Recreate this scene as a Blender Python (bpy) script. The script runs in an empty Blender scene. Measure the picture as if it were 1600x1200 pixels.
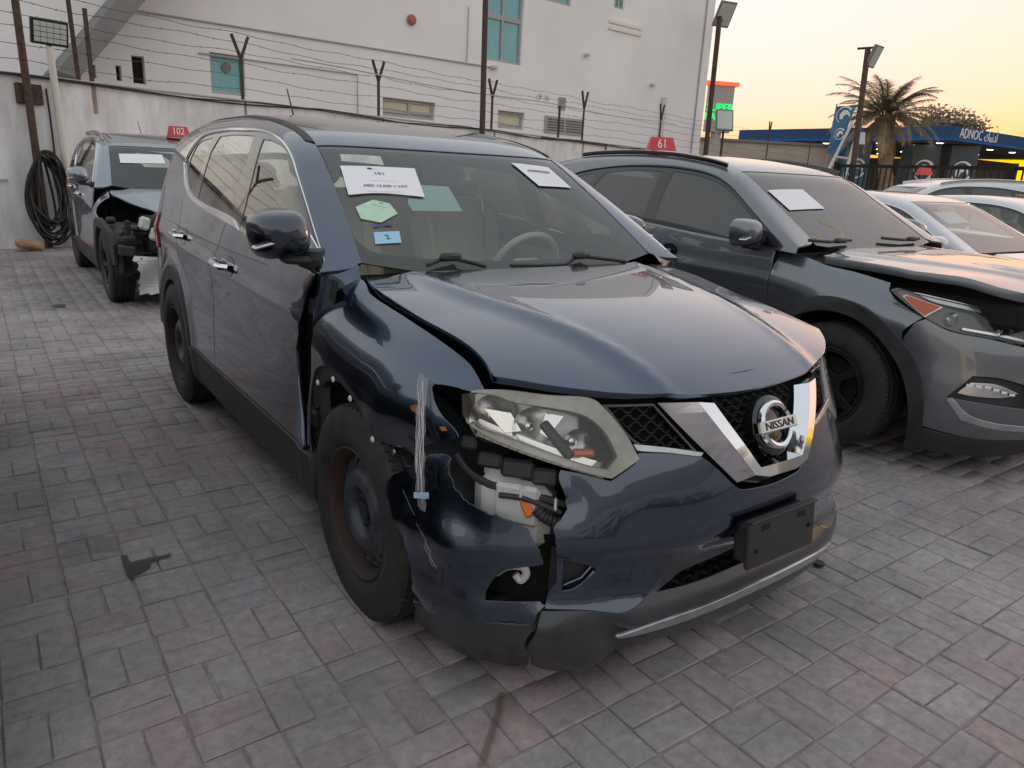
import bpy, bmesh, math, random
import numpy as np
from mathutils import Vector, Matrix
from mathutils.geometry import delaunay_2d_cdt
scene=bpy.context.scene
COL=scene.collection
R_=math.radians
# ---------------------------------------------------------------- camera
cd=bpy.data.cameras.new('camera'); cam=bpy.data.objects.new('camera',cd); COL.objects.link(cam)
cd.sensor_width=36; cd.lens=1139.9/1600*36; cd.clip_start=.05; cd.clip_end=2000
Rw=np.array([[0.814062, -0.578876, 0.046967], [-0.12524, -0.253938, -0.959078], [0.567114, 0.774866, -0.27922]])
Rb=np.diag([1,-1,-1.])@Rw
M=Matrix([list(r) for r in Rb.T]).to_4x4(); M.translation=Vector([-2.0825, -1.0178, 1.4485])
cam.matrix_world=M
scene.camera=cam
# ---------------------------------------------------------------- sky, sun, exposure
SUN_AZ=R_(80)      # compass direction of the set sun, clockwise from +Y
SUN_EL=R_(1.0)
w=bpy.data.worlds.new('World'); scene.world=w; w.use_nodes=True
nt=w.node_tree; nt.nodes.clear()
sky=nt.nodes.new('ShaderNodeTexSky'); sky.sky_type='NISHITA'; sky.sun_disc=False
sky.sun_elevation=SUN_EL; sky.sun_rotation=SUN_AZ; sky.air_density=1.0; sky.dust_density=1.0; sky.ozone_density=.8
# thin high haze evens the dusk sky out: compress its range
hsv=nt.nodes.new('ShaderNodeGamma'); hsv.inputs['Gamma'].default_value=.18
sat=nt.nodes.new('ShaderNodeHueSaturation'); sat.inputs['Saturation'].default_value=1.9; sat.inputs['Hue'].default_value=.468
tint=nt.nodes.new('ShaderNodeMix'); tint.data_type='RGBA'; tint.blend_type='MULTIPLY'; tint.inputs[0].default_value=1; tint.inputs[7].default_value=(1.02,.965,.99,1)
bg=nt.nodes.new('ShaderNodeBackground'); bg.inputs['Strength'].default_value=.15
out=nt.nodes.new('ShaderNodeOutputWorld')
nt.links.new(sky.outputs[0],hsv.inputs['Color']); nt.links.new(hsv.outputs[0],sat.inputs['Color']); nt.links.new(sat.outputs[0],tint.inputs[6]); nt.links.new(tint.outputs[2],bg.inputs['Color']); nt.links.new(bg.outputs[0],out.inputs[0])
sd=bpy.data.lights.new('sun','SUN'); sd.energy=.12; sd.angle=R_(12); sd.color=(1,.82,.62)
so=bpy.data.objects.new('sun',sd); COL.objects.link(so)
so.rotation_euler=Vector((math.sin(SUN_AZ)*math.cos(SUN_EL),math.cos(SUN_AZ)*math.cos(SUN_EL),math.sin(SUN_EL))).to_track_quat('Z','Y').to_euler()
vs=scene.view_settings; vs.view_transform='Standard'; vs.look='None'; vs.exposure=2.68; vs.gamma=1
scene.render.engine='CYCLES'
scene.cycles.max_bounces=10; scene.cycles.transparent_max_bounces=16; scene.cycles.caustics_reflective=False; scene.cycles.caustics_refractive=False
# ---------------------------------------------------------------- materials
MAT={}
def mat(name,col,rough=.5,metal=0,coat=0,coatr=.03,var=0,vscale=8,bump=0,bscale=60,spec=.5,trans=0,alpha=1,emit=None,estr=0,col2=None,rvar=0,sub=0):
    if name in MAT: return MAT[name]
    m=bpy.data.materials.new(name); m.use_nodes=True; n=m.node_tree.nodes; l=m.node_tree.links
    b=n['Principled BSDF']; b.inputs['Base Color'].default_value=(*col,1)
    b.inputs['Roughness'].default_value=rough; b.inputs['Metallic'].default_value=metal
    b.inputs['Coat Weight'].default_value=coat; b.inputs['Coat Roughness'].default_value=coatr
    b.inputs['Specular IOR Level'].default_value=spec
    b.inputs['Transmission Weight'].default_value=trans; b.inputs['Alpha'].default_value=alpha
    if emit: b.inputs['Emission Color'].default_value=(*emit,1); b.inputs['Emission Strength'].default_value=estr
    tc=None
    if var or bump or col2 or rvar:
        tc=n.new('ShaderNodeTexCoord')
    if var or col2 or rvar:
        nz=n.new('ShaderNodeTexNoise'); nz.inputs['Scale'].default_value=vscale; nz.inputs['Detail'].default_value=8; nz.inputs['Roughness'].default_value=.62
        l.new(tc.outputs['Object'],nz.inputs['Vector'])
        cr=n.new('ShaderNodeValToRGB'); cr.color_ramp.elements[0].position=.32; cr.color_ramp.elements[1].position=.68
        a=[max(0,c*(1-var)) for c in col]; c2=col2 if col2 else [min(1,c*(1+var)) for c in col]
        cr.color_ramp.elements[0].color=(*a,1); cr.color_ramp.elements[1].color=(*c2,1)
        l.new(nz.outputs['Fac'],cr.inputs[0]); l.new(cr.outputs[0],b.inputs['Base Color'])
        if rvar:
            mr=n.new('ShaderNodeMapRange'); mr.inputs[1].default_value=.35; mr.inputs[2].default_value=.7; mr.inputs[3].default_value=rough; mr.inputs[4].default_value=min(1,rough+rvar)
            l.new(nz.outputs['Fac'],mr.inputs[0]); l.new(mr.outputs[0],b.inputs['Roughness'])
    if bump:
        nb=n.new('ShaderNodeTexNoise'); nb.inputs['Scale'].default_value=bscale; nb.inputs['Detail'].default_value=5
        l.new(tc.outputs['Object'],nb.inputs['Vector'])
        bp=n.new('ShaderNodeBump'); bp.inputs['Strength'].default_value=bump; bp.inputs['Distance'].default_value=.01
        l.new(nb.outputs['Fac'],bp.inputs['Height']); l.new(bp.outputs[0],b.inputs['Normal'])
    MAT[name]=m; return m
def paint(name,col,metal=.55,dust=.10,rough=.32,flake=None):
    """metallic car paint under clear coat, with a film of dust and wipe marks"""
    if name in MAT: return MAT[name]
    m=mat(name,col,rough,metal,1.0,.02); m.node_tree.nodes['Principled BSDF'].inputs['Coat IOR'].default_value=1.65; n=m.node_tree.nodes; l=m.node_tree.links; b=n['Principled BSDF']
    tc=n.new('ShaderNodeTexCoord')
    nz=n.new('ShaderNodeTexNoise'); nz.inputs['Scale'].default_value=2.2; nz.inputs['Detail'].default_value=9; nz.inputs['Roughness'].default_value=.7
    l.new(tc.outputs['Object'],nz.inputs['Vector'])
    sp=n.new('ShaderNodeTexNoise'); sp.inputs['Scale'].default_value=95; sp.inputs['Detail'].default_value=3
    l.new(tc.outputs['Object'],sp.inputs['Vector'])
    mr=n.new('ShaderNodeMapRange'); mr.inputs[1].default_value=.42; mr.inputs[2].default_value=.75; mr.inputs[3].default_value=0; mr.inputs[4].default_value=dust
    l.new(nz.outputs['Fac'],mr.inputs[0])
    ms=n.new('ShaderNodeMapRange'); ms.inputs[1].default_value=.66; ms.inputs[2].default_value=.74; ms.inputs[3].default_value=0; ms.inputs[4].default_value=dust*1.3
    l.new(sp.outputs['Fac'],ms.inputs[0])
    ad=n.new('ShaderNodeMath'); ad.operation='ADD'; ad.use_clamp=True; l.new(mr.outputs[0],ad.inputs[0]); l.new(ms.outputs[0],ad.inputs[1])
    mx=n.new('ShaderNodeMix'); mx.data_type='RGBA'; mx.inputs[6].default_value=(*col,1); mx.inputs[7].default_value=(.30,.27,.24,1)
    l.new(ad.outputs[0],mx.inputs[0]); l.new(mx.outputs[2],b.inputs['Base Color'])
    cr=n.new('ShaderNodeMapRange'); cr.inputs[3].default_value=.012; cr.inputs[4].default_value=.16
    l.new(ad.outputs[0],cr.inputs[0]); l.new(cr.outputs[0],b.inputs['Coat Roughness'])
    me=n.new('ShaderNodeMath'); me.operation='MULTIPLY_ADD'; me.inputs[1].default_value=-metal; me.inputs[2].default_value=metal
    l.new(ad.outputs[0],me.inputs[0]); l.new(me.outputs[0],b.inputs['Metallic'])
    return m
def glass(name,tint,rough=0,haze=0,ior=1.5,hazecol=(.6,.65,.62)):
    if name in MAT: return MAT[name]
    m=bpy.data.materials.new(name); m.use_nodes=True; n=m.node_tree.nodes; l=m.node_tree.links; n.clear()
    o=n.new('ShaderNodeOutputMaterial'); t=n.new('ShaderNodeBsdfTransparent'); t.inputs[0].default_value=(*tint,1)
    g=n.new('ShaderNodeBsdfGlossy'); g.inputs['Roughness'].default_value=rough; g.inputs['Color'].default_value=(1,1,1,1)
    f=n.new('ShaderNodeFresnel'); f.inputs[0].default_value=ior
    mx=n.new('ShaderNodeMixShader'); last=t
    if haze:
        d=n.new('ShaderNodeBsdfDiffuse'); d.inputs[0].default_value=(*hazecol,1)
        tc=n.new('ShaderNodeTexCoord'); nz=n.new('ShaderNodeTexNoise'); nz.inputs['Scale'].default_value=42; nz.inputs['Detail'].default_value=6
        l.new(tc.outputs['Object'],nz.inputs['Vector'])
        mr=n.new('ShaderNodeMapRange'); mr.inputs[1].default_value=.3; mr.inputs[2].default_value=.7; mr.inputs[3].default_value=haze*.8; mr.inputs[4].default_value=haze*1.2
        l.new(nz.outputs['Fac'],mr.inputs[0])
        m2=n.new('ShaderNodeMixShader'); l.new(mr.outputs[0],m2.inputs[0]); l.new(t.outputs[0],m2.inputs[1]); l.new(d.outputs[0],m2.inputs[2]); last=m2
    l.new(f.outputs[0],mx.inputs[0]); l.new(last.outputs[0],mx.inputs[1]); l.new(g.outputs[0],mx.inputs[2]); l.new(mx.outputs[0],o.inputs[0])
    MAT[name]=m; return m
# ---------------------------------------------------------------- object helpers
def tag(o,label=None,cat=None,group=None,kind=None):
    if label: o['label']=label
    if cat: o['category']=cat
    if group: o['group']=group
    if kind: o['kind']=kind
    return o
def empty(name,loc=(0,0,0),rz=0,label=None,cat=None,group=None):
    o=bpy.data.objects.new(name,None); COL.objects.link(o); o.location=loc; o.rotation_euler=(0,0,rz); o.empty_display_size=.2
    return tag(o,label,cat,group)
def link(name,me,m=None,parent=None):
    o=bpy.data.objects.new(name,me); COL.objects.link(o)
    if m: me.materials.clear(); me.materials.append(m)
    if parent: o.parent=parent
    return o
def pyd(name,V,F,m,parent=None,smooth=False):
    me=bpy.data.meshes.new(name); me.from_pydata([tuple(v) for v in V],[],F); me.update()
    if smooth: me.polygons.foreach_set('use_smooth',[True]*len(me.polygons))
    return link(name,me,m,parent)
class MB:
    """collects boxes, tubes and lathes into one mesh"""
    def __init__(s): s.V=[]; s.F=[]; s.S=[]
    def add(s,V,F,sm=False):
        o=len(s.V); s.V+= [tuple(v) for v in V]; s.F+=[tuple(i+o for i in f) for f in F]; s.S+=[sm]*len(F); return s
    def box(s,c,d,rot=None,bev=0):
        c=Vector(c); h=[q/2 for q in d]
        if bev>0:
            b=min(bev,*[q*.98 for q in h]); V=[];F=[]
            # rounded box: three nested face rectangles joined by chamfers
            pts={}
            for ax in range(3):
                for sg in (-1,1):
                    o1,o2=(ax+1)%3,(ax+2)%3; q=[]
                    for (p,r) in ((-1,-1),(1,-1),(1,1),(-1,1)):
                        v=[0,0,0]; v[ax]=sg*h[ax]; v[o1]=p*(h[o1]-b); v[o2]=r*(h[o2]-b); pts[(ax,sg,p,r)]=len(V); q.append(len(V)); V.append(v)
                    F.append(q if sg>0 else q[::-1])
            def vid(ax,sg): # corner lookup by signs
                o1,o2=(ax+1)%3,(ax+2)%3
                return pts[(ax,sg[ax],sg[o1],sg[o2])]
            for a in range(3):
                b2=(a+1)%3; c2=(a+2)%3
                for sa in (-1,1):
                    for sb in (-1,1):
                        s1=[0,0,0]; s1[a]=sa; s1[b2]=sb; s1[c2]=-1; s2=list(s1); s2[c2]=1
                        q=[vid(a,s1),vid(a,s2),vid(b2,s2),vid(b2,s1)]
                        F.append(q if sa*sb<0 else q[::-1])
            for x in (-1,1):
                for y in (-1,1):
                    for z in (-1,1):
                        t=[vid(0,[x,y,z]),vid(1,[x,y,z]),vid(2,[x,y,z])]; F.append(t if x*y*z>0 else t[::-1])
        else:
            V=[(x*h[0],y*h[1],z*h[2]) for x in(-1,1) for y in(-1,1) for z in(-1,1)]
            F=[(0,1,3,2),(4,6,7,5),(0,4,5,1),(2,3,7,6),(0,2,6,4),(1,5,7,3)]
        if rot is not None: V=[rot@Vector(v) for v in V]
        return s.add([c+Vector(v) for v in V],F)
    def tube(s,pts,r,n=8,cap=True):
        pts=[Vector(p) for p in pts]; rs=r if isinstance(r,(list,tuple)) else [r]*len(pts); V=[];F=[]
        up=None
        for i,p in enumerate(pts):
            d=(pts[min(i+1,len(pts)-1)]-pts[max(i-1,0)]).normalized()
            if up is None: up=d.orthogonal().normalized()
            up=(up-d*up.dot(d)); up=up.normalized() if up.length>1e-6 else d.orthogonal().normalized()
            sd_=d.cross(up)
            for k in range(n):
                a=2*math.pi*k/n; V.append(p+(up*math.cos(a)+sd_*math.sin(a))*rs[i])
        for i in range(len(pts)-1):
            for k in range(n): F.append((i*n+k,i*n+(k+1)%n,(i+1)*n+(k+1)%n,(i+1)*n+k))
        if cap: F.append(tuple(range(n))[::-1]); F.append(tuple((len(pts)-1)*n+k for k in range(n)))
        return s.add(V,F,n>5)
    def lathe(s,prof,c=(0,0,0),axis='X',n=32,rot=None,sm=True,closed=False):
        c=Vector(c); V=[];F=[]
        for (a,r) in prof:
            for k in range(n):
                t=2*math.pi*k/n; u,v=r*math.cos(t),r*math.sin(t)
                q={'X':(a,u,v),'Y':(u,a,v),'Z':(u,v,a)}[axis]; q=Vector(q)
                if rot is not None: q=rot@q
                V.append(c+q)
        m=len(prof)
        for i in range(m-1 if not closed else m):
            j=(i+1)%m
            for k in range(n): F.append((i*n+k,i*n+(k+1)%n,j*n+(k+1)%n,j*n+k))
        return s.add(V,F,sm)
    def build(s,name,m,parent=None,recalc=True):
        me=bpy.data.meshes.new(name); me.from_pydata(s.V,[],s.F); me.update()
        me.polygons.foreach_set('use_smooth',s.S)
        if recalc:
            bm=bmesh.new(); bm.from_mesh(me); bmesh.ops.recalc_face_normals(bm,faces=bm.faces); bm.to_mesh(me); bm.free()
        if any(s.S):
            try: me.set_sharp_from_angle(angle=R_(42))
            except Exception: pass
        return link(name,me,m,parent)
def boxo(name,c,d,m,parent=None,bev=0,rot=None): return MB().box(c,d,rot,bev).build(name,m,parent)
def tubeo(name,pts,r,m,parent=None,n=8): return MB().tube(pts,r,n).build(name,m,parent)
def smoothpath(pts,n=6):
    P=[Vector(p) for p in pts]; o=[]
    for i in range(len(P)-1):
        a=P[max(i-1,0)];b=P[i];c=P[i+1];d=P[min(i+2,len(P)-1)]
        for k in range(n):
            t=k/n; o.append(.5*((2*b)+(c-a)*t+(2*a-5*b+4*c-d)*t*t+(3*b-a-3*c+d)*t**3))
    return o+[P[-1]]
# ---------------------------------------------------------------- trimmed surface panels
def resample(poly,step,corner=38):
    P=np.array(poly,float); n=len(P)
    d=[P[(i+1)%n]-P[i] for i in range(n)]
    def ang(i):
        a,b=d[i-1],d[i]; la,lb=np.hypot(*a),np.hypot(*b)
        if la<1e-9 or lb<1e-9: return 0
        return math.degrees(math.acos(max(-1,min(1,(a@b)/la/lb))))
    isc=[ang(i)>corner for i in range(n)]
    o=[]
    for i in range(n):
        j=(i+1)%n; b,c=P[i],P[j]
        a=P[i-1] if not isc[i] else b-(c-b); e=P[(j+1)%n] if not isc[j] else c+(c-b)
        k=max(1,int(round(np.hypot(*(c-b))/step)))
        for q in range(k):
            t=q/k; o.append(.5*((2*b)+(c-a)*t+(2*a-5*b+4*c-e)*t*t+(3*b-a-3*c+e)*t**3))
    return np.array(o)
def inpoly(Q,poly):
    x,y=Q[:,0],Q[:,1]; r=np.zeros(len(Q),bool); n=len(poly)
    for i in range(n):
        x1,y1=poly[i]; x2,y2=poly[(i+1)%n]
        if y1==y2: continue
        c=((y1>y)!=(y2>y))&(x<(x2-x1)*(y-y1)/(y2-y1)+x1); r^=c
    return r
def segdist(Q,poly):
    d=np.full(len(Q),1e9); n=len(poly)
    for i in range(n):
        a=poly[i]; b=poly[(i+1)%n]; ab=b-a; L=ab@ab
        if L<1e-14: continue
        t=np.clip(((Q-a)@ab)/L,0,1); d=np.minimum(d,np.hypot(*(Q-a-t[:,None]*ab).T))
    return d
def outline_mesh(outline,holes,step,sc,corner,bstep=None):
    sc=np.array(sc,float); bs=bstep or step*.6
    L=[resample(np.array(outline,float)*sc,bs,corner)]+[resample(np.array(h,float)*sc,bs,corner) for h in holes]
    o=L[0]; lo=o.min(0); hi=o.max(0)
    gx=np.arange(lo[0]+step*.5,hi[0],step); gy=np.arange(lo[1]+step*.5,hi[1],step)
    if len(gx) and len(gy):
        G=np.array([(x+(k%2)*step*.5,y) for k,y in enumerate(gy) for x in gx])
        G=G[inpoly(G,o)]
        for h in L[1:]:
            if len(G): G=G[~inpoly(G,h)]
        for q in L:
            if len(G): G=G[segdist(G,q)>step*.45]
    else: G=np.zeros((0,2))
    V=[];E=[]
    for q in L:
        b=len(V); V+=[Vector((float(a),float(c))) for a,c in q]; E+=[(b+i,b+(i+1)%len(q)) for i in range(len(q))]
    V+=[Vector((float(a),float(c))) for a,c in G]
    r=delaunay_2d_cdt(V,E,[],0,1e-7); P=np.array([(v.x,v.y) for v in r[0]]); F=np.array(r[2])
    c=P[F].mean(1); k=inpoly(c,o)
    for h in L[1:]: k&=~inpoly(c,h)
    ar=(P[F[:,1]]-P[F[:,0]]); br=(P[F[:,2]]-P[F[:,0]]); k&=np.abs(ar[:,0]*br[:,1]-ar[:,1]*br[:,0])>1e-10
    return P/sc,F[k]
def panel(name,fn,outline,m,parent,holes=(),step=.035,sc=(1,1),off=0,thick=.014,corner=38,disp=None,ref=None,flip=False,bstep=None,both=False):
    P,F=outline_mesh(outline,holes,step,sc,corner,bstep)
    a,b=P[:,0],P[:,1]; e=1e-4
    X=fn(a,b); du=(fn(a+e/sc[0],b)-fn(a-e/sc[0],b)); dv=(fn(a,b+e/sc[1])-fn(a,b-e/sc[1]))
    N=np.cross(du,dv); ln=np.linalg.norm(N,axis=1,keepdims=True); N=N/np.maximum(ln,1e-12)
    rp=np.stack([0*X[:,0],np.clip(X[:,1],-.15,3.1),0*X[:,0]+.55],-1) if ref is None else np.array(ref)[None]
    sg=np.where(((X-rp)*N).sum(1,keepdims=True)<0,-1,1); N=N*sg
    if flip: N=-N
    X=X+N*off
    if disp is not None:
        X=disp(X,N)
    fn_=np.cross(X[F[:,1]]-X[F[:,0]],X[F[:,2]]-X[F[:,0]])
    if disp is not None:
        N2=np.zeros_like(N); s=np.where((fn_*N[F].mean(1)).sum(1,keepdims=True)<0,-1,1)
        for k in range(3): np.add.at(N2,F[:,k],fn_*s)
        l2=np.linalg.norm(N2,axis=1,keepdims=True); N=np.where(l2>1e-12,N2/np.maximum(l2,1e-12),N)
    bad=(fn_*N[F].mean(1)).sum(1)<0; F[bad]=F[bad][:,::-1]
    V=list(map(tuple,X)); NN=list(map(tuple,N)); FF=[tuple(map(int,f)) for f in F]
    if thick:
        cnt={}
        for f in FF:
            for i in range(3):
                k=(f[i],f[(i+1)%3]); r=(k[1],k[0])
                if r in cnt: del cnt[r]
                else: cnt[k]=1
        outn={}
        for (i,j) in cnt:
            d=X[j]-X[i]; q=np.cross(d,N[i]+N[j]); L=np.linalg.norm(q)
            if L>1e-12:
                q=q/L
                for t in (i,j): outn[t]=outn.get(t,0)+q
        idx={}
        for t,q in outn.items():
            q=q/max(np.linalg.norm(q),1e-9); b0=min(.0018,thick*.3)
            idx[t]=len(V)
            V.append(tuple(X[t]));                          NN.append(tuple((N[t]+q*.35)/np.linalg.norm(N[t]+q*.35)))
            V.append(tuple(X[t]+q*b0-N[t]*b0));             NN.append(tuple((N[t]*.3+q)/np.linalg.norm(N[t]*.3+q)))
            V.append(tuple(X[t]+q*b0-N[t]*thick));          NN.append(tuple(q))
        for (i,j) in cnt:
            if i in idx and j in idx:
                p,q=idx[i],idx[j]
                FF.append((p,p+1,q+1,q)); FF.append((p+1,p+2,q+2,q+1))
    me=bpy.data.meshes.new(name); me.from_pydata(V,[],FF); me.update()
    me.polygons.foreach_set('use_smooth',[True]*len(me.polygons))
    me.normals_split_custom_set_from_vertices(NN)
    return link(name,me,m,parent)
def raised(name,fn,outer,inner,o0,o1,m,parent,ref=None,sub=8):
    """raised bar on a surface: flat face inside `inner`, bevel walls down to `outer` (same point count, closed)"""
    n=len(outer); V=[];F=[]
    def dens(L):
        L=[np.array(p,float) for p in L]; return np.array([L[i]+(L[(i+1)%n]-L[i])*k/sub for i in range(n) for k in range(sub)])
    A,B=dens(outer),dens(inner)
    def mp(Q,off):
        a,b=Q[:,0],Q[:,1]; e=1e-4; X=fn(a,b); N=np.cross(fn(a+e,b)-fn(a-e,b),fn(a,b+e)-fn(a,b-e)); N/=np.linalg.norm(N,axis=1,keepdims=True)
        rp=np.stack([0*a,np.clip(X[:,1],-.15,3.1),0*a+.55],-1); N*=np.where(((X-rp)*N).sum(1,keepdims=True)<0,-1,1); return X+N*off
    XA,XB=mp(A,o0),mp(B,o1); k=len(A); V=list(map(tuple,XA))+list(map(tuple,XB))
    for i in range(k): F.append((i,(i+1)%k,k+(i+1)%k,k+i))
    # top face
    vv=[Vector((float(p[0]),float(p[1]))) for p in B]; r=delaunay_2d_cdt(vv,[(i,(i+1)%k) for i in range(k)],[],0,1e-7)
    if len(r[0])==k:
        Q=np.array([(v.x,v.y) for v in r[0]])
        for f in r[2]:
            if inpoly(Q[list(f)].mean(0)[None],B)[0]: F.append(tuple(k+i for i in f))
    else: F.append(tuple(range(k,2*k)))
    mb=MB(); mb.add(V,F); return mb.build(name,m,parent)
def pchip(xs, ys):
    xs=np.array(xs,float); ys=np.array(ys,float); h=np.diff(xs); d=np.diff(ys)/h
    m=np.zeros_like(ys); m[0]=d[0]; m[-1]=d[-1]
    for i in range(1,len(xs)-1):
        if d[i-1]*d[i]>0:
            w1=2*h[i]+h[i-1]; w2=h[i]+2*h[i-1]; m[i]=(w1+w2)/(w1/d[i-1]+w2/d[i])
    def f(x):
        x=np.asarray(x,float); xc=np.clip(x,xs[0],xs[-1])
        i=np.clip(np.searchsorted(xs,xc)-1,0,len(h)-1); t=(xc-xs[i])/h[i]
        r=(2*t**3-3*t**2+1)*ys[i]+(t**3-2*t**2+t)*h[i]*m[i]+(-2*t**3+3*t**2)*ys[i+1]+(t**3-t**2)*h[i]*m[i+1]
        return r+np.where(x<xs[0],(x-xs[0])*m[0],0)+np.where(x>xs[-1],(x-xs[-1])*m[-1],0)
    return f
def sstep(a,b,x):
    t=np.clip((x-a)/(b-a),0,1); return t*t*(3-2*t)
class Shape:
    """smooth body surfaces of a car: front axle at y=0, nose towards -y, x<0 is its right side"""
    def __init__(s, P):
        s.wb=P['wb']; s.tr=P.get('tr',.36)
        s.base=pchip(*P['base']); s.yn=pchip(*P['nose']); s.nn=pchip(*P['nexp'])
        s.zc=pchip(*P['hood']); s.drop=pchip(*P['hdrop']); s.hw0=P.get('hoodw',.74)
        s.fz=pchip(*P['fendz']); s.xi=P.get('xi',.58); s.fb=P.get('fb',.30)
        s.zb=pchip(*P['belt']); s.zt=pchip(*P['top']); s.lean=P.get('lean',.36)
        s.taper=P.get('taper',.05); s.ytail=P['tail']; s.creaz=P.get('crease',.93); s.hoodlift=P.get('hoodlift',0)
        s.flr=P.get('flare',.014); s.rc=pchip(*P['rc']) if 'rc' in P else None
    def hw(s,y,z,flare=True):
        y=np.asarray(y,float); z=np.asarray(z,float)
        w=s.base(z)-s.taper*np.clip((y-1.5)/1.9,0,2)**2
        # door crease, hollow beneath it
        zc=s.creaz+.035*(y-1.0)
        k=sstep(.25,.6,y)
        w=w+k*(.010*np.exp(-((z-zc)/.035)**2)-.014*np.exp(-((z-zc+.17)/.11)**2))
        n=s.nn(z); yn=s.yn(z)
        q=np.clip(-y/(-yn),0,1)
        w=w*np.power(np.clip(1-q**n,1e-6,1),1/n)
        if flare:
            for yc in (0,s.wb):
                r=np.hypot(y-yc,(z-s.tr)*1.02); rc=.50
                w=w+s.flr*np.where(r<rc, 1-.75*np.clip((rc-r)/.13,0,1), np.exp(-((r-rc)/.06)**2))*sstep(.18,.3,z)
        return w
    def door(s,a,b): # a=y b=z
        return np.stack([-s.hw(a,b),a,b],-1)
    def _fx(s,a,z):
        zs=s.fz(a)+.143*s.fb; z1=zs-s.fb
        h1=s.hw(a,z1,False); q=np.clip((z-z1)/s.fb,0,1)
        return np.where(z<=z1,s.hw(a,np.minimum(z,z1),False),s.xi+(h1-s.xi)*np.sqrt(np.maximum(1-q*q,0)))
    def fender(s,a,w): # a=y, w in 0..2: 0..1 up the side, 1..2 over the shoulder
        a=np.asarray(a,float); w=np.asarray(w,float)
        zs=s.fz(a)+.143*s.fb; z1=zs-s.fb
        zz=np.where(w<=1,.2+(z1-.2)*np.clip(w,None,1),z1+s.fb*np.sin(np.clip(w-1,0,1)*math.pi/2))
        xx=s._fx(a,zz)
        if s.rc is not None:
            r=np.hypot(a,zz-s.tr); th=np.degrees(np.arctan2(zz-s.tr,a)); rc=s.rc(th); k=rc/np.maximum(r,1e-3)
            xc=s._fx(a*k,s.tr+(zz-s.tr)*k)-.10*(rc-r)
            xx=np.where((r<rc)&(zz>s.tr-.1),np.maximum(xx,xc),xx)
        else:
            fl=s.hw(a,zz)-s.hw(a,zz,False); xx=xx+fl*np.where(w<=1,1,np.cos(np.clip(w-1,0,1)*math.pi/2))
        return np.stack([-xx,a,zz],-1)
    def rear(s,psi,z): # closing surface of the tail
        psi=np.asarray(psi,float); z=np.asarray(z,float); y0=s.wb+.42
        zb=s.zb(y0); h=np.where(z<zb,s.hw(y0+0*z,np.minimum(z,zb),False),s.hw(y0,zb,False)-s.lean*(z-zb))
        d=(s.ytail-y0)*np.where(z<1.0,1-.12*((z-.7)/.4)**2,1-.07-.9*np.maximum(z-1.0,0))
        n=3.2; sp=np.abs(np.sin(psi))/h; cp=np.abs(np.cos(psi))/d; rho=(sp**n+cp**n)**(-1/n)
        return np.stack([rho*np.sin(psi),y0+rho*np.cos(psi),z+0*psi],-1)
    def ring(s,psi,z):
        psi=np.asarray(psi,float); z=np.asarray(z,float)
        n=s.nn(z); h=s.base(z); yn=-s.yn(z)
        sp=np.abs(np.sin(psi))/h; cp=np.abs(np.cos(psi))/yn
        rho=(sp**n+cp**n)**(-1/n)
        return np.stack([rho*np.sin(psi),-rho*np.cos(psi),z+0*psi],-1)
    def hood(s,x,y):
        x=np.asarray(x,float); y=np.asarray(y,float); ax=np.abs(x)/s.hw0
        z=s.zc(y)-s.drop(y)*ax**2.6
        # two soft ridges running from the cowl corners to the grille
        xr=.33+.22*sstep(-.75,.4,y)
        z=z+.012*(sstep(.09,-.02,np.abs(x)-xr)-1)+.004*np.exp(-((np.abs(x)-xr)/.03)**2)
        return np.stack([x,y,z+s.hoodlift],-1)
    def green(s,v,y): # v signed: -1 right belt .. 0 roof centre .. 1 left belt
        v=np.asarray(v,float); y=np.asarray(y,float)
        t=1-np.abs(v); sg=np.where(v<0,-1.,1.)
        zb=s.zb(y); xb=s.hw(y,zb,False); zt=s.zt(y); H=np.maximum(zt-zb,-.02); ln=s.lean
        C=[(xb,zb),(xb-ln*.33*H,zb+.33*H),(xb-ln*.75*H,zb+.75*H),(xb-ln*.93*H-.035,zb+.955*H),(.40*xb/.86,zt-.002),(.20*xb/.86,zt),(0*xb,zt)]
        # clamped cubic b-spline
        k=3; m=len(C); U=[0]*4+[1/4,2/4,3/4]+[1]*4
        def N(i,p,u):
            if p==0: return ((u>=U[i])&(u<U[i+1]))*1.0
            a=0; 
            if U[i+p]>U[i]: a=a+(u-U[i])/(U[i+p]-U[i])*N(i,p-1,u)
            if U[i+p+1]>U[i+1]: a=a+(U[i+p+1]-u)/(U[i+p+1]-U[i+1])*N(i+1,p-1,u)
            return a
        u=np.clip(t,0,1-1e-9); X=0; Z=0
        for i in range(m):
            b=N(i,3,u); X=X+b*C[i][0]; Z=Z+b*C[i][1]
        return np.stack([sg*X,y+0*v,Z],-1)
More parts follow.
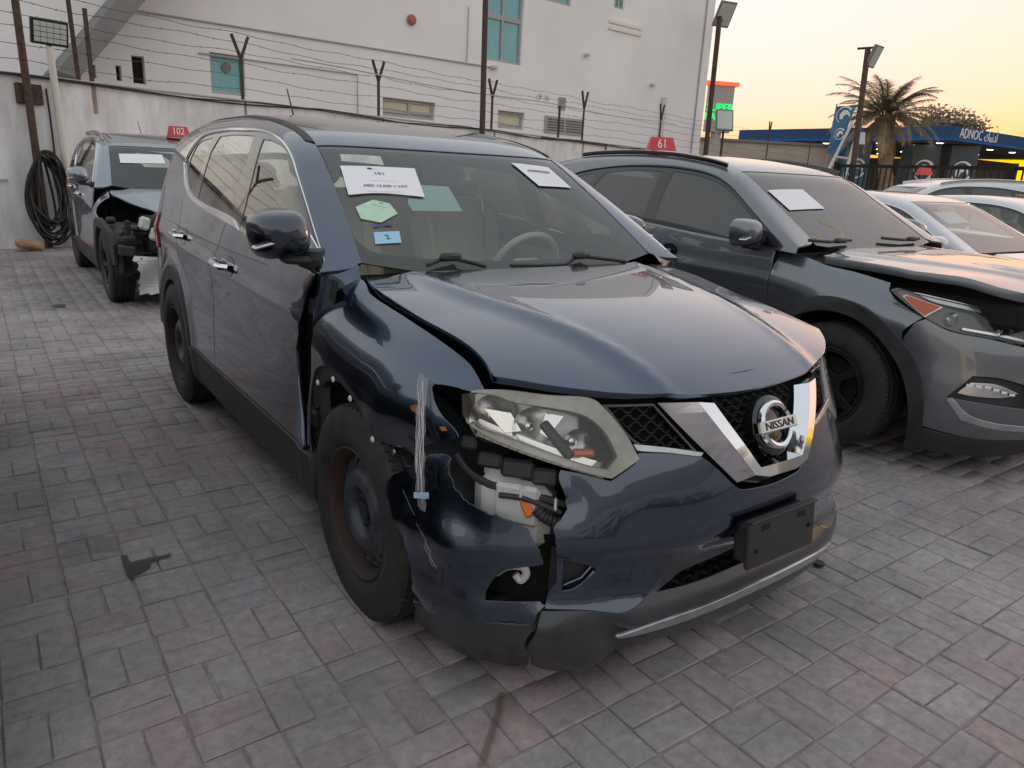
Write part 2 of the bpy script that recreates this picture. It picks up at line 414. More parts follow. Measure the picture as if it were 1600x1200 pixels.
ROGUE=dict(wb=2.706,tr=.36,
 base=([.15,.22,.32,.45,.60,.75,.88,1.0,1.1,1.2,1.3],[.83,.865,.895,.905,.902,.905,.902,.89,.872,.85,.83]),
 nose=([.15,.25,.31,.37,.45,.52,.60,.70,.78,.88,1.0,1.1],[-.75,-.80,-.805,-.778,-.795,-.83,-.825,-.80,-.77,-.72,-.62,-.5]),
 nexp=([.15,.3,.5,.69,.88,1.0],[3.1,3.0,2.6,2.25,2.1,2.1]),
 hood=([-.78,-.72,-.6,-.4,-.2,0,.3,.5],[.84,.885,.95,1.012,1.05,1.072,1.095,1.105]),
 hdrop=([-.8,-.4,-.1,.2,.4],[.06,.05,.045,.02,.01]),
 fendz=([-.5,-.43,-.38,-.3,-.15,.03,.2,.33,.5],[.84,.893,.93,.963,.99,1.013,1.036,1.062,1.09]),
 belt=([.2,.45,1.07,1.5,2.13,2.7,3.3],[1.08,1.095,1.122,1.162,1.2,1.235,1.27]),
 rc=([-30,0,30,52,63,73,88,105,117,150,180,210],[.7,.70,.69,.667,.625,.58,.535,.507,.49,.47,.46,.46]),
 top=([.2,.36,.6,.85,1.07,1.2,1.4,1.7,2.1,2.5,2.9,3.2,3.4],[.965,1.075,1.245,1.41,1.535,1.583,1.625,1.662,1.682,1.68,1.65,1.60,1.55]),
 tail=3.66)
TUCSON=dict(wb=2.67,tr=.36,
 base=([.15,.22,.32,.45,.60,.75,.88,1.0,1.1,1.2,1.3],[.85,.875,.90,.912,.91,.915,.913,.905,.89,.868,.845]),
 nose=([.15,.25,.35,.45,.52,.60,.70,.78,.88,1.0,1.1],[-.76,-.82,-.84,-.85,-.85,-.84,-.82,-.79,-.72,-.60,-.5]),
 nexp=([.15,.3,.5,.69,.88,1.0],[3.0,2.9,2.7,2.5,2.3,2.2]),
 hood=([-.85,-.7,-.5,-.2,.1,.36,.5],[.975,1.025,1.058,1.078,1.088,1.092,1.095]),
 hdrop=([-.8,-.4,-.1,.2,.4],[.02,.016,.018,.018,.014]), hoodw=.78,
 fendz=([-.5,-.43,-.38,-.3,-.15,.03,.2,.33,.5],[.88,.91,.925,.945,.97,1.0,1.03,1.055,1.08]), xi=.60, fb=.26, crease=.90,
 belt=([.2,.45,1.07,1.5,2.13,2.7,3.3],[1.05,1.07,1.095,1.125,1.165,1.20,1.23]),
 top=([.2,.40,.6,.85,1.12,1.25,1.45,1.75,2.1,2.5,2.9,3.2,3.4],[.96,1.08,1.21,1.37,1.53,1.572,1.605,1.635,1.645,1.635,1.59,1.53,1.48]),
 tail=3.55)
SEDAN=dict(wb=2.70,tr=.33,
 base=([.15,.22,.32,.45,.60,.75,.88,1.0,1.1,1.2],[.82,.86,.885,.90,.905,.905,.895,.872,.84,.80]),
 nose=([.15,.25,.35,.45,.52,.60,.70,.78,.88,1.0],[-.80,-.86,-.88,-.885,-.88,-.865,-.82,-.74,-.6,-.5]),
 nexp=([.15,.3,.5,.69,.88,1.0],[2.8,2.7,2.5,2.3,2.2,2.2]),
 hood=([-.85,-.75,-.6,-.4,-.2,0,.3,.5],[.68,.735,.79,.85,.89,.92,.965,.99]),
 hdrop=([-.8,-.4,-.1,.2,.4],[.05,.045,.04,.02,.01]),
 fendz=([-.5,-.43,-.3,-.15,.03,.2,.33,.5],[.74,.77,.82,.86,.89,.92,.94,.96]), xi=.58, fb=.24, crease=.80,
 belt=([.2,.45,1.07,1.5,2.13,2.7,3.3],[.93,.945,.965,.985,1.01,1.03,1.04]),
 top=([.2,.42,.6,.85,1.15,1.3,1.5,1.75,2.1,2.5,2.9,3.1,3.3,3.5],[.84,.955,1.065,1.21,1.37,1.405,1.43,1.442,1.43,1.37,1.25,1.17,1.09,1.05]),
 tail=3.75,lean=.40)
# ---------------------------------------------------------------- shared car materials
def std_mats():
    mat('rubber',(.026,.025,.025),.78,var=.35,vscale=14,bump=.15,bscale=120)
    mat('tread',(.018,.017,.017),.9,var=.4,vscale=30,bump=.3,bscale=90)
    mat('black_plastic',(.030,.031,.033),.5,var=.35,vscale=6,rvar=.2,bump=.08,bscale=500)
    mat('valance_plastic',(.034,.036,.040),.30,coat=.35,coatr=.12,var=.3,vscale=7,rvar=.2)
    mat('black_gloss',(.006,.006,.007),.12,coat=.6)
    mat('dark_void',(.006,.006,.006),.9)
    mat('under_metal',(.03,.03,.032),.6,metal=.3,var=.5,vscale=12)
    mat('chrome',(.78,.79,.81),.07,1)
    mat('satin_silver',(.50,.51,.52),.28,.9,var=.15,vscale=20)
    mat('alloy_dark',(.05,.05,.055),.35,.8)
    mat('steel_rim',(.07,.076,.09),.38,.5,var=.4,vscale=18,rvar=.25)
    mat('rust_barrel',(.12,.072,.050),.75,.2,var=.6,vscale=16,col2=(.045,.036,.032))
    mat('rust',(.26,.10,.045),.9,var=.4,vscale=40)
    mat('beige',(.70,.63,.50),.75,var=.08,vscale=5,bump=.1,bscale=200)
    mat('beige_dark',(.40,.35,.28),.75,var=.1,vscale=5)
    mat('charcoal_cloth',(.035,.035,.037),.85)
    mat('headliner',(.62,.60,.56),.9)
    mat('dash',(.022,.023,.025),.7,bump=.1,bscale=300)
    mat('lamp_chrome',(.80,.80,.80),.22,1); mat('lamp_grey',(.42,.42,.42),.3,.7)
    mat('lens_haze',(.46,.44,.39),.25,coat=.9,var=.28,vscale=9,alpha=.72)
    mat('amber',(.75,.16,.02),.25,coat=.5)
    mat('red_lens',(.45,.02,.015),.15,coat=1)
    mat('white_plastic',(.62,.62,.60),.45,var=.1,vscale=8)
    mat('paper',(.80,.80,.84),.7,var=.03,vscale=4)
    mat('paper_green',(.55,.74,.70),.7)
    mat('ink',(.06,.06,.08),.8); mat('ink_soft',(.45,.45,.50),.8)
    mat('number_red',(.62,.025,.03),.35,coat=.4,var=.12,vscale=6)
    mat('number_white',(.85,.85,.85),.5)
    glass('windscreen_glass',(.90,.98,.955),haze=.055,ior=1.55,hazecol=(.62,.76,.73))
    glass('side_glass',(.80,.84,.75),haze=.04,ior=1.75)
    glass('dark_glass',(.12,.125,.13),haze=.10,ior=1.7,hazecol=(.45,.48,.5))
    glass('lamp_lens',(.96,.96,.94),rough=.02,haze=.03)
std_mats()
def mir(fn): 
    return lambda a,b: fn(a,b)*np.array([-1.,1,1])
def polar(prof):
    """disc surface: angle, radius -> point on a lathed profile (axis x)"""
    f=pchip([p[0] for p in prof],[p[1] for p in prof])
    return lambda t,r: np.stack([f(r)+0*t,r*np.cos(t),r*np.sin(t)],-1)
WHEEL={}
def tyre_mesh(R,wd,rim):
    k=('tyre',R,wd,rim)
    if k in WHEEL: return WHEEL[k]
    h=wd/2; mb=MB(); n=64
    prof=[(-h*.80,rim),(-h*.96,rim+.012),(-h*1.04,rim+.045),(-h*1.0,R-.05),(-h*.93,R-.022),(-h*.84,R-.008),
          (-h*.56,R),(-h*.52,R-.007),(-h*.46,R-.007),(-h*.42,R+.001),(-h*.06,R+.002),(-h*.03,R-.006),(h*.03,R-.006),(h*.06,R+.002),(h*.42,R+.001),(h*.46,R-.007),(h*.52,R-.007),(h*.56,R),
          (h*.84,R-.008),(h*.93,R-.022),(h*1.0,R-.05),(h*1.04,R-.1),(h*.9,rim)]
    mb.lathe(prof,n=n)
    # shoulder blocks
    for k2 in range(72):
        a=2*math.pi*k2/72
        for sg in (-1,1):
            rot=Matrix.Rotation(a,3,'X')@Matrix.Rotation(sg*R_(20),3,'Z'); mb.box(rot@Vector((sg*h*.72,0,R-.0052)),(h*.30,.021,.008),rot)
    o=mb.build('tyre',MAT['rubber']); me=o.data; bpy.data.objects.remove(o); WHEEL[k]=me; return me
def wheel(root,loc,kind='steel',side=-1,steer=0,R=.36,camber=0):
    wd=.225; rim=.222
    e=empty('wheel',(0,0,0)); e.parent=root; e.location=loc; e.rotation_euler=(0,camber,steer+(math.pi if side>0 else 0))
    link('tyre',tyre_mesh(R,wd,rim),MAT['rubber'],e)
    key=('rim',kind)
    if key not in WHEEL:
        L=[]
        # barrel and lip
        mb=MB(); mb.lathe([(-.098,rim+.006),(-.104,rim+.003),(-.106,rim-.004),(-.096,rim-.012),(-.085,rim-.016),(-.06,rim-.022),(.0,rim-.034),(.09,rim-.02),(.1,rim)],n=48)
        o=mb.build('rim_barrel',MAT['rust_barrel' if kind=='steel' else 'alloy_dark']); L.append(('rim_barrel',o.data)); bpy.data.objects.remove(o)
        if kind=='steel':
            pf=polar([(.0,-.040),(.05,-.040),(.064,-.042),(.078,-.076),(.10,-.092),(.125,-.086),(.150,-.068),(.175,-.060),(.19,-.054),(.205,-.030)])
            holes=[]
            nh=16
            for k in range(nh):
                t=2*math.pi*k/nh; holes.append([(t+.085*math.cos(q),.170+.019*math.sin(q)) for q in np.linspace(0,2*math.pi,10,endpoint=False)])
            d=panel('rim_disc',pf,[(-.196,.03),(2*math.pi-.196,.03),(2*math.pi-.196,.2),(-.196,.2)],MAT['steel_rim'],None,holes=holes,step=.016,sc=(.15,1),thick=.006,ref=(.3,0,0),bstep=.01)
            L.append(('rim_disc',d.data)); bpy.data.objects.remove(d)
            mb=MB(); mb.lathe([(-.040,.0325),(-.072,.03),(-.074,.026),(-.067,.012),(-.067,.0001)],n=20)
            for k in range(5):
                t=2*math.pi*k/5; mb.lathe([(-.040,.011),(-.058,.010),(-.062,.007),(-.062,.0001)],c=(0,.057*math.cos(t),.057*math.sin(t)),n=6,sm=False)
            o=mb.build('hub',MAT['under_metal']); L.append(('hub',o.data)); bpy.data.objects.remove(o)
        else:
            pf=polar([(.0,-.085),(.04,-.085),(.07,-.078),(.12,-.082),(.19,-.094),(.206,-.096)])
            holes=[]
            for k in range(5):
                t=2*math.pi*k/5
                holes.append([(t+.16,.085),(t+.13,.13),(t+.10,.192),(t+.50,.196),(t+1.257-.50,.196) if False else (t+.62,.197),(t+1.12,.192),(t+1.10,.13),(t+1.07,.085),(t+.63,.072)])
            d=panel('rim_spokes',pf,[(-.05,.001),(2*math.pi-.05,.001),(2*math.pi-.05,.205),(-.05,.205)],MAT['satin_silver' if kind=='silver' else 'alloy_dark'],None,holes=holes,step=.018,sc=(.15,1),thick=.03,ref=(.3,0,0),bstep=.012)
            L.append(('rim_spokes',d.data)); bpy.data.objects.remove(d)
            mb=MB(); mb.lathe([(-.01,.15),(-.02,.15),(-.02,.06),(-.04,.05),(-.04,.0001)],n=28)
            o=mb.build('brake_disc',MAT['under_metal']); L.append(('brake_disc',o.data)); bpy.data.objects.remove(o)
        WHEEL[key]=L
    for nm,me in WHEEL[key]:
        o=bpy.data.objects.new(nm,me); COL.objects.link(o); o.parent=e
    return e
def arc(yc,zc,r,a0,a1,n=14,ry=None):
    return [(yc+r*math.cos(R_(a0+(a1-a0)*k/n)),zc+(ry or r)*math.sin(R_(a0+(a1-a0)*k/n))) for k in range(n+1)]
def seat(root,x,y,m,w=.50,back=.62):
    mb=MB()
    s=lambda *a: Matrix.Rotation(a[0],3,'X')
    b=Matrix.Rotation(R_(-18),3,'X')
    o=MB(); o.box((x,y+.02,.70),(w,.50,.16),Matrix.Rotation(R_(4),3,'X'),.05).box((x-w*.44,y+.02,.73),(w*.14,.48,.16),None,.03).box((x+w*.44,y+.02,.73),(w*.14,.48,.16),None,.03)
    e=o.build('seat_cushion',m,root)
    o=MB(); c=Vector((x,y+.36,.72+back/2)); o.box(c,(w*.86,.14,back),b,.05).box(c+b@Vector((-w*.42,-.03,-.05)),(w*.16,.17,back*.8),b,.04).box(c+b@Vector((w*.42,-.03,-.05)),(w*.16,.17,back*.8),b,.04)
    o.build('seat_back',m,root)
    o=MB(); o.box(c+b@Vector((0,-.0,back/2+.12)),(.27,.11,.18),b,.045).tube([c+b@Vector((-.06,0,back/2-.03)),c+b@Vector((-.06,0,back/2+.07))],.007).tube([c+b@Vector((.06,0,back/2-.03)),c+b@Vector((.06,0,back/2+.07))],.007)
    o.build('head_restraint',m,root)
def interior(S,root,m1,m2,top=1.0,wheel_m=None,wx=.37,rows=True,back=.62):
    dz=top-1.0
    MB().box((0,1.75,.44),(1.42,2.9,.06)).build('cabin_floor',MAT['charcoal_cloth'],root)
    for sx in (-1,1):
        MB().box((sx*.755,1.62,.76),(.05,1.95,.58),None,.02).build('door_lining',m2,root)
    d=MB(); d.box((0,.62,.93+dz),(1.40,.36,.20),None,.07).box((0,.66,.78+dz),(1.44,.30,.3),None,.05).box((.37,.78,1.0+dz),(.42,.18,.10),None,.04)
    d.build('dashboard',MAT['dash'],root)
    MB().box((0,1.15,.66),(.22,.9,.26),None,.04).build('centre_console',MAT['dash'],root)
    st=MB(); c=Vector((wx,.93,1.0+dz)); rot=Matrix.Rotation(R_(-64),3,'X'); V=[c+rot@Vector((.185*math.cos(t),.185*math.sin(t),0)) for t in np.linspace(0,2*math.pi,33)]
    st.tube(V,.016,8,False); st.box(c,(.16,.11,.045),rot,.02).box(c,(.34,.045,.02),rot,.008).tube([c,c+Vector((0,-.25,-.1))],.03)
    st.build('steering_wheel',wheel_m or m1,root)
    for x in (-.37,.37): seat(root,x,1.22,m1,back=back)
    if rows:
        b=Matrix.Rotation(R_(-18),3,'X'); o=MB(); o.box((0,2.12,.70),(1.28,.48,.16),None,.05).box((0,2.42,1.0),(1.28,.15,back-.04),b,.05); o.build('rear_bench',m1,root)
        for x in (-.42,.42): MB().box((x,2.56,1.36-(.62-back)),(.26,.09,.15),b,.04).build('head_restraint',m1,root)
def mirror(root,side,c,pm,size=1.0,inv=False):
    """door mirror: shell, lower black trim, glass, arm"""
    x,y,z=c; V=[];F=[]; nu,nv=16,10
    for i in range(nu):
        t=2*math.pi*i/nu
        for j in range(nv):
            q=j/(nv-1); ph=q*math.pi/2
            k=3.2; cu=abs(math.cos(t))**(2/k)*math.copysign(1,math.cos(t)); sv=abs(math.sin(t))**(2/k)*math.copysign(1,math.sin(t))
            rr=math.cos(ph)**.55
            V.append((x+side*(.098*cu*rr*size+.012*(sv)),y+.055-.135*math.sin(ph)*size-.02*cu*rr*0,z+.082*sv*rr*size-.012*cu*rr))
    for i in range(nu):
        for j in range(nv-1): F.append((i*nv+j,((i+1)%nu)*nv+j,((i+1)%nu)*nv+j+1,i*nv+j+1))
    sh=MB(); sh.add(V,F,True); m=sh.build('mirror_shell',pm,root)
    g=MB(); g.add([V[i*nv] for i in range(nu)]+[(x,y+.053,z)],[(i,(i+1)%nu,nu) for i in range(nu)]); g.build('mirror_glass',MAT['chrome'],m)
    MB().box((x-side*.055,y+.0,z-.085*size),(.12,.08,.03),Matrix.Rotation(side*R_(-6),3,'Y'),.012).build('mirror_arm',MAT['black_plastic'],m)
    MB().box((x+side*.075,y-.048*size,z-.030*size),(.07,.05,.012),Matrix.Rotation(side*R_(14),3,'Y'),.007).build('indicator_lens',MAT['satin_silver'],m)
    return m
def bent_sheet(name,fn,outline,m,parent,off=.006,sc=(.9,1),step=.03):
    return panel(name,fn,outline,m,parent,step=step,sc=sc,off=off,thick=.0012)
def text(name,body,m,parent,loc,rot,size=.1,ext=.002,align='CENTER',sx=1,font=None):
    c=bpy.data.curves.new(name,'FONT'); c.body=body; c.size=size; c.extrude=ext; c.align_x=align; c.align_y='CENTER'; c.resolution_u=3
    o=bpy.data.objects.new(name,c); COL.objects.link(o); dg=bpy.context.evaluated_depsgraph_get()
    me=bpy.data.meshes.new_from_object(o.evaluated_get(dg)); bpy.data.objects.remove(o)
    if ext==0 and False: pass
    o=link(name,me,m,parent); o.matrix_local=Matrix.Translation(loc)@rot.to_4x4()@Matrix.Diagonal((sx,1,1,1)); return o
def frame_on(fn,a,b,ua,ub,flip=1):
    """orthonormal frame on a surface: x along +a, z outward"""
    e=1e-3; p=fn(np.array([a]),np.array([b]))[0]; da=fn(np.array([a+ua*e]),np.array([b+ub*e]))[0]-p
    d1=fn(np.array([a+e]),np.array([b]))[0]-p; d2=fn(np.array([a]),np.array([b+e]))[0]-p
    n=np.cross(d1,d2); n/=np.linalg.norm(n); n*=flip; x=da/np.linalg.norm(da); x-=n*(x@n); x/=np.linalg.norm(x); y=np.cross(n,x)
    return Vector(p),Matrix((x,y,n)).transposed(),Vector(n)
def number_tag(loc,num,label,rz=0,tilt=0,size=1.0,two=True):
    """red roof marker: tapered block on a magnetic foot with white digits"""
    e=empty('roof_number_marker',loc,rz,label,'number sign')
    w0,w1,h,d0,d1=.15*size,.115*size,.135*size,.075*size,.03*size
    V=[(-w0,-d0,0),(w0,-d0,0),(w0,d0,0),(-w0,d0,0),(-w1,-d1,h),(w1,-d1,h),(w1,d1,h),(-w1,d1,h)]
    F=[(0,1,5,4),(1,2,6,5),(2,3,7,6),(3,0,4,7),(4,5,6,7),(3,2,1,0)]
    pyd('marker_block',V,F,MAT['number_red'],e)
    MB().box((0,0,-.004*size),(w0*2.1,d0*2.1,.012*size),None,.004).build('marker_foot',MAT['number_red'],e)
    tl=math.atan2(d0-d1,h)
    rot=Matrix.Rotation(math.pi/2-tl,3,'X')
    if num: text('marker_digits',num,MAT['number_white'],e,Vector((.0,-(d0+d1)/2-.003,h*.5)),rot,size=.135*size,ext=.001,sx=.78)
    return e
def car(S,root,pm,o):
    """panels, glass, trim, wheels and cabin common to every car; o switches pieces off or replaces outlines"""
    st=o.get('step',.04); skip=o.get('skip',()); zs=o.get('sill',.45); yd=o.get('ydoor',.44); ym=o.get('ymid',1.74); wb=S.wb; tr=S.tr
    ar=o.get('arch',.405); yf=o.get('yf',0); gd=o.get('glass','side_glass'); cl=o.get('clad','black_plastic'); zb=lambda y: float(S.zb(np.array([y]))[0])-.003
    for sd_ in (-1,1):
        nm='R' if sd_<0 else 'L'
        D=S.door if sd_<0 else mir(S.door); FN=S.fender if sd_<0 else mir(S.fender)
        sg=-1 if sd_<0 else 1
        # fender
        if 'fender'+nm not in skip:
            ff=o.get('fendfront',[(-.41,1.55),(-.36,1.42),(-.30,1.30),(-.34,1.1),(-.40,.98)])
            ol=o.get('fendtop',[(yd-.008,1.62),(.36,1.66),(.2,1.64),(0,1.64),(-.2,1.63),(-.33,1.60)])+ff
            z1=lambda y: float(S.fz(np.array([y]))[0])+.143*S.fb-S.fb
            for (yy,zz) in arc(yf,tr,ar,o.get('fa1',160),8,12): ol.append((yy,(zz-.2)/(z1(yy)-.2)))
            ol+=[(yd-.008,(zs-.2)/(z1(yd)-.2)),(yd-.008,1.0)]
            panel('fender',FN,ol,pm,root,step=st,sc=(1,.5),corner=30)
        # doors
        yr=o.get('yrear',2.52)
        if o.get('doors',True):
            fe=o.get('doorfront'+nm) or [(yd,zb(yd)),(yd,1.0),(yd,.7),(yd,zs)]
            ol=fe+[(1.0,zs),(ym-.004,zs),(ym,.7),(ym-.0,.9),(ym-.13,1.08),(ym-.18,zb(ym-.18)),(1.0,zb(1.0)),(.7,zb(.7))]
            fd=panel('front_door',D,ol,pm,root,step=st)
            ar2=ar+.075
            rear=[p for p in arc(wb,tr,ar2,168,112,6)]
            ol=[(ym-.172,zb(ym-.172)),(ym-.122,1.08),(ym+.008,.9),(ym+.008,.7),(ym+.004,zs)]+[(wb-ar2-.02,zs)]+rear+[(yr-.02,.95),(yr,1.05),(yr,zb(yr)),(2.1,zb(2.1))]
            rd=panel('rear_door',D,ol,pm,root,step=st)
            y2=wb+.43
            ol=[(yr+.008,zb(yr)),(yr+.008,1.05),(yr-.012,.95)]+rear[::-1]+[(wb-ar2-.012,zs),(wb-ar-.01,zs)]+arc(wb,tr,ar,167,10,14)+[(y2,zs-.02),(y2,.8),(y2,zb(y2)),(2.9,zb(2.9))]
            panel('quarter_panel',D,ol,pm,root,step=st)
            for (hy,hz,par) in ((o.get('h1',1.50),o.get('hz1',.985),fd),(o.get('h2',2.43),o.get('hz2',1.03),rd)):
                p=D(np.array([hy]),np.array([hz]))[0]; x=float(p[0])
                h=MB(); pts=[(x+sg*.008,hy-.10,hz-.004),(x+sg*.034,hy-.075,hz-.002),(x+sg*.040,hy,hz),(x+sg*.034,hy+.085,hz+.004),(x+sg*.008,hy+.105,hz+.006)]
                h.tube(smoothpath(pts,4),.015,8); h.build('door_handle',MAT[o.get('handle','chrome')] if o.get('handle','chrome') in MAT else pm,par)
                panel('handle_recess_shade',D,[(hy-.085+.06*math.cos(t)*1.3,hz+.045*math.sin(t)) for t in np.linspace(0,2*math.pi,12,endpoint=False)],MAT['black_gloss'],par,step=.02,off=.0012,thick=0)  # flat dark oval: the shade of the handle recess is put into its colour
        # sill and arch mouldings
        panel('sill_moulding',D,[(yd-.01,.25),(wb-ar-.02,.25),(wb-ar-.045,.36),(wb-ar-.012,zs-.008),(1.5,zs-.008),(yd-.01,zs-.008),(yd-.03,.36)],MAT[cl],root,step=st,off=.008,thick=.04,corner=30)
        for which,yc in (('F',yf),('B',wb)):
            if 'arch'+which+nm in skip or not o.get('mould',True): continue
            if which=='F' and o.get('archF'):
                panel('arch_moulding',D,o['archF'],MAT[cl],root,step=st,off=.010,thick=.05,corner=50); continue
            panel('arch_moulding',D if which=='B' else o.get('archfn'+nm,D),arc(yc,tr,ar+o.get('mw',.06),o.get('ma1',172),o.get('ma0',6),16)+arc(yc,tr,ar-.02,o.get('ma0',6),o.get('ma1',172),16),MAT[cl],root,step=st,off=.010,thick=.05,corner=50)
        # wheel liners
        for which,yc in (('F',yf),('B',wb)):
            V=[];F=[]
            for i,a in enumerate(np.linspace(R_(-8),R_(188),18)):
                for q,(xx,rr) in enumerate(((.86,ar+.012),(.70,ar+.02),(.52,ar+.01),(.50,.16))): V.append((sg*xx,yc+rr*math.cos(a),tr+rr*math.sin(a)))
            for i in range(17):
                for q in range(3): F.append((i*4+q,i*4+q+1,(i+1)*4+q+1,(i+1)*4+q))
            MB().add(V,F,True).build('wheel_liner',MAT['black_plastic'],root)
        # wheels
        for which,yc in (('F',yf),('B',wb)):
            lo=o.get('wheel'+which+nm,(sg*.785,yc,tr)); wheel(root,lo,o.get('wheelkind','silver'),sd_,o.get('steer',0) if which=='F' else 0,R=tr)
        # cabin side: frame with one opening, black window surround, panes
        cv=lambda L: [(-sg*a if sd_>0 else a,b) for a,b in L]
        GN=S.green
        mm=(lambda L:[(abs(a)*sg,b) for a,b in L])
        op=mm(o['opening']); vE=o.get('vedge',.45)
        yE=o.get('yend',3.18); yA=o.get('ya',.40)
        ol=mm([(1.0,yA),(vE+.1,yA),(vE,yA+.03),(vE,.8),(vE,1.05),(vE,1.6),(vE,2.4),(vE,yE),(.7,yE),(1.0,yE),(1.0,2.4),(1.0,1.6),(1.0,.8)])
        fr=panel('side_frame',GN,ol,pm,root,holes=[op],step=st,sc=(.9,1))
        c=np.array(op).mean(0); grow=lambda L,k:[tuple(np.array(p)+(np.array(p)-c)/max(1e-6,np.linalg.norm((np.array(p)-c)*np.array([.9,1])))*np.array([k,k])) for p in L]
        if o.get('trim','chrome'):
            panel('window_trim',GN,grow(op,.010),MAT[o.get('trim','chrome')],fr,holes=[grow(op,-.010)],step=.02,sc=(.9,1),off=.004,thick=.012)
        ps=[mm(p) for p in o['panes']]
        panel('window_surround',GN,grow(op,-.006),MAT['black_gloss'],fr,holes=ps,step=st,sc=(.9,1),off=-.005,thick=.008)
        for p in ps: panel('side_window',GN,p,MAT[gd],fr,step=st*1.5,sc=(.9,1),off=-.008,thick=0)
        if o.get('mirror'):
            mx,my,mz=o['mirror']; mirror(root,sd_,(sg*abs(mx),my,mz),pm,o.get('msize',1.0))
            V=[(sg*(abs(mx)-.10),my+.0,mz-.085)]; f=S.green(np.array([-.86 if sd_<0 else .86]),np.array([my-.02]))[0]
            MB().tube([V[0],(float(f[0])-sg*.01,float(f[1]),mz-.10)],[.028,.04],8).build('mirror_bracket',MAT['black_plastic'],root)
    # roof, windscreen
    vE=o.get('vedge',.45); yh=o.get('yheader',1.065); yE=o.get('yend',3.18)
    hol=[]
    panel('roof',S.green,[(-vE+.004,yh+.008),(-.25,yh-.012),(0,yh-.02),(.25,yh-.012),(vE-.004,yh+.008),(vE-.004,1.8),(vE-.004,2.5),(vE-.004,yE),(0,yE),(-vE+.004,yE),(-vE+.004,2.5),(-vE+.004,1.8)],o.get('roofm',pm),root,step=st*1.2,sc=(.9,1),corner=30)
    wsol=[(-vE+.006,yh),(-.25,yh-.02),(0,yh-.028),(.25,yh-.02),(vE-.006,yh),(vE-.004,.8),(vE+.0,o.get('wsc',.43)),(.25,o.get('wsb',.375)),(0,o.get('wsb',.375)-.015),(-.25,o.get('wsb',.375)),(-vE,o.get('wsc',.43)),(-vE+.004,.8)]
    wso=o.get('wsclear') or [(-vE+.05,yh-.06),(0,yh-.09),(vE-.05,yh-.06),(vE-.035,.8),(vE-.05,.52),(.2,.44),(0,.43),(-.2,.44),(-vE+.05,.52),(-vE+.035,.8)]
    ws=panel('windscreen',S.green,wsol,MAT['windscreen_glass'],root,step=st*1.2,sc=(.9,1),off=-.004,thick=0,corner=30)
    panel('windscreen_border',S.green,wsol,MAT['black_gloss'],ws,holes=[wso],step=st,sc=(.9,1),off=-.009,thick=0,corner=30)
    # rear
    if o.get('rear',True):
        zb0=float(S.zb(np.array([wb+.42]))[0])
        q=R_(88)
        panel('tailgate',S.rear,[(-q,.62),(0,.62),(q,.62),(q,zb0),(q*.98,1.45),(0,1.5),(-q*.98,1.45),(-q,zb0)],pm,root,holes=[[(-R_(62),zb0+.02),(0,zb0-.02),(R_(62),zb0+.02),(R_(55),1.42),(0,1.46),(-R_(55),1.42)]],step=st*1.6,sc=(.8,1),thick=.01,ref=(0,2.0,.8))
        panel('rear_window',S.rear,[(-R_(63),zb0+.01),(0,zb0-.03),(R_(63),zb0+.01),(R_(56),1.43),(0,1.47),(-R_(56),1.43)],MAT['dark_glass' if gd!='side_glass' else 'side_glass'],root,step=st*2,sc=(.8,1),off=-.006,thick=0,ref=(0,2.0,.8))
        panel('rear_bumper',S.rear,[(-q,.30),(0,.30),(q,.30),(q,.61),(0,.61),(-q,.61)],MAT[cl],root,step=st*1.6,sc=(.8,1),ref=(0,2.0,.5))
        for sx in (-1,1):
            panel('tail_lamp',S.rear,[(sx*R_(86),.88),(sx*R_(52),.90),(sx*R_(50),1.06),(sx*R_(86),1.10)],MAT['red_lens'],root,step=st,sc=(.8,1),off=.008,ref=(0,2.0,.9))
    # closed body underneath; the dark slab and bay box are added to block light
    MB().box((0,1.35,.30),(1.40,3.6,.05)).build('underbody_blocker',MAT['dark_void'],root)
    MB().box((0,-.05,.60),(1.0,.8,.5)).build('bay_light_blocker',MAT['dark_void'],root)
    MB().box((0,.42,.70),(1.34,.03,.54)).build('bulkhead',MAT['dark_void'],root)
    panel('headliner',S.green,[(-.62,yh+.06),(0,yh+.02),(.62,yh+.06),(.66,2.0),(.66,2.9),(0,2.95),(-.66,2.9),(-.66,2.0)],MAT['headliner'],root,step=.1,sc=(.9,1),off=-.045,thick=0)
    return root
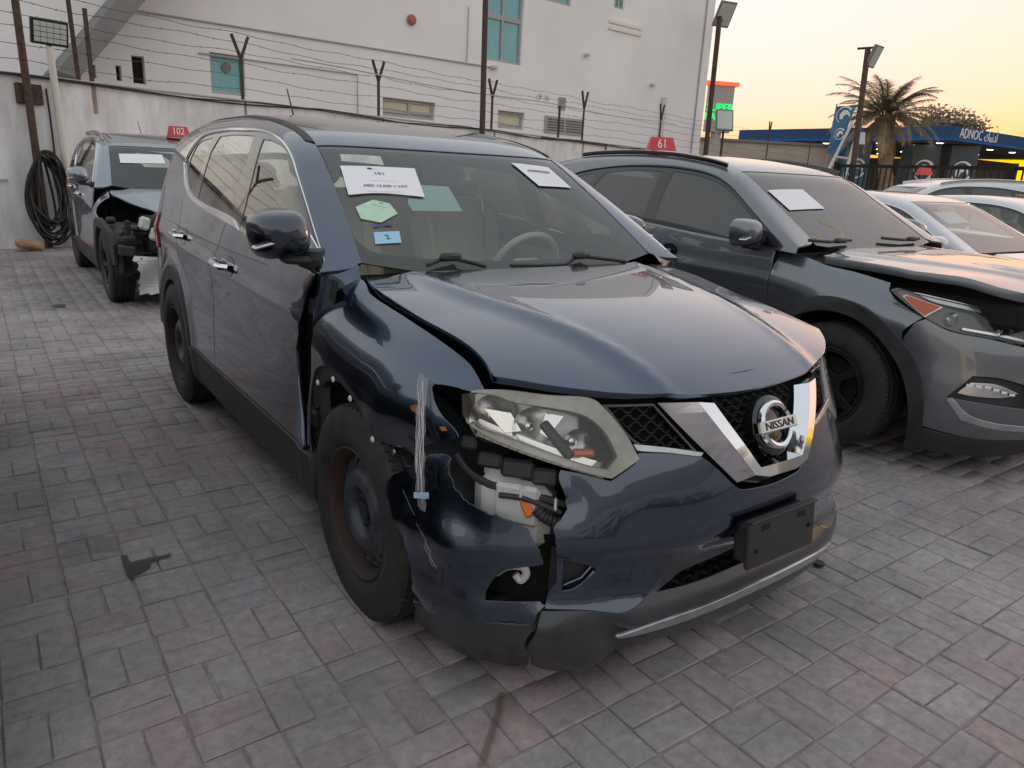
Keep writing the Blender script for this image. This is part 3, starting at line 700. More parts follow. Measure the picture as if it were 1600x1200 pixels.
# ================================================================ the damaged dark blue car
TRR={"fender":[[0.5958,1.4878],[0.4651,1.6062],[0.3761,1.6687],[0.3319,1.6727],[0.2675,1.638],[0.2075,1.6362],[0.0247,1.6429],[-0.1497,1.6354],[-0.2923,1.6134],[-0.3436,1.5996],[-0.3831,1.5715],[-0.4113,1.5569],[-0.378,1.4848],[-0.3317,1.4364],[-0.2773,1.3845],[-0.2744,1.3583],[-0.3031,1.2902],[-0.3379,1.2513],[-0.3777,1.2433],[-0.3956,1.231],[-0.3976,1.2179],[-0.339,1.0954],[-0.2902,1.0045],[-0.2283,0.8799],[-0.1371,0.8465],[-0.0595,0.8734],[-0.035,0.888],[-0.0111,0.9478],[0.0432,1.0205],[0.1182,1.062],[0.2259,1.0632],[0.2895,1.0228],[0.3657,0.947],[0.4077,0.8748],[0.4474,0.7256],[0.4543,0.4916],[0.434,0.3392],[0.4612,0.321],[0.4734,0.4793],[0.4614,0.7167],[0.4248,0.9194],[0.415,1.132],[0.4685,1.2811],[0.5276,1.3952]],"door_front":[[0.44,1.0819],[0.5062,1.0046],[0.5283,0.8933],[0.5936,0.7941],[0.5837,0.6879],[0.5324,0.5569],[0.4782,0.4579]],"torn":[[-1.4155,0.551],[-1.3302,0.6122],[-1.2359,0.6743],[-1.1866,0.7032],[-1.1301,0.708],[-1.125,0.6719],[-1.0964,0.6243],[-1.0468,0.5951],[-0.9685,0.584],[-0.9092,0.5742],[-0.8646,0.5548],[-0.8327,0.5139],[-0.821,0.4813],[-0.8791,0.4663],[-0.9203,0.449],[-0.954,0.4143],[-0.9764,0.3665],[-0.9763,0.3402],[-0.9055,0.3496],[-0.8238,0.3603],[-0.8086,0.3493],[-0.8291,0.3252],[-0.8374,0.2997],[-0.8856,0.2958],[-0.9731,0.2853],[-1.0562,0.2665],[-1.1875,0.2233],[-1.2854,0.1975],[-1.2323,0.309],[-1.2535,0.3809],[-1.304,0.4708],[-1.3475,0.5242]],"lip_right":[[-1.2854,0.1975],[-1.1875,0.2233],[-1.0562,0.2665],[-0.9731,0.2853],[-0.8856,0.2958],[-0.8387,0.2995],[-0.8434,0.2698],[-0.8591,0.2294],[-0.8504,0.2025],[-0.8617,0.126],[-0.9856,0.1059],[-1.0969,0.064],[-1.3582,-0.0305],[-1.3686,0.0603]],"crack":[[-0.7959,0.7121],[-0.7965,0.6859],[-0.771,0.6481],[-0.7673,0.6121],[-0.782,0.5868],[-0.8006,0.567],[-0.7861,0.5244],[-0.7813,0.4639],[-0.7799,0.4189],[-0.8039,0.3676],[-0.8061,0.341]],"bump_low":[[-0.7917,0.3422],[-0.7007,0.3387],[-0.621,0.3279],[-0.5793,0.3237],[-0.5257,0.335],[-0.4557,0.3765],[-0.3933,0.4269],[-0.2959,0.4433],[-0.1887,0.4368]],"grille_low":[[-0.5577,0.7551],[-0.4575,0.7493],[-0.3262,0.7305],[-0.1968,0.6466]],"lamp":[[-1.1177,0.8691],[-1.0935,0.8845],[-1.05,0.8938],[-0.9766,0.8978],[-0.8572,0.8921],[-0.7345,0.8889],[-0.6768,0.8632],[-0.6021,0.7992],[-0.5576,0.7406],[-0.6439,0.6957],[-0.7319,0.7125],[-0.841,0.7371],[-0.9517,0.761],[-1.0444,0.7842],[-1.0944,0.8058],[-1.1121,0.8382]],"lamp_inner":[[-1.1101,0.87],[-1.0772,0.8788],[-1.0095,0.8771],[-0.9558,0.8661],[-0.8593,0.8597],[-0.7762,0.8507],[-0.7213,0.8342],[-0.6726,0.7999],[-0.6395,0.7537],[-0.6678,0.725],[-0.734,0.7346],[-0.8441,0.7593],[-0.9555,0.783],[-1.0469,0.7976],[-1.0985,0.8198]],"hood_right":[[-0.7223,0.3631],[-0.7414,0.2278],[-0.7409,0.1271],[-0.7265,-0.0483],[-0.7092,-0.2407],[-0.7117,-0.3549],[-0.7335,-0.4478]],"hood_front":[[-0.7335,-0.4478],[-0.6222,-0.5441],[-0.5068,-0.6147],[-0.4054,-0.6547],[-0.3014,-0.6956],[-0.1416,-0.7177],[-0.0065,-0.7241]],"fog":[[-0.7798,0.4764],[-0.6917,0.4603],[-0.6651,0.4471],[-0.7221,0.3963],[-0.7727,0.3683]],"chrome":[[-0.6276,0.449],[-0.6405,0.6106],[-0.6352,0.8942],[-0.62,1.0407],[-0.6069,1.2357],[-0.6042,1.4312],[-0.6438,1.7951],[-0.6774,2.2136],[-0.714,2.5247],[-0.793,2.6905],[-0.8819,2.7751],[-0.9484,2.6003],[-0.9803,2.4131],[-0.991,2.1427],[-0.992,1.5063],[-0.9917,1.0736]],"pane_front":[[-0.9869,1.3721],[-0.8939,1.3993],[-0.7743,1.4339],[-0.6655,1.4537],[-0.6436,1.3325],[-0.6339,1.1996],[-0.6356,1.0669],[-0.6541,0.9509],[-0.6755,0.7111],[-0.675,0.5678],[-0.6502,0.4838],[-0.9233,0.6269],[-0.983,1.1019]],"pane_rear":[[-0.9823,2.2032],[-0.9015,2.2317],[-0.8129,2.2364],[-0.7157,2.1606],[-0.6914,1.8809],[-0.6686,1.5906],[-0.793,1.5664],[-0.9106,1.5555],[-0.9897,1.5248],[-0.9923,1.8275]],"pane_quarter":[[-0.9681,2.4446],[-0.9193,2.6024],[-0.8567,2.6556],[-0.7638,2.5692],[-0.7225,2.304],[-0.8313,2.3166],[-0.9173,2.3139],[-0.9744,2.3025]],"ws_clear":[[-0.4372,0.9863],[-0.3628,1.0034],[-0.1406,0.9805],[0.078,0.9252],[0.1273,0.9156],[0.4667,0.4467],[0.431,0.4345],[0.0239,0.4164],[-0.2638,0.4445],[-0.3798,0.47],[-0.4173,0.5014],[-0.449,0.6068]],"paper1":[[-0.3921,0.9117],[-0.1325,0.9001],[-0.1617,0.7301],[-0.3,0.7497],[-0.4093,0.743]],"paper2":[[-0.1408,0.8163],[-0.0624,0.8101],[-0.0694,0.6701],[-0.2205,0.6727],[-0.2133,0.7319]],"paper3":[[0.1676,0.9784],[0.3425,0.9706],[0.3579,0.8233],[0.2045,0.8205]],"hexa":[[-0.3352,0.7166],[-0.2884,0.6962],[-0.2806,0.6447],[-0.3442,0.6018],[-0.3999,0.6237],[-0.4005,0.6818]],"bow":[[-0.3689,0.5972],[-0.3479,0.5889],[-0.314,0.6031],[-0.3146,0.5857],[-0.3413,0.5887],[-0.3705,0.579]],"two":[[-0.3779,0.5562],[-0.3028,0.5598],[-0.3124,0.5066],[-0.387,0.5038]],"wip1":[[-0.2826,0.3869],[-0.2093,0.4118],[-0.1189,0.3704]],"wip2":[[-0.0546,0.3701],[0.0617,0.3645],[0.1333,0.3992],[0.2898,0.3681]],"strip":[[-0.5738,2.6471],[-0.4445,2.4291],[-0.3668,1.9716],[-0.2449,1.9583],[-0.3544,1.4035],[-0.4052,1.1042],[-0.4594,1.1002],[-0.4175,1.3329],[-0.3965,1.5891],[-0.4564,1.9246],[-0.5489,2.2405]],"clips":[[0.3445,0.8783],[0.2029,1.0056],[0.069,0.9897],[-0.0521,0.8395],[-0.1371,0.8264]],"tape":[[-0.2408,1.4022],[-0.2745,1.3457],[-0.2976,1.284],[-0.3111,1.216],[-0.3184,1.1083],[-0.3209,1.0531]],"tape2":[[-1.2182,0.6927],[-1.2011,0.6687],[-1.192,0.636],[-1.1957,0.5931],[-1.1915,0.5521]],"bluebit":[[-1.2237,0.591],[-1.1706,0.6053],[-1.1662,0.5884],[-1.2214,0.5753]],"scratch":[[-1.2793,0.5833],[-1.2414,0.5514],[-1.2035,0.5057],[-1.1705,0.4572],[-1.139,0.4083],[-1.1173,0.3703]],"rust":[[-0.2323,1.1952],[-0.2465,1.2203],[-0.2671,1.2282],[-0.2821,1.1842],[-0.262,1.1758],[-0.2393,1.1779]],"rust2":[[-0.3386,1.1877],[-0.3569,1.2151],[-0.3674,1.2085],[-0.3499,1.1752]],"nubs":[[-0.2072,1.3836]]}
SR=Shape(ROGUE)
def bar_on(mb,pts,r,n=6): mb.tube([Vector(map(float,p)) for p in pts],r,n)
def on(fn,L,off=0,ref=None):
    L=np.array(L,float); a,b=L[:,0],L[:,1]; e=1e-4; X=fn(a,b); N=np.cross(fn(a+e,b)-fn(a-e,b),fn(a,b+e)-fn(a,b-e)); N/=np.linalg.norm(N,axis=1,keepdims=True)
    rp=np.stack([0*a,np.clip(X[:,1],-.15,3.1),0*a+.55],-1); N*=np.where(((X-rp)*N).sum(1,keepdims=True)<0,-1,1); return X+N*off
def nrm(fn,a,b): 
    p=on(fn,[(a,b)])[0]; q=on(fn,[(a,b)],.01)[0]; n=(q-p)/.01; return Vector(p),Vector(n)
def bowl(fn,a,b,r,dep,m,parent,off=-.01,name='reflector_bowl',tilt=0):
    p,n=nrm(fn,a,b); n=Vector((n.x*.35,n.y,n.z*.3)).normalized(); rot=n.to_track_quat('Z','Y').to_matrix(); mb=MB()
    mb.lathe([(-dep*(1-(q**2)),r*q) for q in (1,.9,.75,.6,.45,.3,.15)],c=p+n*off,axis='Z',n=28,rot=rot)
    o=mb.build(name,m,parent,recalc=False)
    k=MB(); k.lathe([(-dep*.98,.012),(-dep*.45,.012),(-dep*.40,.009),(-dep*.38,.0001)],c=p+n*off,axis='Z',n=14,rot=rot); k.build('bulb',MAT['lamp_chrome'],o)
    return o
def mesh_rows(polys,z0,z1,dz,p0,p1,per,amp,off,r,m,parent,fn):
    mb=MB(); k=0; z=z0
    polys=[np.array(p) for p in polys]
    while z<z1:
        L=[]; ps=np.arange(p0,p1,per/8)
        for p in ps:
            f=((p/per)+(k%2)*.5)%1; t=abs(f*2-1); t=min(1,max(0,(t-.25)/.5)); L.append((p,z+amp*(t-.5)*2))
        L=np.array(L); ins=np.zeros(len(L),bool)
        for q in polys: ins|=inpoly(L,q)
        i=0
        while i<len(L):
            if ins[i]:
                j=i
                while j+1<len(L) and ins[j+1]: j+=1
                if j-i>=2:
                    A=on(fn,L[i:j+1],off); B=on(fn,L[i:j+1],off-.022); n=len(A); V=[];F=[]
                    for q in range(n):
                        for X in (A[q]+np.array([0,0,r]),A[q]-np.array([0,0,r]),B[q]-np.array([0,0,r]),B[q]+np.array([0,0,r])): V.append(tuple(X))
                    for q in range(n-1):
                        for s in range(4): F.append((q*4+s,q*4+(s+1)%4,(q+1)*4+(s+1)%4,(q+1)*4+s))
                    mb.add(V,F)
                i=j+1
            else: i+=1
        z+=dz; k+=1
    return mb.build('grille_mesh',m,parent)
def ragged(L,amp,seed):
    """torn plastic edge: small random steps between the traced points"""
    rn=random.Random(seed); o=[]
    for i in range(len(L)-1):
        a,b=np.array(L[i]),np.array(L[i+1]); o.append(tuple(a)); k=max(1,int(np.linalg.norm(b-a)/.016))
        for q in range(1,k+1):
            t=(q-rn.uniform(.2,.8))/k
            if 0<t<1: o.append(tuple(a+(b-a)*t+np.array([rn.uniform(-amp,amp),rn.uniform(-amp,amp)])))
    return o+[tuple(L[-1])]
navy=paint('navy_paint',(.047,.068,.110),metal=1.0,dust=.05,rough=.24)
def rogue_front(S,root,pm):
    T=TRR; mi=lambda L:[(-a,b) for a,b in L]; rg=S.ring; sc=(.85,1)
    crack=T['crack']; low=T['bump_low']; gl=T['grille_low']; lamp=T['lamp']; li=T['lamp_inner']
    lampm=mi(lamp)
    # painted bumper skin, right of the tear
    midtop=[(.20,.647),(.16,.627),(.08,.620),(0,.617),(-.08,.620),(-.16,.627),(-.20,.647)]
    lm_low=mi([lamp[8],lamp[9],lamp[10],lamp[11],lamp[12],lamp[13]])[::-1]
    ol=ragged(crack,.004,7)+low[1:]+[(-.1,.436),(0,.44),(.1,.436)]+mi(low)[::-1]+[(1.0,.285),(1.24,.21),(1.27,.40),(1.36,.54),(1.24,.68)]+lm_low+[(a+.01,b) for a,b in mi(gl[:-1])]+midtop+gl[:-1][::-1]+[(lamp[8][0]-.01,lamp[8][1]-.012),(lamp[9][0],lamp[9][1]-.008),(lamp[10][0],lamp[10][1]-.008)]
    fog=T['fog']; fogc=[(-.765,.478)]+fog[1:4]+[(-.765,.37)]
    def bd(X,N):
        # soft styling shelf above the lamp pocket and small parking dents
        w=np.exp(-((X[:,2]-.475)/.02)**2)*sstep(.28,.45,np.abs(X[:,0]))
        X=X-N*(.010*w)[:,None]
        c=np.array([-.42,-.74,.55]); d=np.linalg.norm((X-c)*np.array([1,1,1.4]),axis=1); X=X-N*(.008*np.exp(-(d/.09)**2))[:,None]
        c=np.array([-.60,-.62,.62]); d=np.linalg.norm((X-c)*np.array([1,1,1.6]),axis=1); X=X-N*(.012*np.exp(-(d/.05)**2))[:,None]
        return X
    b=panel('bumper_skin',rg,ol,pm,root,holes=[[(-.765,.474),fog[1],fog[2],fog[3],(-.765,.385)],mi([(-.95,.44),(-.80,.474),fog[1],fog[2],fog[3],(-.80,.37),(-.95,.35)])],step=.022,sc=sc,thick=.006,corner=32,disp=bd)
    panel('lamp_pocket',rg,[(-.80,.50),(-.64,.50),(-.64,.35),(-.80,.33)],MAT['black_plastic'],b,step=.03,sc=sc,off=-.035,thick=0)
    for k in range(2):
        q=[(-.76+.0*k,.372+.02*k),(-.715+.01*k,.392+.022*k),(-.672,.442+.012*k)]
        mb=MB(); bar_on(mb,on(rg,q,-.006-.012*k),.004); mb.build('pocket_rib',pm,b)
    # torn corner, hanging off the tape
    def td(X,N):
        y=X[:,1]; z=X[:,2]
        s=np.sin(X[:,0]*23+z*31)*.003+np.sin(y*37-z*17)*.003
        k=np.exp(-((z-.47)/.05)**2)
        cr=np.exp(-((np.abs((y+.30)+.35*(z-.55)))/.018)**2)
        return X+N*(s+.012*k-.010*cr+.012)[:,None]
    panel('torn_bumper_corner',rg,ragged(T['torn'][:13],.0045,3)+[tuple(p) for p in T['torn'][13:19]]+ragged(T['torn'][19:23],.004,4)+[tuple(p) for p in T['torn'][23:]],pm,root,step=.018,sc=sc,thick=.004,corner=22,disp=td)
    panel('fog_cavity',rg,[(-1.02,.50),(-.79,.50),(-.79,.33),(-1.02,.31)],MAT['dark_void'],root,step=.04,sc=sc,off=-.09,thick=0)
    # lower valance
    lip=[(a,max(.075,b)) for a,b in T['lip_right']]
    def ld(X,N):
        s=np.sin(X[:,0]*15)*.004+np.sin(X[:,2]*60+X[:,1]*20)*.003
        return X+N*(s+.010)[:,None]
    panel('torn_valance_corner',rg,ragged(lip,.0035,5),MAT['valance_plastic'],root,step=.02,sc=sc,thick=.005,corner=30,disp=ld)
    vt=[(a,b-.003) for a,b in low]
    vo=[(-.815,.335)]+vt[1:]+[(-.1,.433),(0,.437),(.1,.433)]+mi(vt)[::-1]+[(1.0,.28),(1.24,.205),(1.26,.12),(.95,.15),(.7,.185),(.44,.20),(.16,.18),(-.16,.18),(-.44,.205),(-.58,.20),(-.665,.18),(-.74,.125),(-.80,.115),(-.845,.13),(-.835,.17),(-.855,.21),(-.83,.27)]
    intake=[(-.46,.352),(-.40,.375),(-.36,.396),(-.22,.410),(0,.422),(.22,.410),(.36,.396),(.40,.375),(.46,.352),(.3,.349),(0,.352),(-.28,.349)]
    def vd(X,N):
        ps=np.arctan2(X[:,0],-X[:,1]); z=X[:,2]
        f=.034*np.exp(-((ps+.70)/.085)**2-((z-.205)/.05)**2)-.030*np.exp(-((ps+.60+.6*(z-.25))/.045)**2-((z-.25)/.05)**2)+.02*np.exp(-((ps+.80)/.05)**2-((z-.29)/.03)**2)
        dz=-.012*np.exp(-((ps+.72)/.12)**2)*sstep(.32,.18,z)
        X=X+N*(f+.006*sstep(.33,.28,z))[:,None]; X[:,2]+=dz; return X
    v=panel('lower_valance',rg,vo,MAT['valance_plastic'],root,holes=[intake],step=.02,sc=sc,thick=.03,corner=32,disp=vd)
    panel('intake_back',rg,[(-.50,.33),(-.36,.42),(0,.45),(.36,.42),(.50,.33)],MAT['dark_void'],v,step=.05,sc=sc,off=-.11,thick=0)
    mesh_rows([intake],.355,.43,.017,-.46,.46,.07,.0045,-.035,.0016,MAT['black_plastic'],v,rg)
    trim=[(-.60,.258),(-.45,.279),(-.22,.284),(.08,.286),(.34,.284),(.60,.262),(.58,.250),(.34,.258),(.08,.258),(-.22,.256),(-.45,.254),(-.585,.252)]
    panel('silver_trim',rg,trim,MAT['satin_silver'],v,step=.02,sc=sc,off=.013,thick=.012,corner=50)
    # grille
    gb=panel('grille_back',rg,[(-.72,.74),(-.3,.70),(0,.62),(.3,.70),(.72,.74),(.75,.90),(.3,.93),(0,.93),(-.3,.93),(-.75,.90)],MAT['dark_void'],root,step=.05,sc=sc,off=-.065,thick=0)
    pr=[(-.665,.868),(-.50,.868),(-.355,.752),(-.545,.775)]; pmid=[(-.285,.885),(-.105,.69),(.105,.69),(.285,.885)]
    mesh_rows([pr,pmid,mi(pr)],.685,.90,.0175,-.68,.68,.056,.0058,-.012,.0016,MAT['black_plastic'],root,rg)
    for L in (pr,mi(pr)):
        c=np.array(L).mean(0); g=[tuple(c+(np.array(p)-c)*1.10) for p in L]
        panel('grille_frame',rg,g,MAT['black_gloss'],root,holes=[L],step=.03,sc=sc,off=-.004,thick=.02)
    for s in (1,-1):
        st_=[(s*a,b) for a,b in [(-.565,.762),(-.457,.752),(-.335,.735),(-.325,.742),(-.457,.763),(-.575,.776)]]
        panel('grille_lower_trim',rg,st_,MAT['satin_silver'],root,step=.02,sc=sc,off=.006,thick=.01,corner=60)
    panel('bonnet_seal',rg,[(-.80,.905),(-.5,.893),(-.25,.893),(0,.895),(.25,.893),(.5,.893),(.80,.905),(.78,.93),(.4,.925),(0,.93),(-.4,.925),(-.78,.93)],MAT['black_plastic'],root,step=.04,sc=sc,off=-.02,thick=.02)
    # chrome V
    outer=[(-.485,.875),(-.30,.868),(-.24,.875),(-.118,.700),(0,.686),(.118,.700),(.24,.875),(.30,.868),(.485,.875),(.186,.648),(.10,.628),(-.10,.628),(-.186,.648)]
    inner=[(-.375,.872),(-.305,.866),(-.285,.866),(-.136,.690),(0,.676),(.136,.690),(.285,.866),(.305,.866),(.375,.872),(.155,.662),(.085,.646),(-.085,.646),(-.155,.662)]
    outer=[(-.485,.873),(-.27,.862),(-.105,.695),(.105,.695),(.27,.862),(.485,.873),(.182,.650),(.09,.634),(-.09,.634),(-.182,.650)]
    inner=[(-.355,.862),(-.29,.856),(-.118,.684),(.118,.684),(.29,.856),(.355,.862),(.146,.668),(.08,.655),(-.08,.655),(-.146,.668)]
    raised('chrome_v',rg,outer,inner,.0,.042,MAT['chrome'],root)
    # badge
    p,n=nrm(rg,0,.78); p=p+n*.028; rot=Matrix(((1,0,0),tuple(n.cross(Vector((1,0,0)))),tuple(n))).transposed()
    bd_=empty('badge'); bd_.parent=root
    mb=MB(); mb.lathe([(-.03,.088),(-.004,.086),(0,.078),(.002,.0001)],c=p,axis='Z',n=32,rot=rot); mb.build('badge_disc',MAT['black_gloss'],bd_)
    mb=MB(); mb.lathe([(.004,.070),(.014,.069),(.020,.062),(.016,.053),(.004,.051)],c=p,axis='Z',n=48,rot=rot); mb.build('badge_ring',MAT['chrome'],bd_)
    mb=MB(); mb.box(p+rot@Vector((0,0,.016)),(.168,.034,.014),rot,.003); mb.build('badge_bar',MAT['satin_silver'],bd_)
    text('badge_lettering','NISSAN',MAT['ink'],bd_,p+rot@Vector((0,0,.0240)),rot,size=.031,ext=.0008,sx=1.25)
    # plate holder
    p,n=nrm(rg,.02,.462); n=Vector((0,-1,.10)).normalized(); p=Vector((.018,-.862,.472)); rot=Matrix((Vector((1,0,0)),n.cross(Vector((1,0,0))),n)).transposed()
    h=MB(); h.box(p,(.315,.142,.018),rot,.005).box(p+rot@Vector((0,.072,.004)),(.315,.006,.026),rot,.002).box(p+rot@Vector((0,0,-.03)),(.30,.12,.05),rot,.01)
    ph=h.build('plate_holder',MAT['black_plastic'],root)
    for sx in (-1,1):
        MB().box(p+rot@Vector((sx*.085,.045,.0095)),(.036,.017,.002),rot).build('holder_slot',MAT['dark_void'],ph)
        q=MB(); q.lathe([(.0095,.0075),(.0125,.0075),(.0125,.004),(.0095,.004)],c=p+rot@Vector((sx*.125,-.018 if sx<0 else -.0,0)),axis='Z',n=12,rot=rot); q.build('holder_screw',MAT['dark_void'],ph)
    # headlamps
    cl_=np.array(li).mean(0); li=[tuple(cl_+(np.array(p)-cl_)*np.array([1.05,1.09])) for p in li]
    for s,LM,LI in ((-1,lamp,li),(1,mi(lamp),mi(li))):
        fr=panel('headlamp',rg,LM,MAT['lens_haze'],root,holes=[LI],step=.018,sc=sc,off=.004,thick=.03,corner=34)
        panel('lamp_housing',rg,LM,MAT['lamp_grey'],fr,step=.04,sc=sc,off=-.085,thick=0)
        panel('lamp_bezel',rg,LM,MAT['black_gloss'],fr,holes=[LI],step=.03,sc=sc,off=-.03,thick=.05)
        bowl(rg,s*1.01,.822,.066,.07,MAT['lamp_chrome'],fr,-.015); bowl(rg,s*.885,.806,.058,.06,MAT['lamp_chrome'],fr,-.018); bowl(rg,s*.745,.775,.040,.05,MAT['lamp_chrome'],fr,-.018,'indicator_bowl')
        panel('lamp_blade',rg,[(s*1.06,.845),(s*.97,.842),(s*.93,.80),(s*.98,.79)],MAT['chrome'],fr,step=.03,sc=sc,off=-.03,thick=.004); panel('lamp_blade',rg,[(s*.86,.85),(s*.80,.845),(s*.845,.79),(s*.87,.80)],MAT['chrome'],fr,step=.03,sc=sc,off=-.026,thick=.004)
        p,n=nrm(rg,s*.815,.785); rot=n.to_track_quat('Z','Y').to_matrix()
        MB().box(p-n*.03,(.028,.12,.05),rot@Matrix.Rotation(s*R_(-42),3,'Z'),.006).build('lamp_divider',MAT['black_plastic'],fr)
        p,n=nrm(rg,s*.73,.757); MB().box(p-n*.02,(.06,.022,.02),n.to_track_quat('Z','Y').to_matrix(),.006).build('indicator_reflector',MAT['amber'],fr)
        panel('lamp_chrome_shelf',rg,[(s*1.08,.80),(s*.90,.757),(s*.70,.722),(s*.68,.737),(s*.88,.778),(s*1.07,.816)],MAT['lamp_chrome'],fr,step=.03,sc=sc,off=-.035,thick=.0)
        for k in range(15):
            a0=1.06-k*.0265; z0=.792-(1.06-a0)*.205
            panel('light_guide',rg,[(s*a0,z0),(s*(a0-.023),z0-.0045),(s*(a0-.023),z0-.0205),(s*a0,z0-.016)],MAT['lens_haze'],fr,step=.03,sc=sc,off=-.004,thick=.006)
        panel('lens',rg,LI,MAT['lamp_lens'],fr,step=.05,sc=sc,off=.006,thick=0)
    # what the tear lays open
    p,n=nrm(rg,-.95,.575); p=p-n*.13; t=Vector((0,0,1)).cross(n).normalized(); rot=Matrix((t,n.cross(t)*-1 if False else Vector((0,0,1)),n)).transposed()
    r=MB(); r.box(p,(.22,.20,.12),rot,.03).box(p+rot@Vector((.02,.03,.055)),(.13,.12,.03),rot,.012).box(p+rot@Vector((-.03,.11,-.01)),(.12,.06,.09),rot,.02); rs=r.build('washer_tank',MAT['white_plastic'],root)
    mb=MB(); bar_on(mb,smoothpath(on(rg,[(-1.15,.70),(-1.10,.665),(-1.02,.645),(-.92,.645),(-.83,.632),(-.77,.622)],-.055),6),.0105,8); mb.build('loom_hose',MAT['black_plastic'],root)
    mb=MB(); bar_on(mb,smoothpath(on(rg,[(-.98,.625),(-.90,.628),(-.82,.612),(-.78,.60)],-.045),6),.0085,8); mb.build('loom_hose',MAT['black_plastic'],root)
    mb=MB(); pts=smoothpath(on(rg,[(-.86,.605),(-.83,.585),(-.79,.575),(-.75,.575)],-.05),6); mb.tube(pts,[.015+.003*(k%2) for k in range(len(pts))],10); mb.build('ribbed_hose',MAT['black_plastic'],root)
    p,n=nrm(rg,-.885,.603); MB().box(p-n*.052,(.032,.048,.012),n.to_track_quat('Z','Y').to_matrix()@Matrix.Rotation(.5,3,'Z'),.004).build('orange_clip',MAT['amber'],root)
    for a,z in ((-.91,.645),(-.80,.622)):
        p,n=nrm(rg,a,z); MB().box(p-n*.05,(.008,.034,.03),n.to_track_quat('Z','Y').to_matrix(),.003).build('hose_clip',MAT['white_plastic'],root)
    for a,z,d in ((-.93,.70,(.09,.05,.05)),(-.84,.688,(.07,.045,.06)),(-1.02,.71,(.07,.04,.06)),(-1.10,.745,(.05,.035,.05))):
        p,n=nrm(rg,a,z); MB().box(p-n*.06,d,n.to_track_quat('Z','Y').to_matrix(),.008).build('lamp_bracket',MAT['black_plastic'],root)
    mb=MB(); bar_on(mb,smoothpath(on(rg,[(-.965,.40),(-.93,.425),(-.885,.43),(-.87,.41),(-.885,.39),(-.905,.405)],-.04),5),.011,8); mb.build('fog_pipe',MAT['white_plastic'],root)
    mb=MB(); bar_on(mb,smoothpath(on(rg,[(-1.0,.385),(-.985,.40),(-.975,.42)],-.03),5),.006,8); mb.build('fog_bracket',MAT['white_plastic'],root)
    MB().box((0,-.46,.58),(.95,.06,.60),None,.01).build('radiator_support',MAT['dark_void'],root)
    panel('under_shield',rg,[(-1.3,.16),(0,.16),(1.3,.16),(1.3,.30),(0,.30),(-1.3,.30)],MAT['dark_void'],root,step=.1,sc=sc,off=-.16,thick=0)
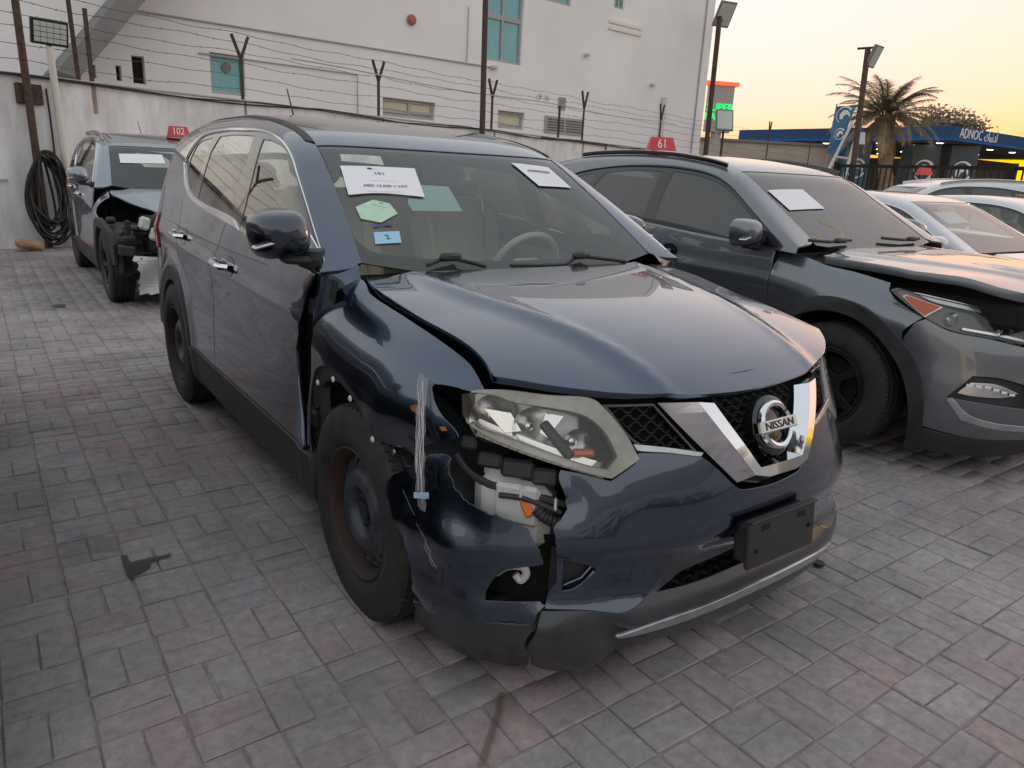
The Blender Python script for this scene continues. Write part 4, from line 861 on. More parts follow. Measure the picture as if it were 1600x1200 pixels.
def rogue():
    root=empty('damaged_car',(-.31,.93,0),0,'dark blue crossover with torn bumper corner and taped wing, lot 101','car')
    T=TRR; S=SR
    car(S,root,navy,dict(step=.03,skip=('fenderR','archFR'),doorfrontR=[(.44,1.088)]+T['door_front'][1:-1]+[(.478,.45)],opening=T['chrome'],panes=[T['pane_front'],T['pane_rear'],T['pane_quarter']],
        vedge=.447,yheader=1.062,wsclear=T['ws_clear'],mirror=None,wheelkind='steel',wheelFR=(-.787,.098,.35),steer=0,archfnL=mir(S.door),handle='chrome'))
    mirror(root,-1,(-.965,.48,1.215),paint('mirror_navy',(.030,.038,.06),metal=1.0,dust=.04))
    MB().tube([(-.90,.50,1.135),(-.835,.46,1.125)],[.03,.045],8).build('mirror_bracket',MAT['black_plastic'],root)
    panel('mirror_sail',S.green,[(-.995,.44),(-.90,.455),(-.80,.49),(-.84,.58),(-.995,.66)],MAT['black_plastic'],root,step=.03,sc=(.9,1),off=.004)
    mirror(root,1,(.90,.76,1.20),navy,.85)
    MB().tube([(.86,.74,1.135),(.82,.62,1.12)],[.03,.045],8).build('mirror_bracket',MAT['black_plastic'],root)
    # bonnet, sprung open a little
    hr=T['hood_right']; hf=T['hood_front']
    ol=hr[:-1]+hf+[(-a,b) for a,b in hf[:-1]][::-1]+[(-a,b) for a,b in hr[:-1]][::-1]+[(.69,.375),(.4,.33),(0,.312),(-.4,.33),(-.69,.375)]
    panel('bonnet',S.hood,ol,navy,root,step=.03,thick=.022,corner=40)
    panel('bonnet_liner',S.hood,[(a*.96,b*.96+.01) for a,b in ol],MAT['dark_void'],root,step=.08,off=-.02,thick=0,corner=40)
    panel('cowl',S.hood,[(-.76,.36),(-.4,.30),(0,.285),(.4,.30),(.76,.36),(.76,.50),(0,.45),(-.76,.50)],MAT['black_plastic'],root,step=.06,off=-.035,thick=.01)
    for sg in (-1,1): MB().box((sg*.66,.06,.84),(.05,.60,.12),None,.01).build('bay_rail',MAT['dark_void'],root)
    for sg in (-1,1):
        n_=14; lo=[];hi=[]
        for i in range(n_):
            t=i/(n_-1); wv=1.10+.57*t; lo.append(S.fender(np.array([.432-.06*t*t]),np.array([wv]))[0]*np.array([.995,1,1])); hi.append(S.green(np.array([-1+.54*t]),np.array([.404+.02*t]))[0])
        V=[];F=[]
        for i in range(n_):
            for k in range(5):
                u=k/4; q=lo[i]*(1-u)+hi[i]*u; V.append((-sg*q[0] if sg>0 else q[0],q[1],q[2]+.006*math.sin(u*math.pi)))
        F=[(i*5+k,i*5+k+1,(i+1)*5+k+1,(i+1)*5+k) for i in range(n_-1) for k in range(4)]
        MB().add(V,F,True).build('scuttle_corner',navy,root)
    # dented wing
    def fd(X,N):
        y=X[:,1]; z=X[:,2]
        lowf=sstep(.80,.60,z)*sstep(.05,-.18,y)
        X=X.copy(); X[:,0]+=.045*lowf
        s=.007*np.sin(y*21+z*13)*sstep(.95,.7,z)*sstep(.15,-.1,y)
        return X+N*s[:,None]
    fen=panel('dented_wing',S.fender,T['fender'],navy,root,step=.018,sc=(1,.5),thick=.008,corner=34,disp=fd)
    ff=T['fender']; archp=ff[25:34]
    def fz(p): return S.fender(np.array([p[0]]),np.array([p[1]]))[0]
    V=[];F=[]
    for p in archp:
        X=fd(fz(p)[None],np.zeros((1,3)))[0]; d=np.array([0,.06-X[1],.36-X[2]]); d/=np.linalg.norm(d); V+= [tuple(X+np.array([.012,0,0])),tuple(X+np.array([.018,0,0])+d*.05),tuple(X+np.array([.07,0,0])+d*.055)]
    for i in range(len(archp)-1):
        for q in range(2): F.append((i*3+q,i*3+q+1,(i+1)*3+q+1,(i+1)*3+q))
    fl=MB().add(V,F).build('arch_flange',MAT['black_plastic'],fen)
    for i,(a,b) in enumerate(T['clips']):
        X=fd(fz((a,b))[None],np.zeros((1,3)))[0]; c=Vector((X[0]-.004,X[1],X[2])); MB().lathe([(0,.010),(-.004,.009),(-.006,.005),(-.006,.0001)],c=c,n=12).build('body_clip',MAT['white_plastic' if i!=4 else 'satin_silver'],fen)
    for k in ('rust','rust2'): panel('rust_patch',S.fender,T[k],MAT['rust'],fen,step=.02,sc=(1,.5),off=.0015,thick=0,disp=fd)
    # hinge pillar seen through the door gap
    panel('hinge_pillar',S.door,[(.36,1.08),(.62,1.08),(.66,.8),(.60,.45),(.36,.42)],MAT['black_plastic'],root,step=.06,off=-.055,thick=0)
    for (y,z) in ((.46,1.0),(.47,.93),(.47,.80),(.48,.60),(.47,.50)):
        c=S.door(np.array([y]),np.array([z]))[0]; MB().lathe([(.0,.011),(-.008,.010),(-.010,.006),(-.010,.0001)],c=Vector((c[0]+.052,y,z)),n=8).build('hinge_bolt',MAT['under_metal'],root)
    for z in (.96,.56): 
        c=S.door(np.array([.5]),np.array([z]))[0]; MB().box((c[0]+.045,.50,z),(.03,.10,.06),None,.006).build('door_hinge',MAT['under_metal'],root)
    rogue_front(S,root,navy)
    # packing tape
    P=[Vector(x) for x in fd(on(S.fender,T['tape'],.006),np.zeros((6,3)))]; Q=[Vector(x) for x in on(S.ring,T['tape2'],.022)]
    a_,b_=P[0],Q[-1]; path=[a_.lerp(b_,t)+Vector((-.012*math.sin(t*math.pi),-.010*math.sin(t*math.pi),0))+Vector((-.006,-.004,0)) for t in np.linspace(0,1,34)]; n=len(path)
    mtape=mat('packing_tape',(.80,.80,.80),.25,coat=.8,alpha=.24); mstr=mat('tape_strand',(.78,.78,.78),.3,coat=.5,alpha=.75)
    tp=MB(); V=[];F=[]; rnd=random.Random(4)
    for i,p in enumerate(path):
        wd=.028+.004*math.sin(i*.7); 
        for k in range(7):
            u=(k/6-.5)*2; V.append((p.x-.45*u*wd*0-.004*abs(math.sin(k*2.1+i*.5)),p.y+u*wd*-.9,p.z+.002*math.sin(i+k)))
    for i in range(n-1):
        for k in range(6): F.append((i*7+k,i*7+k+1,(i+1)*7+k+1,(i+1)*7+k))
    tape=tp.add(V,F,True).build('repair_tape',mtape,None)
    tape.parent=root; 
    mb=MB()
    for s in range(9):
        u=rnd.uniform(-1,1)*.02; i0=rnd.randint(0,n//3); i1=rnd.randint(n*2//3,n-1); ph=rnd.uniform(0,6)
        pts=[(path[i].x-.006-.003*math.sin(i*.3+ph),path[i].y+u+.0035*math.sin(i*.35+ph),path[i].z) for i in range(i0,i1,2)]
        if len(pts)>2: mb.tube(pts,rnd.uniform(.0004,.0010),4,False)
    mb.build('tape_crease',mstr,tape)
    panel('price_sticker',S.ring,T['bluebit'],mat('sticker_blue',(.35,.55,.75),.5,var=.3,vscale=120),root,step=.02,sc=(.85,1),off=.034,thick=.001)
    rs_=random.Random(6); mb=MB()
    for k in range(5):
        i0=rs_.uniform(0,.7); L=[]; sc_=np.array(T['scratch'])
        for u in np.linspace(i0,i0+.28,5):
            q=u*5; i=min(4,int(q)); L.append(sc_[i]+(sc_[i+1]-sc_[i])*(q-i)+np.array([rs_.uniform(-.012,.012),rs_.uniform(-.008,.008)]))
        bar_on(mb,on(S.ring,L,.0262),.0006,3)
    mb.build('scratch_line',mat('scratch',(.35,.36,.38),.6),root)
    # wipers, roof strip, aerial
    for k in ('wip1','wip2'):
        L=T[k]; mb=MB(); bar_on(mb,smoothpath(on(S.green,L,.022),6),.008,6); i=1 if k=='wip1' else 2
        q=on(S.green,[L[i]],.03)[0]; mb.box(q,(.10,.03,.03),Matrix.Rotation(R_(10),3,'Z'),.01); mb.build('wiper',MAT['black_plastic'],root)
    for sg in (-1,1):
        panel('roof_strip',S.green,[(sg*abs(a),b) for a,b in [(.447,1.09),(.447,1.6),(.447,2.3),(.447,3.1),(.482,3.1),(.482,2.3),(.482,1.6),(.482,1.13)]],MAT['black_plastic'],root,step=.04,sc=(.9,1),off=.005,thick=.012)
    MB().tube([(0,2.98,1.62),(-.02,3.10,1.90)],[.007,.004],6).box((0,2.98,1.635),(.05,.09,.03),None,.012).build('aerial',MAT['black_plastic'],root)
    interior(S,root,MAT['beige'],MAT['beige_dark'])
    c=on(S.green,[(.0,.93)],-.03)[0]; MB().box(c+np.array([0,.04,-.07]),(.24,.03,.07),None,.012).tube([c+np.array([0,.04,-.03]),c],.012).build('interior_mirror',MAT['black_plastic'],root)
    # papers behind the glass
    for nm,k,m in (('windscreen_paper','paper1','paper'),('windscreen_paper','paper2','paper_green'),('windscreen_paper','paper3','paper')):
        panel(nm,S.green,T[k],MAT[m],root,step=.03,sc=(.9,1),off=.003 if k!='paper2' else -.012,thick=.0008)
    mh=mat('inspection_sticker',(.45,.66,.50),.5,var=.1,vscale=30); mp=mat('sticker_purple',(.08,.05,.25),.5)
    panel('inspection_sticker',S.green,T['hexa'],mh,root,step=.03,sc=(.9,1),off=.001,thick=.0005); panel('sticker_ribbon',S.green,T['bow'],mp,root,step=.03,sc=(.9,1),off=.0015,thick=.0005)
    st=panel('year_sticker',S.green,T['two'],mat('sticker_sky',(.32,.58,.78),.5),root,step=.03,sc=(.9,1),off=.0015,thick=.0005)
    def wstext(body,poly,fx,fy,size,m,sx=1):
        L=np.array(T[poly]); 
        tl,tr_,br,bl=(L[0],L[1],L[2],L[-1]); a=(tl*(1-fx)+tr_*fx)*(1-fy)+(bl*(1-fx)+br*fx)*fy; d=(tr_-tl)
        p,rot,n=frame_on(S.green,a[0],a[1],d[0],d[1])
        if n.z<0: p,rot,n=frame_on(S.green,a[0],a[1],d[0],d[1],-1)
        off={'paper1':.0045,'paper3':.0045,'two':.0035,'hexa':.003}[poly]
        text('paper_print',body,m,root,p+n*off,rot,size=size,ext=0.0002,sx=sx)
    wstext('101','paper1',.5,.27,.026,MAT['ink'],1.3); wstext('AED 13,500 + VAT','paper1',.53,.70,.021,MAT['ink'],1.15)
    wstext('------------------------','paper1',.5,.52,.014,MAT['ink_soft'],1); wstext('\u2588\u2588  - - - - - -','paper1',.45,.10,.010,MAT['ink'],1)
    wstext('----------------------------------------','paper1',.5,.88,.012,MAT['ink_soft'],1)
    wstext('43999399','paper3',.5,.34,.030,MAT['ink'],1.1); wstext('2','two',.5,.5,.034,MAT['ink'],1.2)
    wstext('\u2713','hexa',.5,.2,.02,MAT['rust']); wstext('-------------','hexa',.5,.55,.014,MAT['rust']); wstext('- - - - - -','hexa',.5,.72,.012,MAT['ink_soft'])
    return root
rogue()
# ================================================================ ground
def ground():
    m=bpy.data.materials.new('paver'); m.use_nodes=True; n=m.node_tree.nodes; l=m.node_tree.links; b=n['Principled BSDF']
    at=n.new('ShaderNodeAttribute'); at.attribute_name='tone'; at.attribute_type='GEOMETRY'
    oi=n.new('ShaderNodeNewGeometry')
    tc=n.new('ShaderNodeTexCoord')
    geo=oi
    vr=n.new('ShaderNodeValToRGB'); e=vr.color_ramp.elements
    e[0].position=0; e[0].color=(0.309,0.283,0.293,1); e[1].position=1; e[1].color=(0.347,0.249,0.244,1)
    for p,c in ((.25,(0.352,0.323,0.325,1)),(.5,(0.294,0.275,0.284,1)),(.62,(0.352,0.301,0.299,1)),(.78,(0.311,0.251,0.254,1))): q=e.new(p); q.color=c
    wn=n.new('ShaderNodeTexWhiteNoise'); wn.noise_dimensions='3D'
    l.new(at.outputs['Vector'],wn.inputs['Vector'])
    # blocks were laid in lots: a broad noise shifts patches towards red
    nb=n.new('ShaderNodeTexNoise'); nb.inputs['Scale'].default_value=.9; nb.inputs['Detail'].default_value=2; l.new(geo.outputs['Position'],nb.inputs['Vector'])
    ad=n.new('ShaderNodeMath'); ad.operation='MULTIPLY_ADD'; ad.inputs[1].default_value=.55
    mr=n.new('ShaderNodeMapRange'); mr.inputs[1].default_value=.35; mr.inputs[2].default_value=.65; mr.inputs[3].default_value=-.05; mr.inputs[4].default_value=.45; l.new(nb.outputs['Fac'],mr.inputs[0])
    l.new(wn.outputs['Value'],ad.inputs[0]); l.new(mr.outputs[0],ad.inputs[2]); l.new(ad.outputs[0],vr.inputs[0])
    ng=n.new('ShaderNodeTexNoise'); ng.inputs['Scale'].default_value=26; ng.inputs['Detail'].default_value=9; ng.inputs['Roughness'].default_value=.7; l.new(geo.outputs['Position'],ng.inputs['Vector'])
    mg=n.new('ShaderNodeMapRange'); mg.inputs[1].default_value=.3; mg.inputs[2].default_value=.7; mg.inputs[3].default_value=.72; mg.inputs[4].default_value=1.22; l.new(ng.outputs['Fac'],mg.inputs[0])
    ns=n.new('ShaderNodeTexNoise'); ns.inputs['Scale'].default_value=1.7; ns.inputs['Detail'].default_value=6; l.new(geo.outputs['Position'],ns.inputs['Vector'])
    ms=n.new('ShaderNodeMapRange'); ms.inputs[1].default_value=.35; ms.inputs[2].default_value=.66; ms.inputs[3].default_value=.74; ms.inputs[4].default_value=1.12; l.new(ns.outputs['Fac'],ms.inputs[0])
    mu=n.new('ShaderNodeMath'); mu.operation='MULTIPLY'; l.new(mg.outputs[0],mu.inputs[0]); l.new(ms.outputs[0],mu.inputs[1])
    hs=n.new('ShaderNodeVectorMath'); hs.operation='SCALE'; l.new(vr.outputs[0],hs.inputs[0]); l.new(mu.outputs[0],hs.inputs['Scale']); l.new(hs.outputs[0],b.inputs['Base Color'])
    b.inputs['Roughness'].default_value=.82
    nf=n.new('ShaderNodeTexNoise'); nf.inputs['Scale'].default_value=160; nf.inputs['Detail'].default_value=6; l.new(geo.outputs['Position'],nf.inputs['Vector'])
    bp=n.new('ShaderNodeBump'); bp.inputs['Strength'].default_value=.5; bp.inputs['Distance'].default_value=.004; l.new(nf.outputs['Fac'],bp.inputs['Height']); l.new(bp.outputs[0],b.inputs['Normal'])
    MAT['paver']=m
    sand=mat('joint_sand',(.27,.245,.225),.95,var=.35,vscale=9,bump=.6,bscale=150)
    asph=mat('far_asphalt',(.10,.095,.09),.9,var=.2,vscale=.5)
    me=bpy.data.meshes.new('ground'); g=400
    me.from_pydata([(-g,-g,-.06),(g,-g,-.06),(g,g,-.06),(-g,g,-.06)],[],[(0,1,2,3)]); tag(link('ground',me,asph),kind='structure')
    me=bpy.data.meshes.new('pavement'); me.from_pydata([(-14,-9,-.0075),(30,-9,-.0075),(30,26,-.0075),(-14,26,-.0075)],[],[(0,1,2,3)])
    pav=tag(link('pavement',me,sand),kind='structure')
    # basket weave of 200 x 100 mm pavers
    rnd=random.Random(11); S=.2; J=.0040
    def brickmesh(nm,lx,ly):
        h=.06; b=.004; V=[];F=[]
        for z,i in ((-h,0),(-b,0),(0,b)):
            V+=[(-lx/2+i,-ly/2+i,z),(lx/2-i,-ly/2+i,z),(lx/2-i,ly/2-i,z),(-lx/2+i,ly/2-i,z)]
        for k in range(2):
            for q in range(4): F.append((k*4+q,k*4+(q+1)%4,(k+1)*4+(q+1)%4,(k+1)*4+q))
        F.append((8,9,10,11)); return V,F
    B=[brickmesh('a',S-J*1.6,S/2-J),brickmesh('b',S/2-J,S-J*1.6)]
    camp=np.array([-2.0825, -1.0178, 1.4485]); cands=[]
    fw=Rw[2]
    for i in range(-62,140):
        for j in range(-40,126):
            x,y=(i+.5)*S,(j+.5)*S
            if not(-12.4<x<28 and -8<y<25): continue
            # grid colour parity as laid in the photograph
            par=(i+j)%2
            for k in (-.25,.25):
                c=(x,y+k*S) if par==0 else (x+k*S,y)
                d=np.array([c[0],c[1],0])-camp; q=Rw@d; 
                vis=0
                if q[2]>.3:
                    u=1139.9*q[0]/q[2]; v=1139.9*q[1]/q[2]
                    if abs(u)<860 and abs(v)<640: vis=1/(q[2]**2)
                cands.append((vis,c[0],c[1],par))
    cands.sort(key=lambda t:-t[0])
    # the nearest ones that stand free of the cars are objects of their own
    def hidden(x,y): return (-1.15<x<.55 and .3<y<5.0) or (1.9<x<3.5 and .2<y<5.5)
    near=[];rest=[]
    for c in cands:
        if len(near)<300 and c[0]>0 and not hidden(c[1],c[2]): near.append(c)
        else: rest.append(c)
    def jit(): return rnd.uniform(-.0022,.0022),rnd.uniform(-.0022,.0022),rnd.uniform(-.0045,.0015),rnd.gauss(0,.009)
    P=[]
    for par in (0,1):
        V,F=B[par]; me=bpy.data.meshes.new('paver'); me.from_pydata(V,[],F); me.update(); me.materials.append(m)
        P.append(me)
    variants=[]
    for par in (0,1):
        for k in range(24):
            me=P[par].copy(); a=me.attributes.new('tone','FLOAT_VECTOR','POINT'); v=[rnd.random()*9 for _ in range(3)]
            a.data.foreach_set('vector',v*len(me.vertices)); variants.append((par,me))
    for (vis,x,y,par) in near:
        me=rnd.choice([q for p,q in variants if p==par]); o=bpy.data.objects.new('paver',me); COL.objects.link(o); dx,dy,dz,rz=jit()
        o.location=(x+dx,y+dy,dz); o.rotation_euler=(rnd.gauss(0,.010),rnd.gauss(0,.010),rz); o.parent=pav
    n=len(rest); VV=np.zeros((n*12,3)); FF=[]; TT=np.zeros((n*12,3))
    base=[np.array(B[0][0]),np.array(B[1][0])]
    f9=np.array([f for f in B[0][1]])
    for i,(vis,x,y,par) in enumerate(rest):
        dx,dy,dz,rz=jit(); q=base[par]; c,s=math.cos(rz),math.sin(rz)
        VV[i*12:(i+1)*12,0]=x+dx+q[:,0]*c-q[:,1]*s; VV[i*12:(i+1)*12,1]=y+dy+q[:,0]*s+q[:,1]*c; VV[i*12:(i+1)*12,2]=q[:,2]+dz+q[:,0]*rnd.gauss(0,.010)
        TT[i*12:(i+1)*12]=[rnd.random()*9,rnd.random()*9,rnd.random()*9]
    FF=(f9[None]+np.arange(n)[:,None,None]*12).reshape(-1,4)
    me=bpy.data.meshes.new('paver_field'); me.vertices.add(n*12); me.vertices.foreach_set('co',VV.ravel())
    me.loops.add(FF.size); me.loops.foreach_set('vertex_index',FF.ravel().astype(np.int32)); me.polygons.add(len(FF)); me.polygons.foreach_set('loop_start',np.arange(0,FF.size,4,dtype=np.int32)); me.update(calc_edges=True)
    a=me.attributes.new('tone','FLOAT_VECTOR','POINT'); a.data.foreach_set('vector',TT.ravel())
    o=link('paver_field',me,m,pav); tag(o,kind='stuff')
ground()
# ================================================================ walls, building, fence, station
PT={"can": [[58.737, 43.516, 6.0], [54.333, 25.179, 6.0], [66.374, 25.336, 6.0]], "canb": [[56.98, 42.098, 5.1], [51.136, 23.563, 5.1], [65.85, 24.947, 5.1]], "palm_base": [22.25, 11.905, 0.777], "palm_top": [22.651, 12.718, 3.846], "tree": [67.738, 29.99, 7.259], "banner": [[17.469, 11.254, 3.586], [17.874, 10.978, 3.643], [17.397, 10.872, 2.379], [17.064, 11.097, 2.327]], "pole": [[16.63, 9.993, 1.964], [17.327, 10.549, 4.923]], "poleflood": [17.441, 10.411, 4.771], "polearm": [[17.114, 10.712, 4.943], [17.552, 10.412, 5.0]], "sign": [[39.815, 35.062, 7.6], [41.155, 34.064, 7.552], [40.518, 33.554, 4.843], [39.219, 34.538, 4.935]], "lowb": [[43.974, 37.533, 4.998], [47.694, 34.64, 4.524]], "lowflood": [23.402, 19.924, 3.882], "lowpole": [23.145, 19.637, 2.564], "cols": [[43.791, 25.262, 2.806], [46.758, 23.18, 3.054], [48.62, 21.828, 3.084]], "light61": [20.482, 18.153, 7.362], "canopylights": [[48.06, 27.92, 4.527], [50.049, 26.28, 4.015], [52.875, 24.481, 4.763], [53.414, 24.008, 4.543], [54.133, 23.511, 4.626], [55.32, 22.592, 4.486], [55.062, 22.655, 4.137], [56.334, 21.811, 4.378]], "suv": [[-43.56, -23.03, 1.55], [52.829, 23.254, 1.55]], "struts": [[[16.973, 10.951, 1.737], [17.759, 10.903, 3.202]], [[17.401, 10.646, 1.762], [17.97, 10.783, 3.297]], [[17.253, 10.932, 2.254], [17.742, 10.554, 2.199]], [[17.153, 10.925, 2.031], [17.787, 10.45, 2.001]]], "smallflood": [17.359, 10.379, 2.724], "shopsign": [32.282, 12.815, 2.189], "fartree": [66.679, 27.184, 4.485], "camflood": [-0.865, 13.558, 3.184]}
def wall_mat():
    m=mat('painted_wall',(.83,.83,.85),.85,var=.05,vscale=.5,bump=.35,bscale=14); n=m.node_tree.nodes; l=m.node_tree.links; b=n['Principled BSDF']
    g=n.new('ShaderNodeNewGeometry'); src=b.inputs['Base Color'].links[0].from_socket
    a=n.new('ShaderNodeTexNoise'); a.inputs['Scale'].default_value=1.1; a.inputs['Detail'].default_value=10; a.inputs['Roughness'].default_value=.68
    mp=n.new('ShaderNodeMapping'); mp.inputs['Scale'].default_value=(2.2,2.2,.7); l.new(g.outputs['Position'],mp.inputs[0]); l.new(mp.outputs[0],a.inputs['Vector'])
    r=n.new('ShaderNodeValToRGB'); r.color_ramp.elements[0].position=.34; r.color_ramp.elements[0].color=(.66,.65,.64,1); r.color_ramp.elements[1].position=.6; r.color_ramp.elements[1].color=(1,1,1,1)
    l.new(a.outputs['Fac'],r.inputs[0])
    x=n.new('ShaderNodeMix'); x.data_type='RGBA'; x.blend_type='MULTIPLY'; x.inputs[0].default_value=.95; l.new(src,x.inputs[6]); l.new(r.outputs[0],x.inputs[7]); l.new(x.outputs[2],b.inputs['Base Color'])
    return m
WM=wall_mat()
FM=mat('render_white',(.83,.83,.85),.9,var=.045,vscale=.35,bump=.3,bscale=9)
mat('rusty_steel',(.085,.058,.046),.8,.3,var=.5,vscale=20); mat('galv',(.30,.30,.31),.5,.6,var=.2,vscale=10); mat('wire',(.11,.085,.075),.7,.4)
mat('frame_grey',(.36,.37,.37),.5); mat('teal_glass',(.16,.42,.46),.25,coat=.25,var=.12,vscale=1.2); mat('cream_blind',(.62,.58,.42),.7); mat('black_steel',(.012,.012,.013),.5,.3)
mat('dark_grey_slab',(.20,.20,.205),.85,var=.1,vscale=2); mat('pvc',(.62,.60,.56),.5); mat('hose_black',(.016,.016,.017),.5,var=.5,vscale=9)
mat('led_off',(.50,.53,.52),.3,coat=.5); mat('red_alarm',(.42,.13,.11),.5)
a=R_(18); TV=Vector((math.cos(a),math.sin(a),0)); NV=Vector((math.sin(a),-math.cos(a),0)); W0=Vector((-1.58,12.25,0))   # NV points to the lot
def W(s,z,o=0): return W0+TV*s+NV*o+Vector((0,0,z))
RWALL=Matrix((TV,-NV,Vector((0,0,1)))).transposed()
def wall():
    r=empty('boundary_wall',W(0,0),0,'stained white painted boundary wall topped with barbed wire posts','wall'); inv=Matrix.Translation(-W(0,0))
    o=MB().box(W(14.5,1.2,-.1),(65,.2,2.5),RWALL).build('wall_body',WM); o.parent=r; o.matrix_parent_inverse=Matrix.Translation(-W(0,0))
    def part(mb,nm,m):
        o=mb.build(nm,m); o.parent=r; o.matrix_parent_inverse=Matrix.Translation(-W(0,0)); return o
    part(MB().box(W(14.5,2.462,-.1),(65,.24,.03),RWALL,.006),'wall_coping',mat('coping',(.45,.43,.42),.9,var=.15,vscale=3))
    rnd=random.Random(3)
    for s in (1.26,3.93,7.35,11.35,15.86,21.25,33.5,41):
        V=[];z0=2.44; L=.35+rnd.random()*.35
        part(MB().box(W(s+rnd.uniform(-.02,.02),2.44-L/2,.0015),(.05+rnd.random()*.05,.001,L),RWALL),'rust_streak',mat('rust_streak',(.42,.31,.24),.9,var=.3,vscale=14,alpha=.55))
    # cables along the top
    for k in range(2):
        pts=[W(s,2.455+.02*math.sin(s*1.3+k)-.05*abs(math.sin(s*.55+k*.8)),.03+.03*k) for s in np.arange(-8,24,.35)]
        c=MB().tube(pts,.014-.004*k,6).build('cable',MAT['hose_black']); tag(c,['thick black cable laid along the wall top','thinner black cable sagging just below the wall top'][k],'cable')
    # posts
    def ypost(s,z0,z1,kind,lab):
        e=empty('fence_post',W(s,z0),0,lab,'post','steel posts on the boundary wall'); inv=Matrix.Translation(-W(s,z0))
        if kind=='Y':
            zj=z0+(z1-z0)*.66
            def p(mb,nm):
                o=mb.build(nm,MAT['rusty_steel']); o.parent=e; o.matrix_parent_inverse=inv
            p(MB().box(W(s,(z0+zj)/2,-.06),(.045,.045,zj-z0),RWALL),'post_stem')
            for sg in (-1,1): p(MB().tube([W(s,zj-.02,-.06),W(s+sg*.17,z1,-.06)],[.034,.034],4),'post_arm')
        else:
            o=MB().box(W(s,(z0+z1)/2,-.06),(.05,.05,z1-z0),RWALL).build('post_stem',MAT['rusty_steel']); o.parent=e; o.matrix_parent_inverse=inv
    P=[(1.28,2.46,3.51,'I','straight rusty post above the leftmost floodlight end of the wall'),(3.93,2.46,3.56,'Y','rusty Y post in front of the blue emblem window'),(7.3,2.46,3.6,'Y','rusty Y post beside the wide low window'),(11.3,2.46,3.7,'Y','rusty Y post just right of the tall brown pole'),
       (14.5,2.46,3.37,'I','short straight post in front of the wall louvres'),(15.86,2.46,3.9,'Y','rusty Y post between louvres and downpipe'),(21.25,2.46,4.04,'Y','rusty Y post above the red 61 marker'),(33.4,2.46,4.4,'Y','distant Y post left of the station canopy'),(40.8,2.46,4.55,'I','farthest straight post beside the blue canopy end'),(-2.2,2.46,3.5,'Y','rusty Y post left of the brown pole')]
    for q in P: ypost(*q)
    # barbed wire
    rnd=random.Random(8)
    for k,(z,o_,ds) in enumerate(((2.66,0,0),(2.88,0,0),(3.10,0,0),(3.28,0,0),(3.46,.0,-.1),(3.58,0,.1))):
        mb=MB(); pts=[]
        ss=np.arange(-9,42,.16)
        for s in ss:
            zz=z+.006*max(0,s-8)*(z-2.4)*1.6-.05*abs(math.sin((s-3.93)*math.pi/3.6))*(.6+.4*math.sin(k*2+s))+.012*math.sin(s*5+k*3); pts.append(W(s,zz,-.06+ds))
        mb.tube(pts,.0055,4,False)
        for p in pts[::2]:
            d=Vector((rnd.uniform(-1,1),rnd.uniform(-1,1),rnd.uniform(-1,1))).normalized()*.028
            mb.tube([p-d,p+d],.004,3,False)
        o=mb.build('barbed_wire',MAT['wire']); tag(o,['lowest barbed wire strand, nearest the wall top','second barbed wire strand up from the wall top','third barbed wire strand up from the wall top','fourth barbed wire strand at the necks of the Y posts','barbed wire strand on the left Y arms','topmost barbed wire strand on the right Y arms'][k],'wire','barbed wire strands')
    pts=[W(s,3.30+.008*max(0,s-8)-.03*math.sin(s*.8),-.02) for s in np.arange(5,23,.5)]; tag(MB().tube(pts,.013,5).build('cable',MAT['frame_grey']),'grey cable strung level with the Y post necks','cable')
    mb=MB()
    for k in range(14):
        c=W(13.6+rnd.uniform(-.25,.25),3.5+rnd.uniform(-.05,.05),-.06); r_=rnd.uniform(.03,.09); mb.tube([c+TV*r_*math.cos(t)+Vector((0,0,r_*math.sin(t)*.6)) for t in np.linspace(0,6.3,12)],.005,4,False)
    tag(mb.build('wire_tangle',mat('straw_wire',(.35,.27,.18),.9)),'tangle of loose straw coloured wire caught on the fence','wire')
    # poles
    def pole(name,p0,p1,r,m,lab): return tag(MB().tube([p0,p1],[r,r*.9],10).build(name,m),lab,'pole')
    pole('steel_pole',W(.30,0,.12),W(.26,4.6,.12),.055,MAT['rusty_steel'],'brown steel pole at far left carrying the coiled hose')
    pole('steel_pole',W(10.7,0,.15),W(10.6,7.2,.15),.075,MAT['rusty_steel'],'tall brown pole in front of the teal window')
    pole('pvc_pole',W(.70,0,.10),W(.655,2.92,.10),.055,MAT['pvc'],'white plastic pole holding the left floodlight')
    pole('steel_pole',W(1.10,2.46,-.1),W(1.05,4.8,-.1),.035,MAT['rusty_steel'],'thin brown post rising behind the left floodlight')
    tag(MB().box(W(.33,2.2,.03),(.34,.08,.28),RWALL,.01).build('junction_box',MAT['rusty_steel']),'rusty junction box on the wall behind the brown pole','box')
    pts=[W(.52+.05*math.sin(z),z,.05) for z in np.arange(.3,2.5,.2)]; tag(MB().tube(pts,.014,6).build('cable',MAT['hose_black']),'black cable dropping down the wall between the two poles','cable')
    # floodlight
    e=empty('floodlight',W(.65,2.95,.16),0,'square led floodlight with white grid on the white pole','floodlight'); inv=Matrix.Translation(-W(.65,2.95,.16)); tl=RWALL@Matrix.Rotation(R_(12),3,'X')
    def fp(mb,nm,m):
        o=mb.build(nm,m); o.parent=e; o.matrix_parent_inverse=inv
    c=W(.65,3.06,.16); fp(MB().box(c,(.50,.06,.34),tl,.01),'lamp_case',MAT['black_steel'])
    for i in range(4):
        for j in range(5): fp(MB().box(c+tl@Vector((-.176+j*.088,-.033,-.105+i*.07)),(.083,.008,.062),tl,.003),'led_cell',MAT['led_off'])
    fp(MB().tube([W(.65,2.88,.12),W(.65,2.93,.14)],.03,8),'lamp_bracket',MAT['black_steel'])
    # coiled hose
    mb=MB(); rnd=random.Random(5)
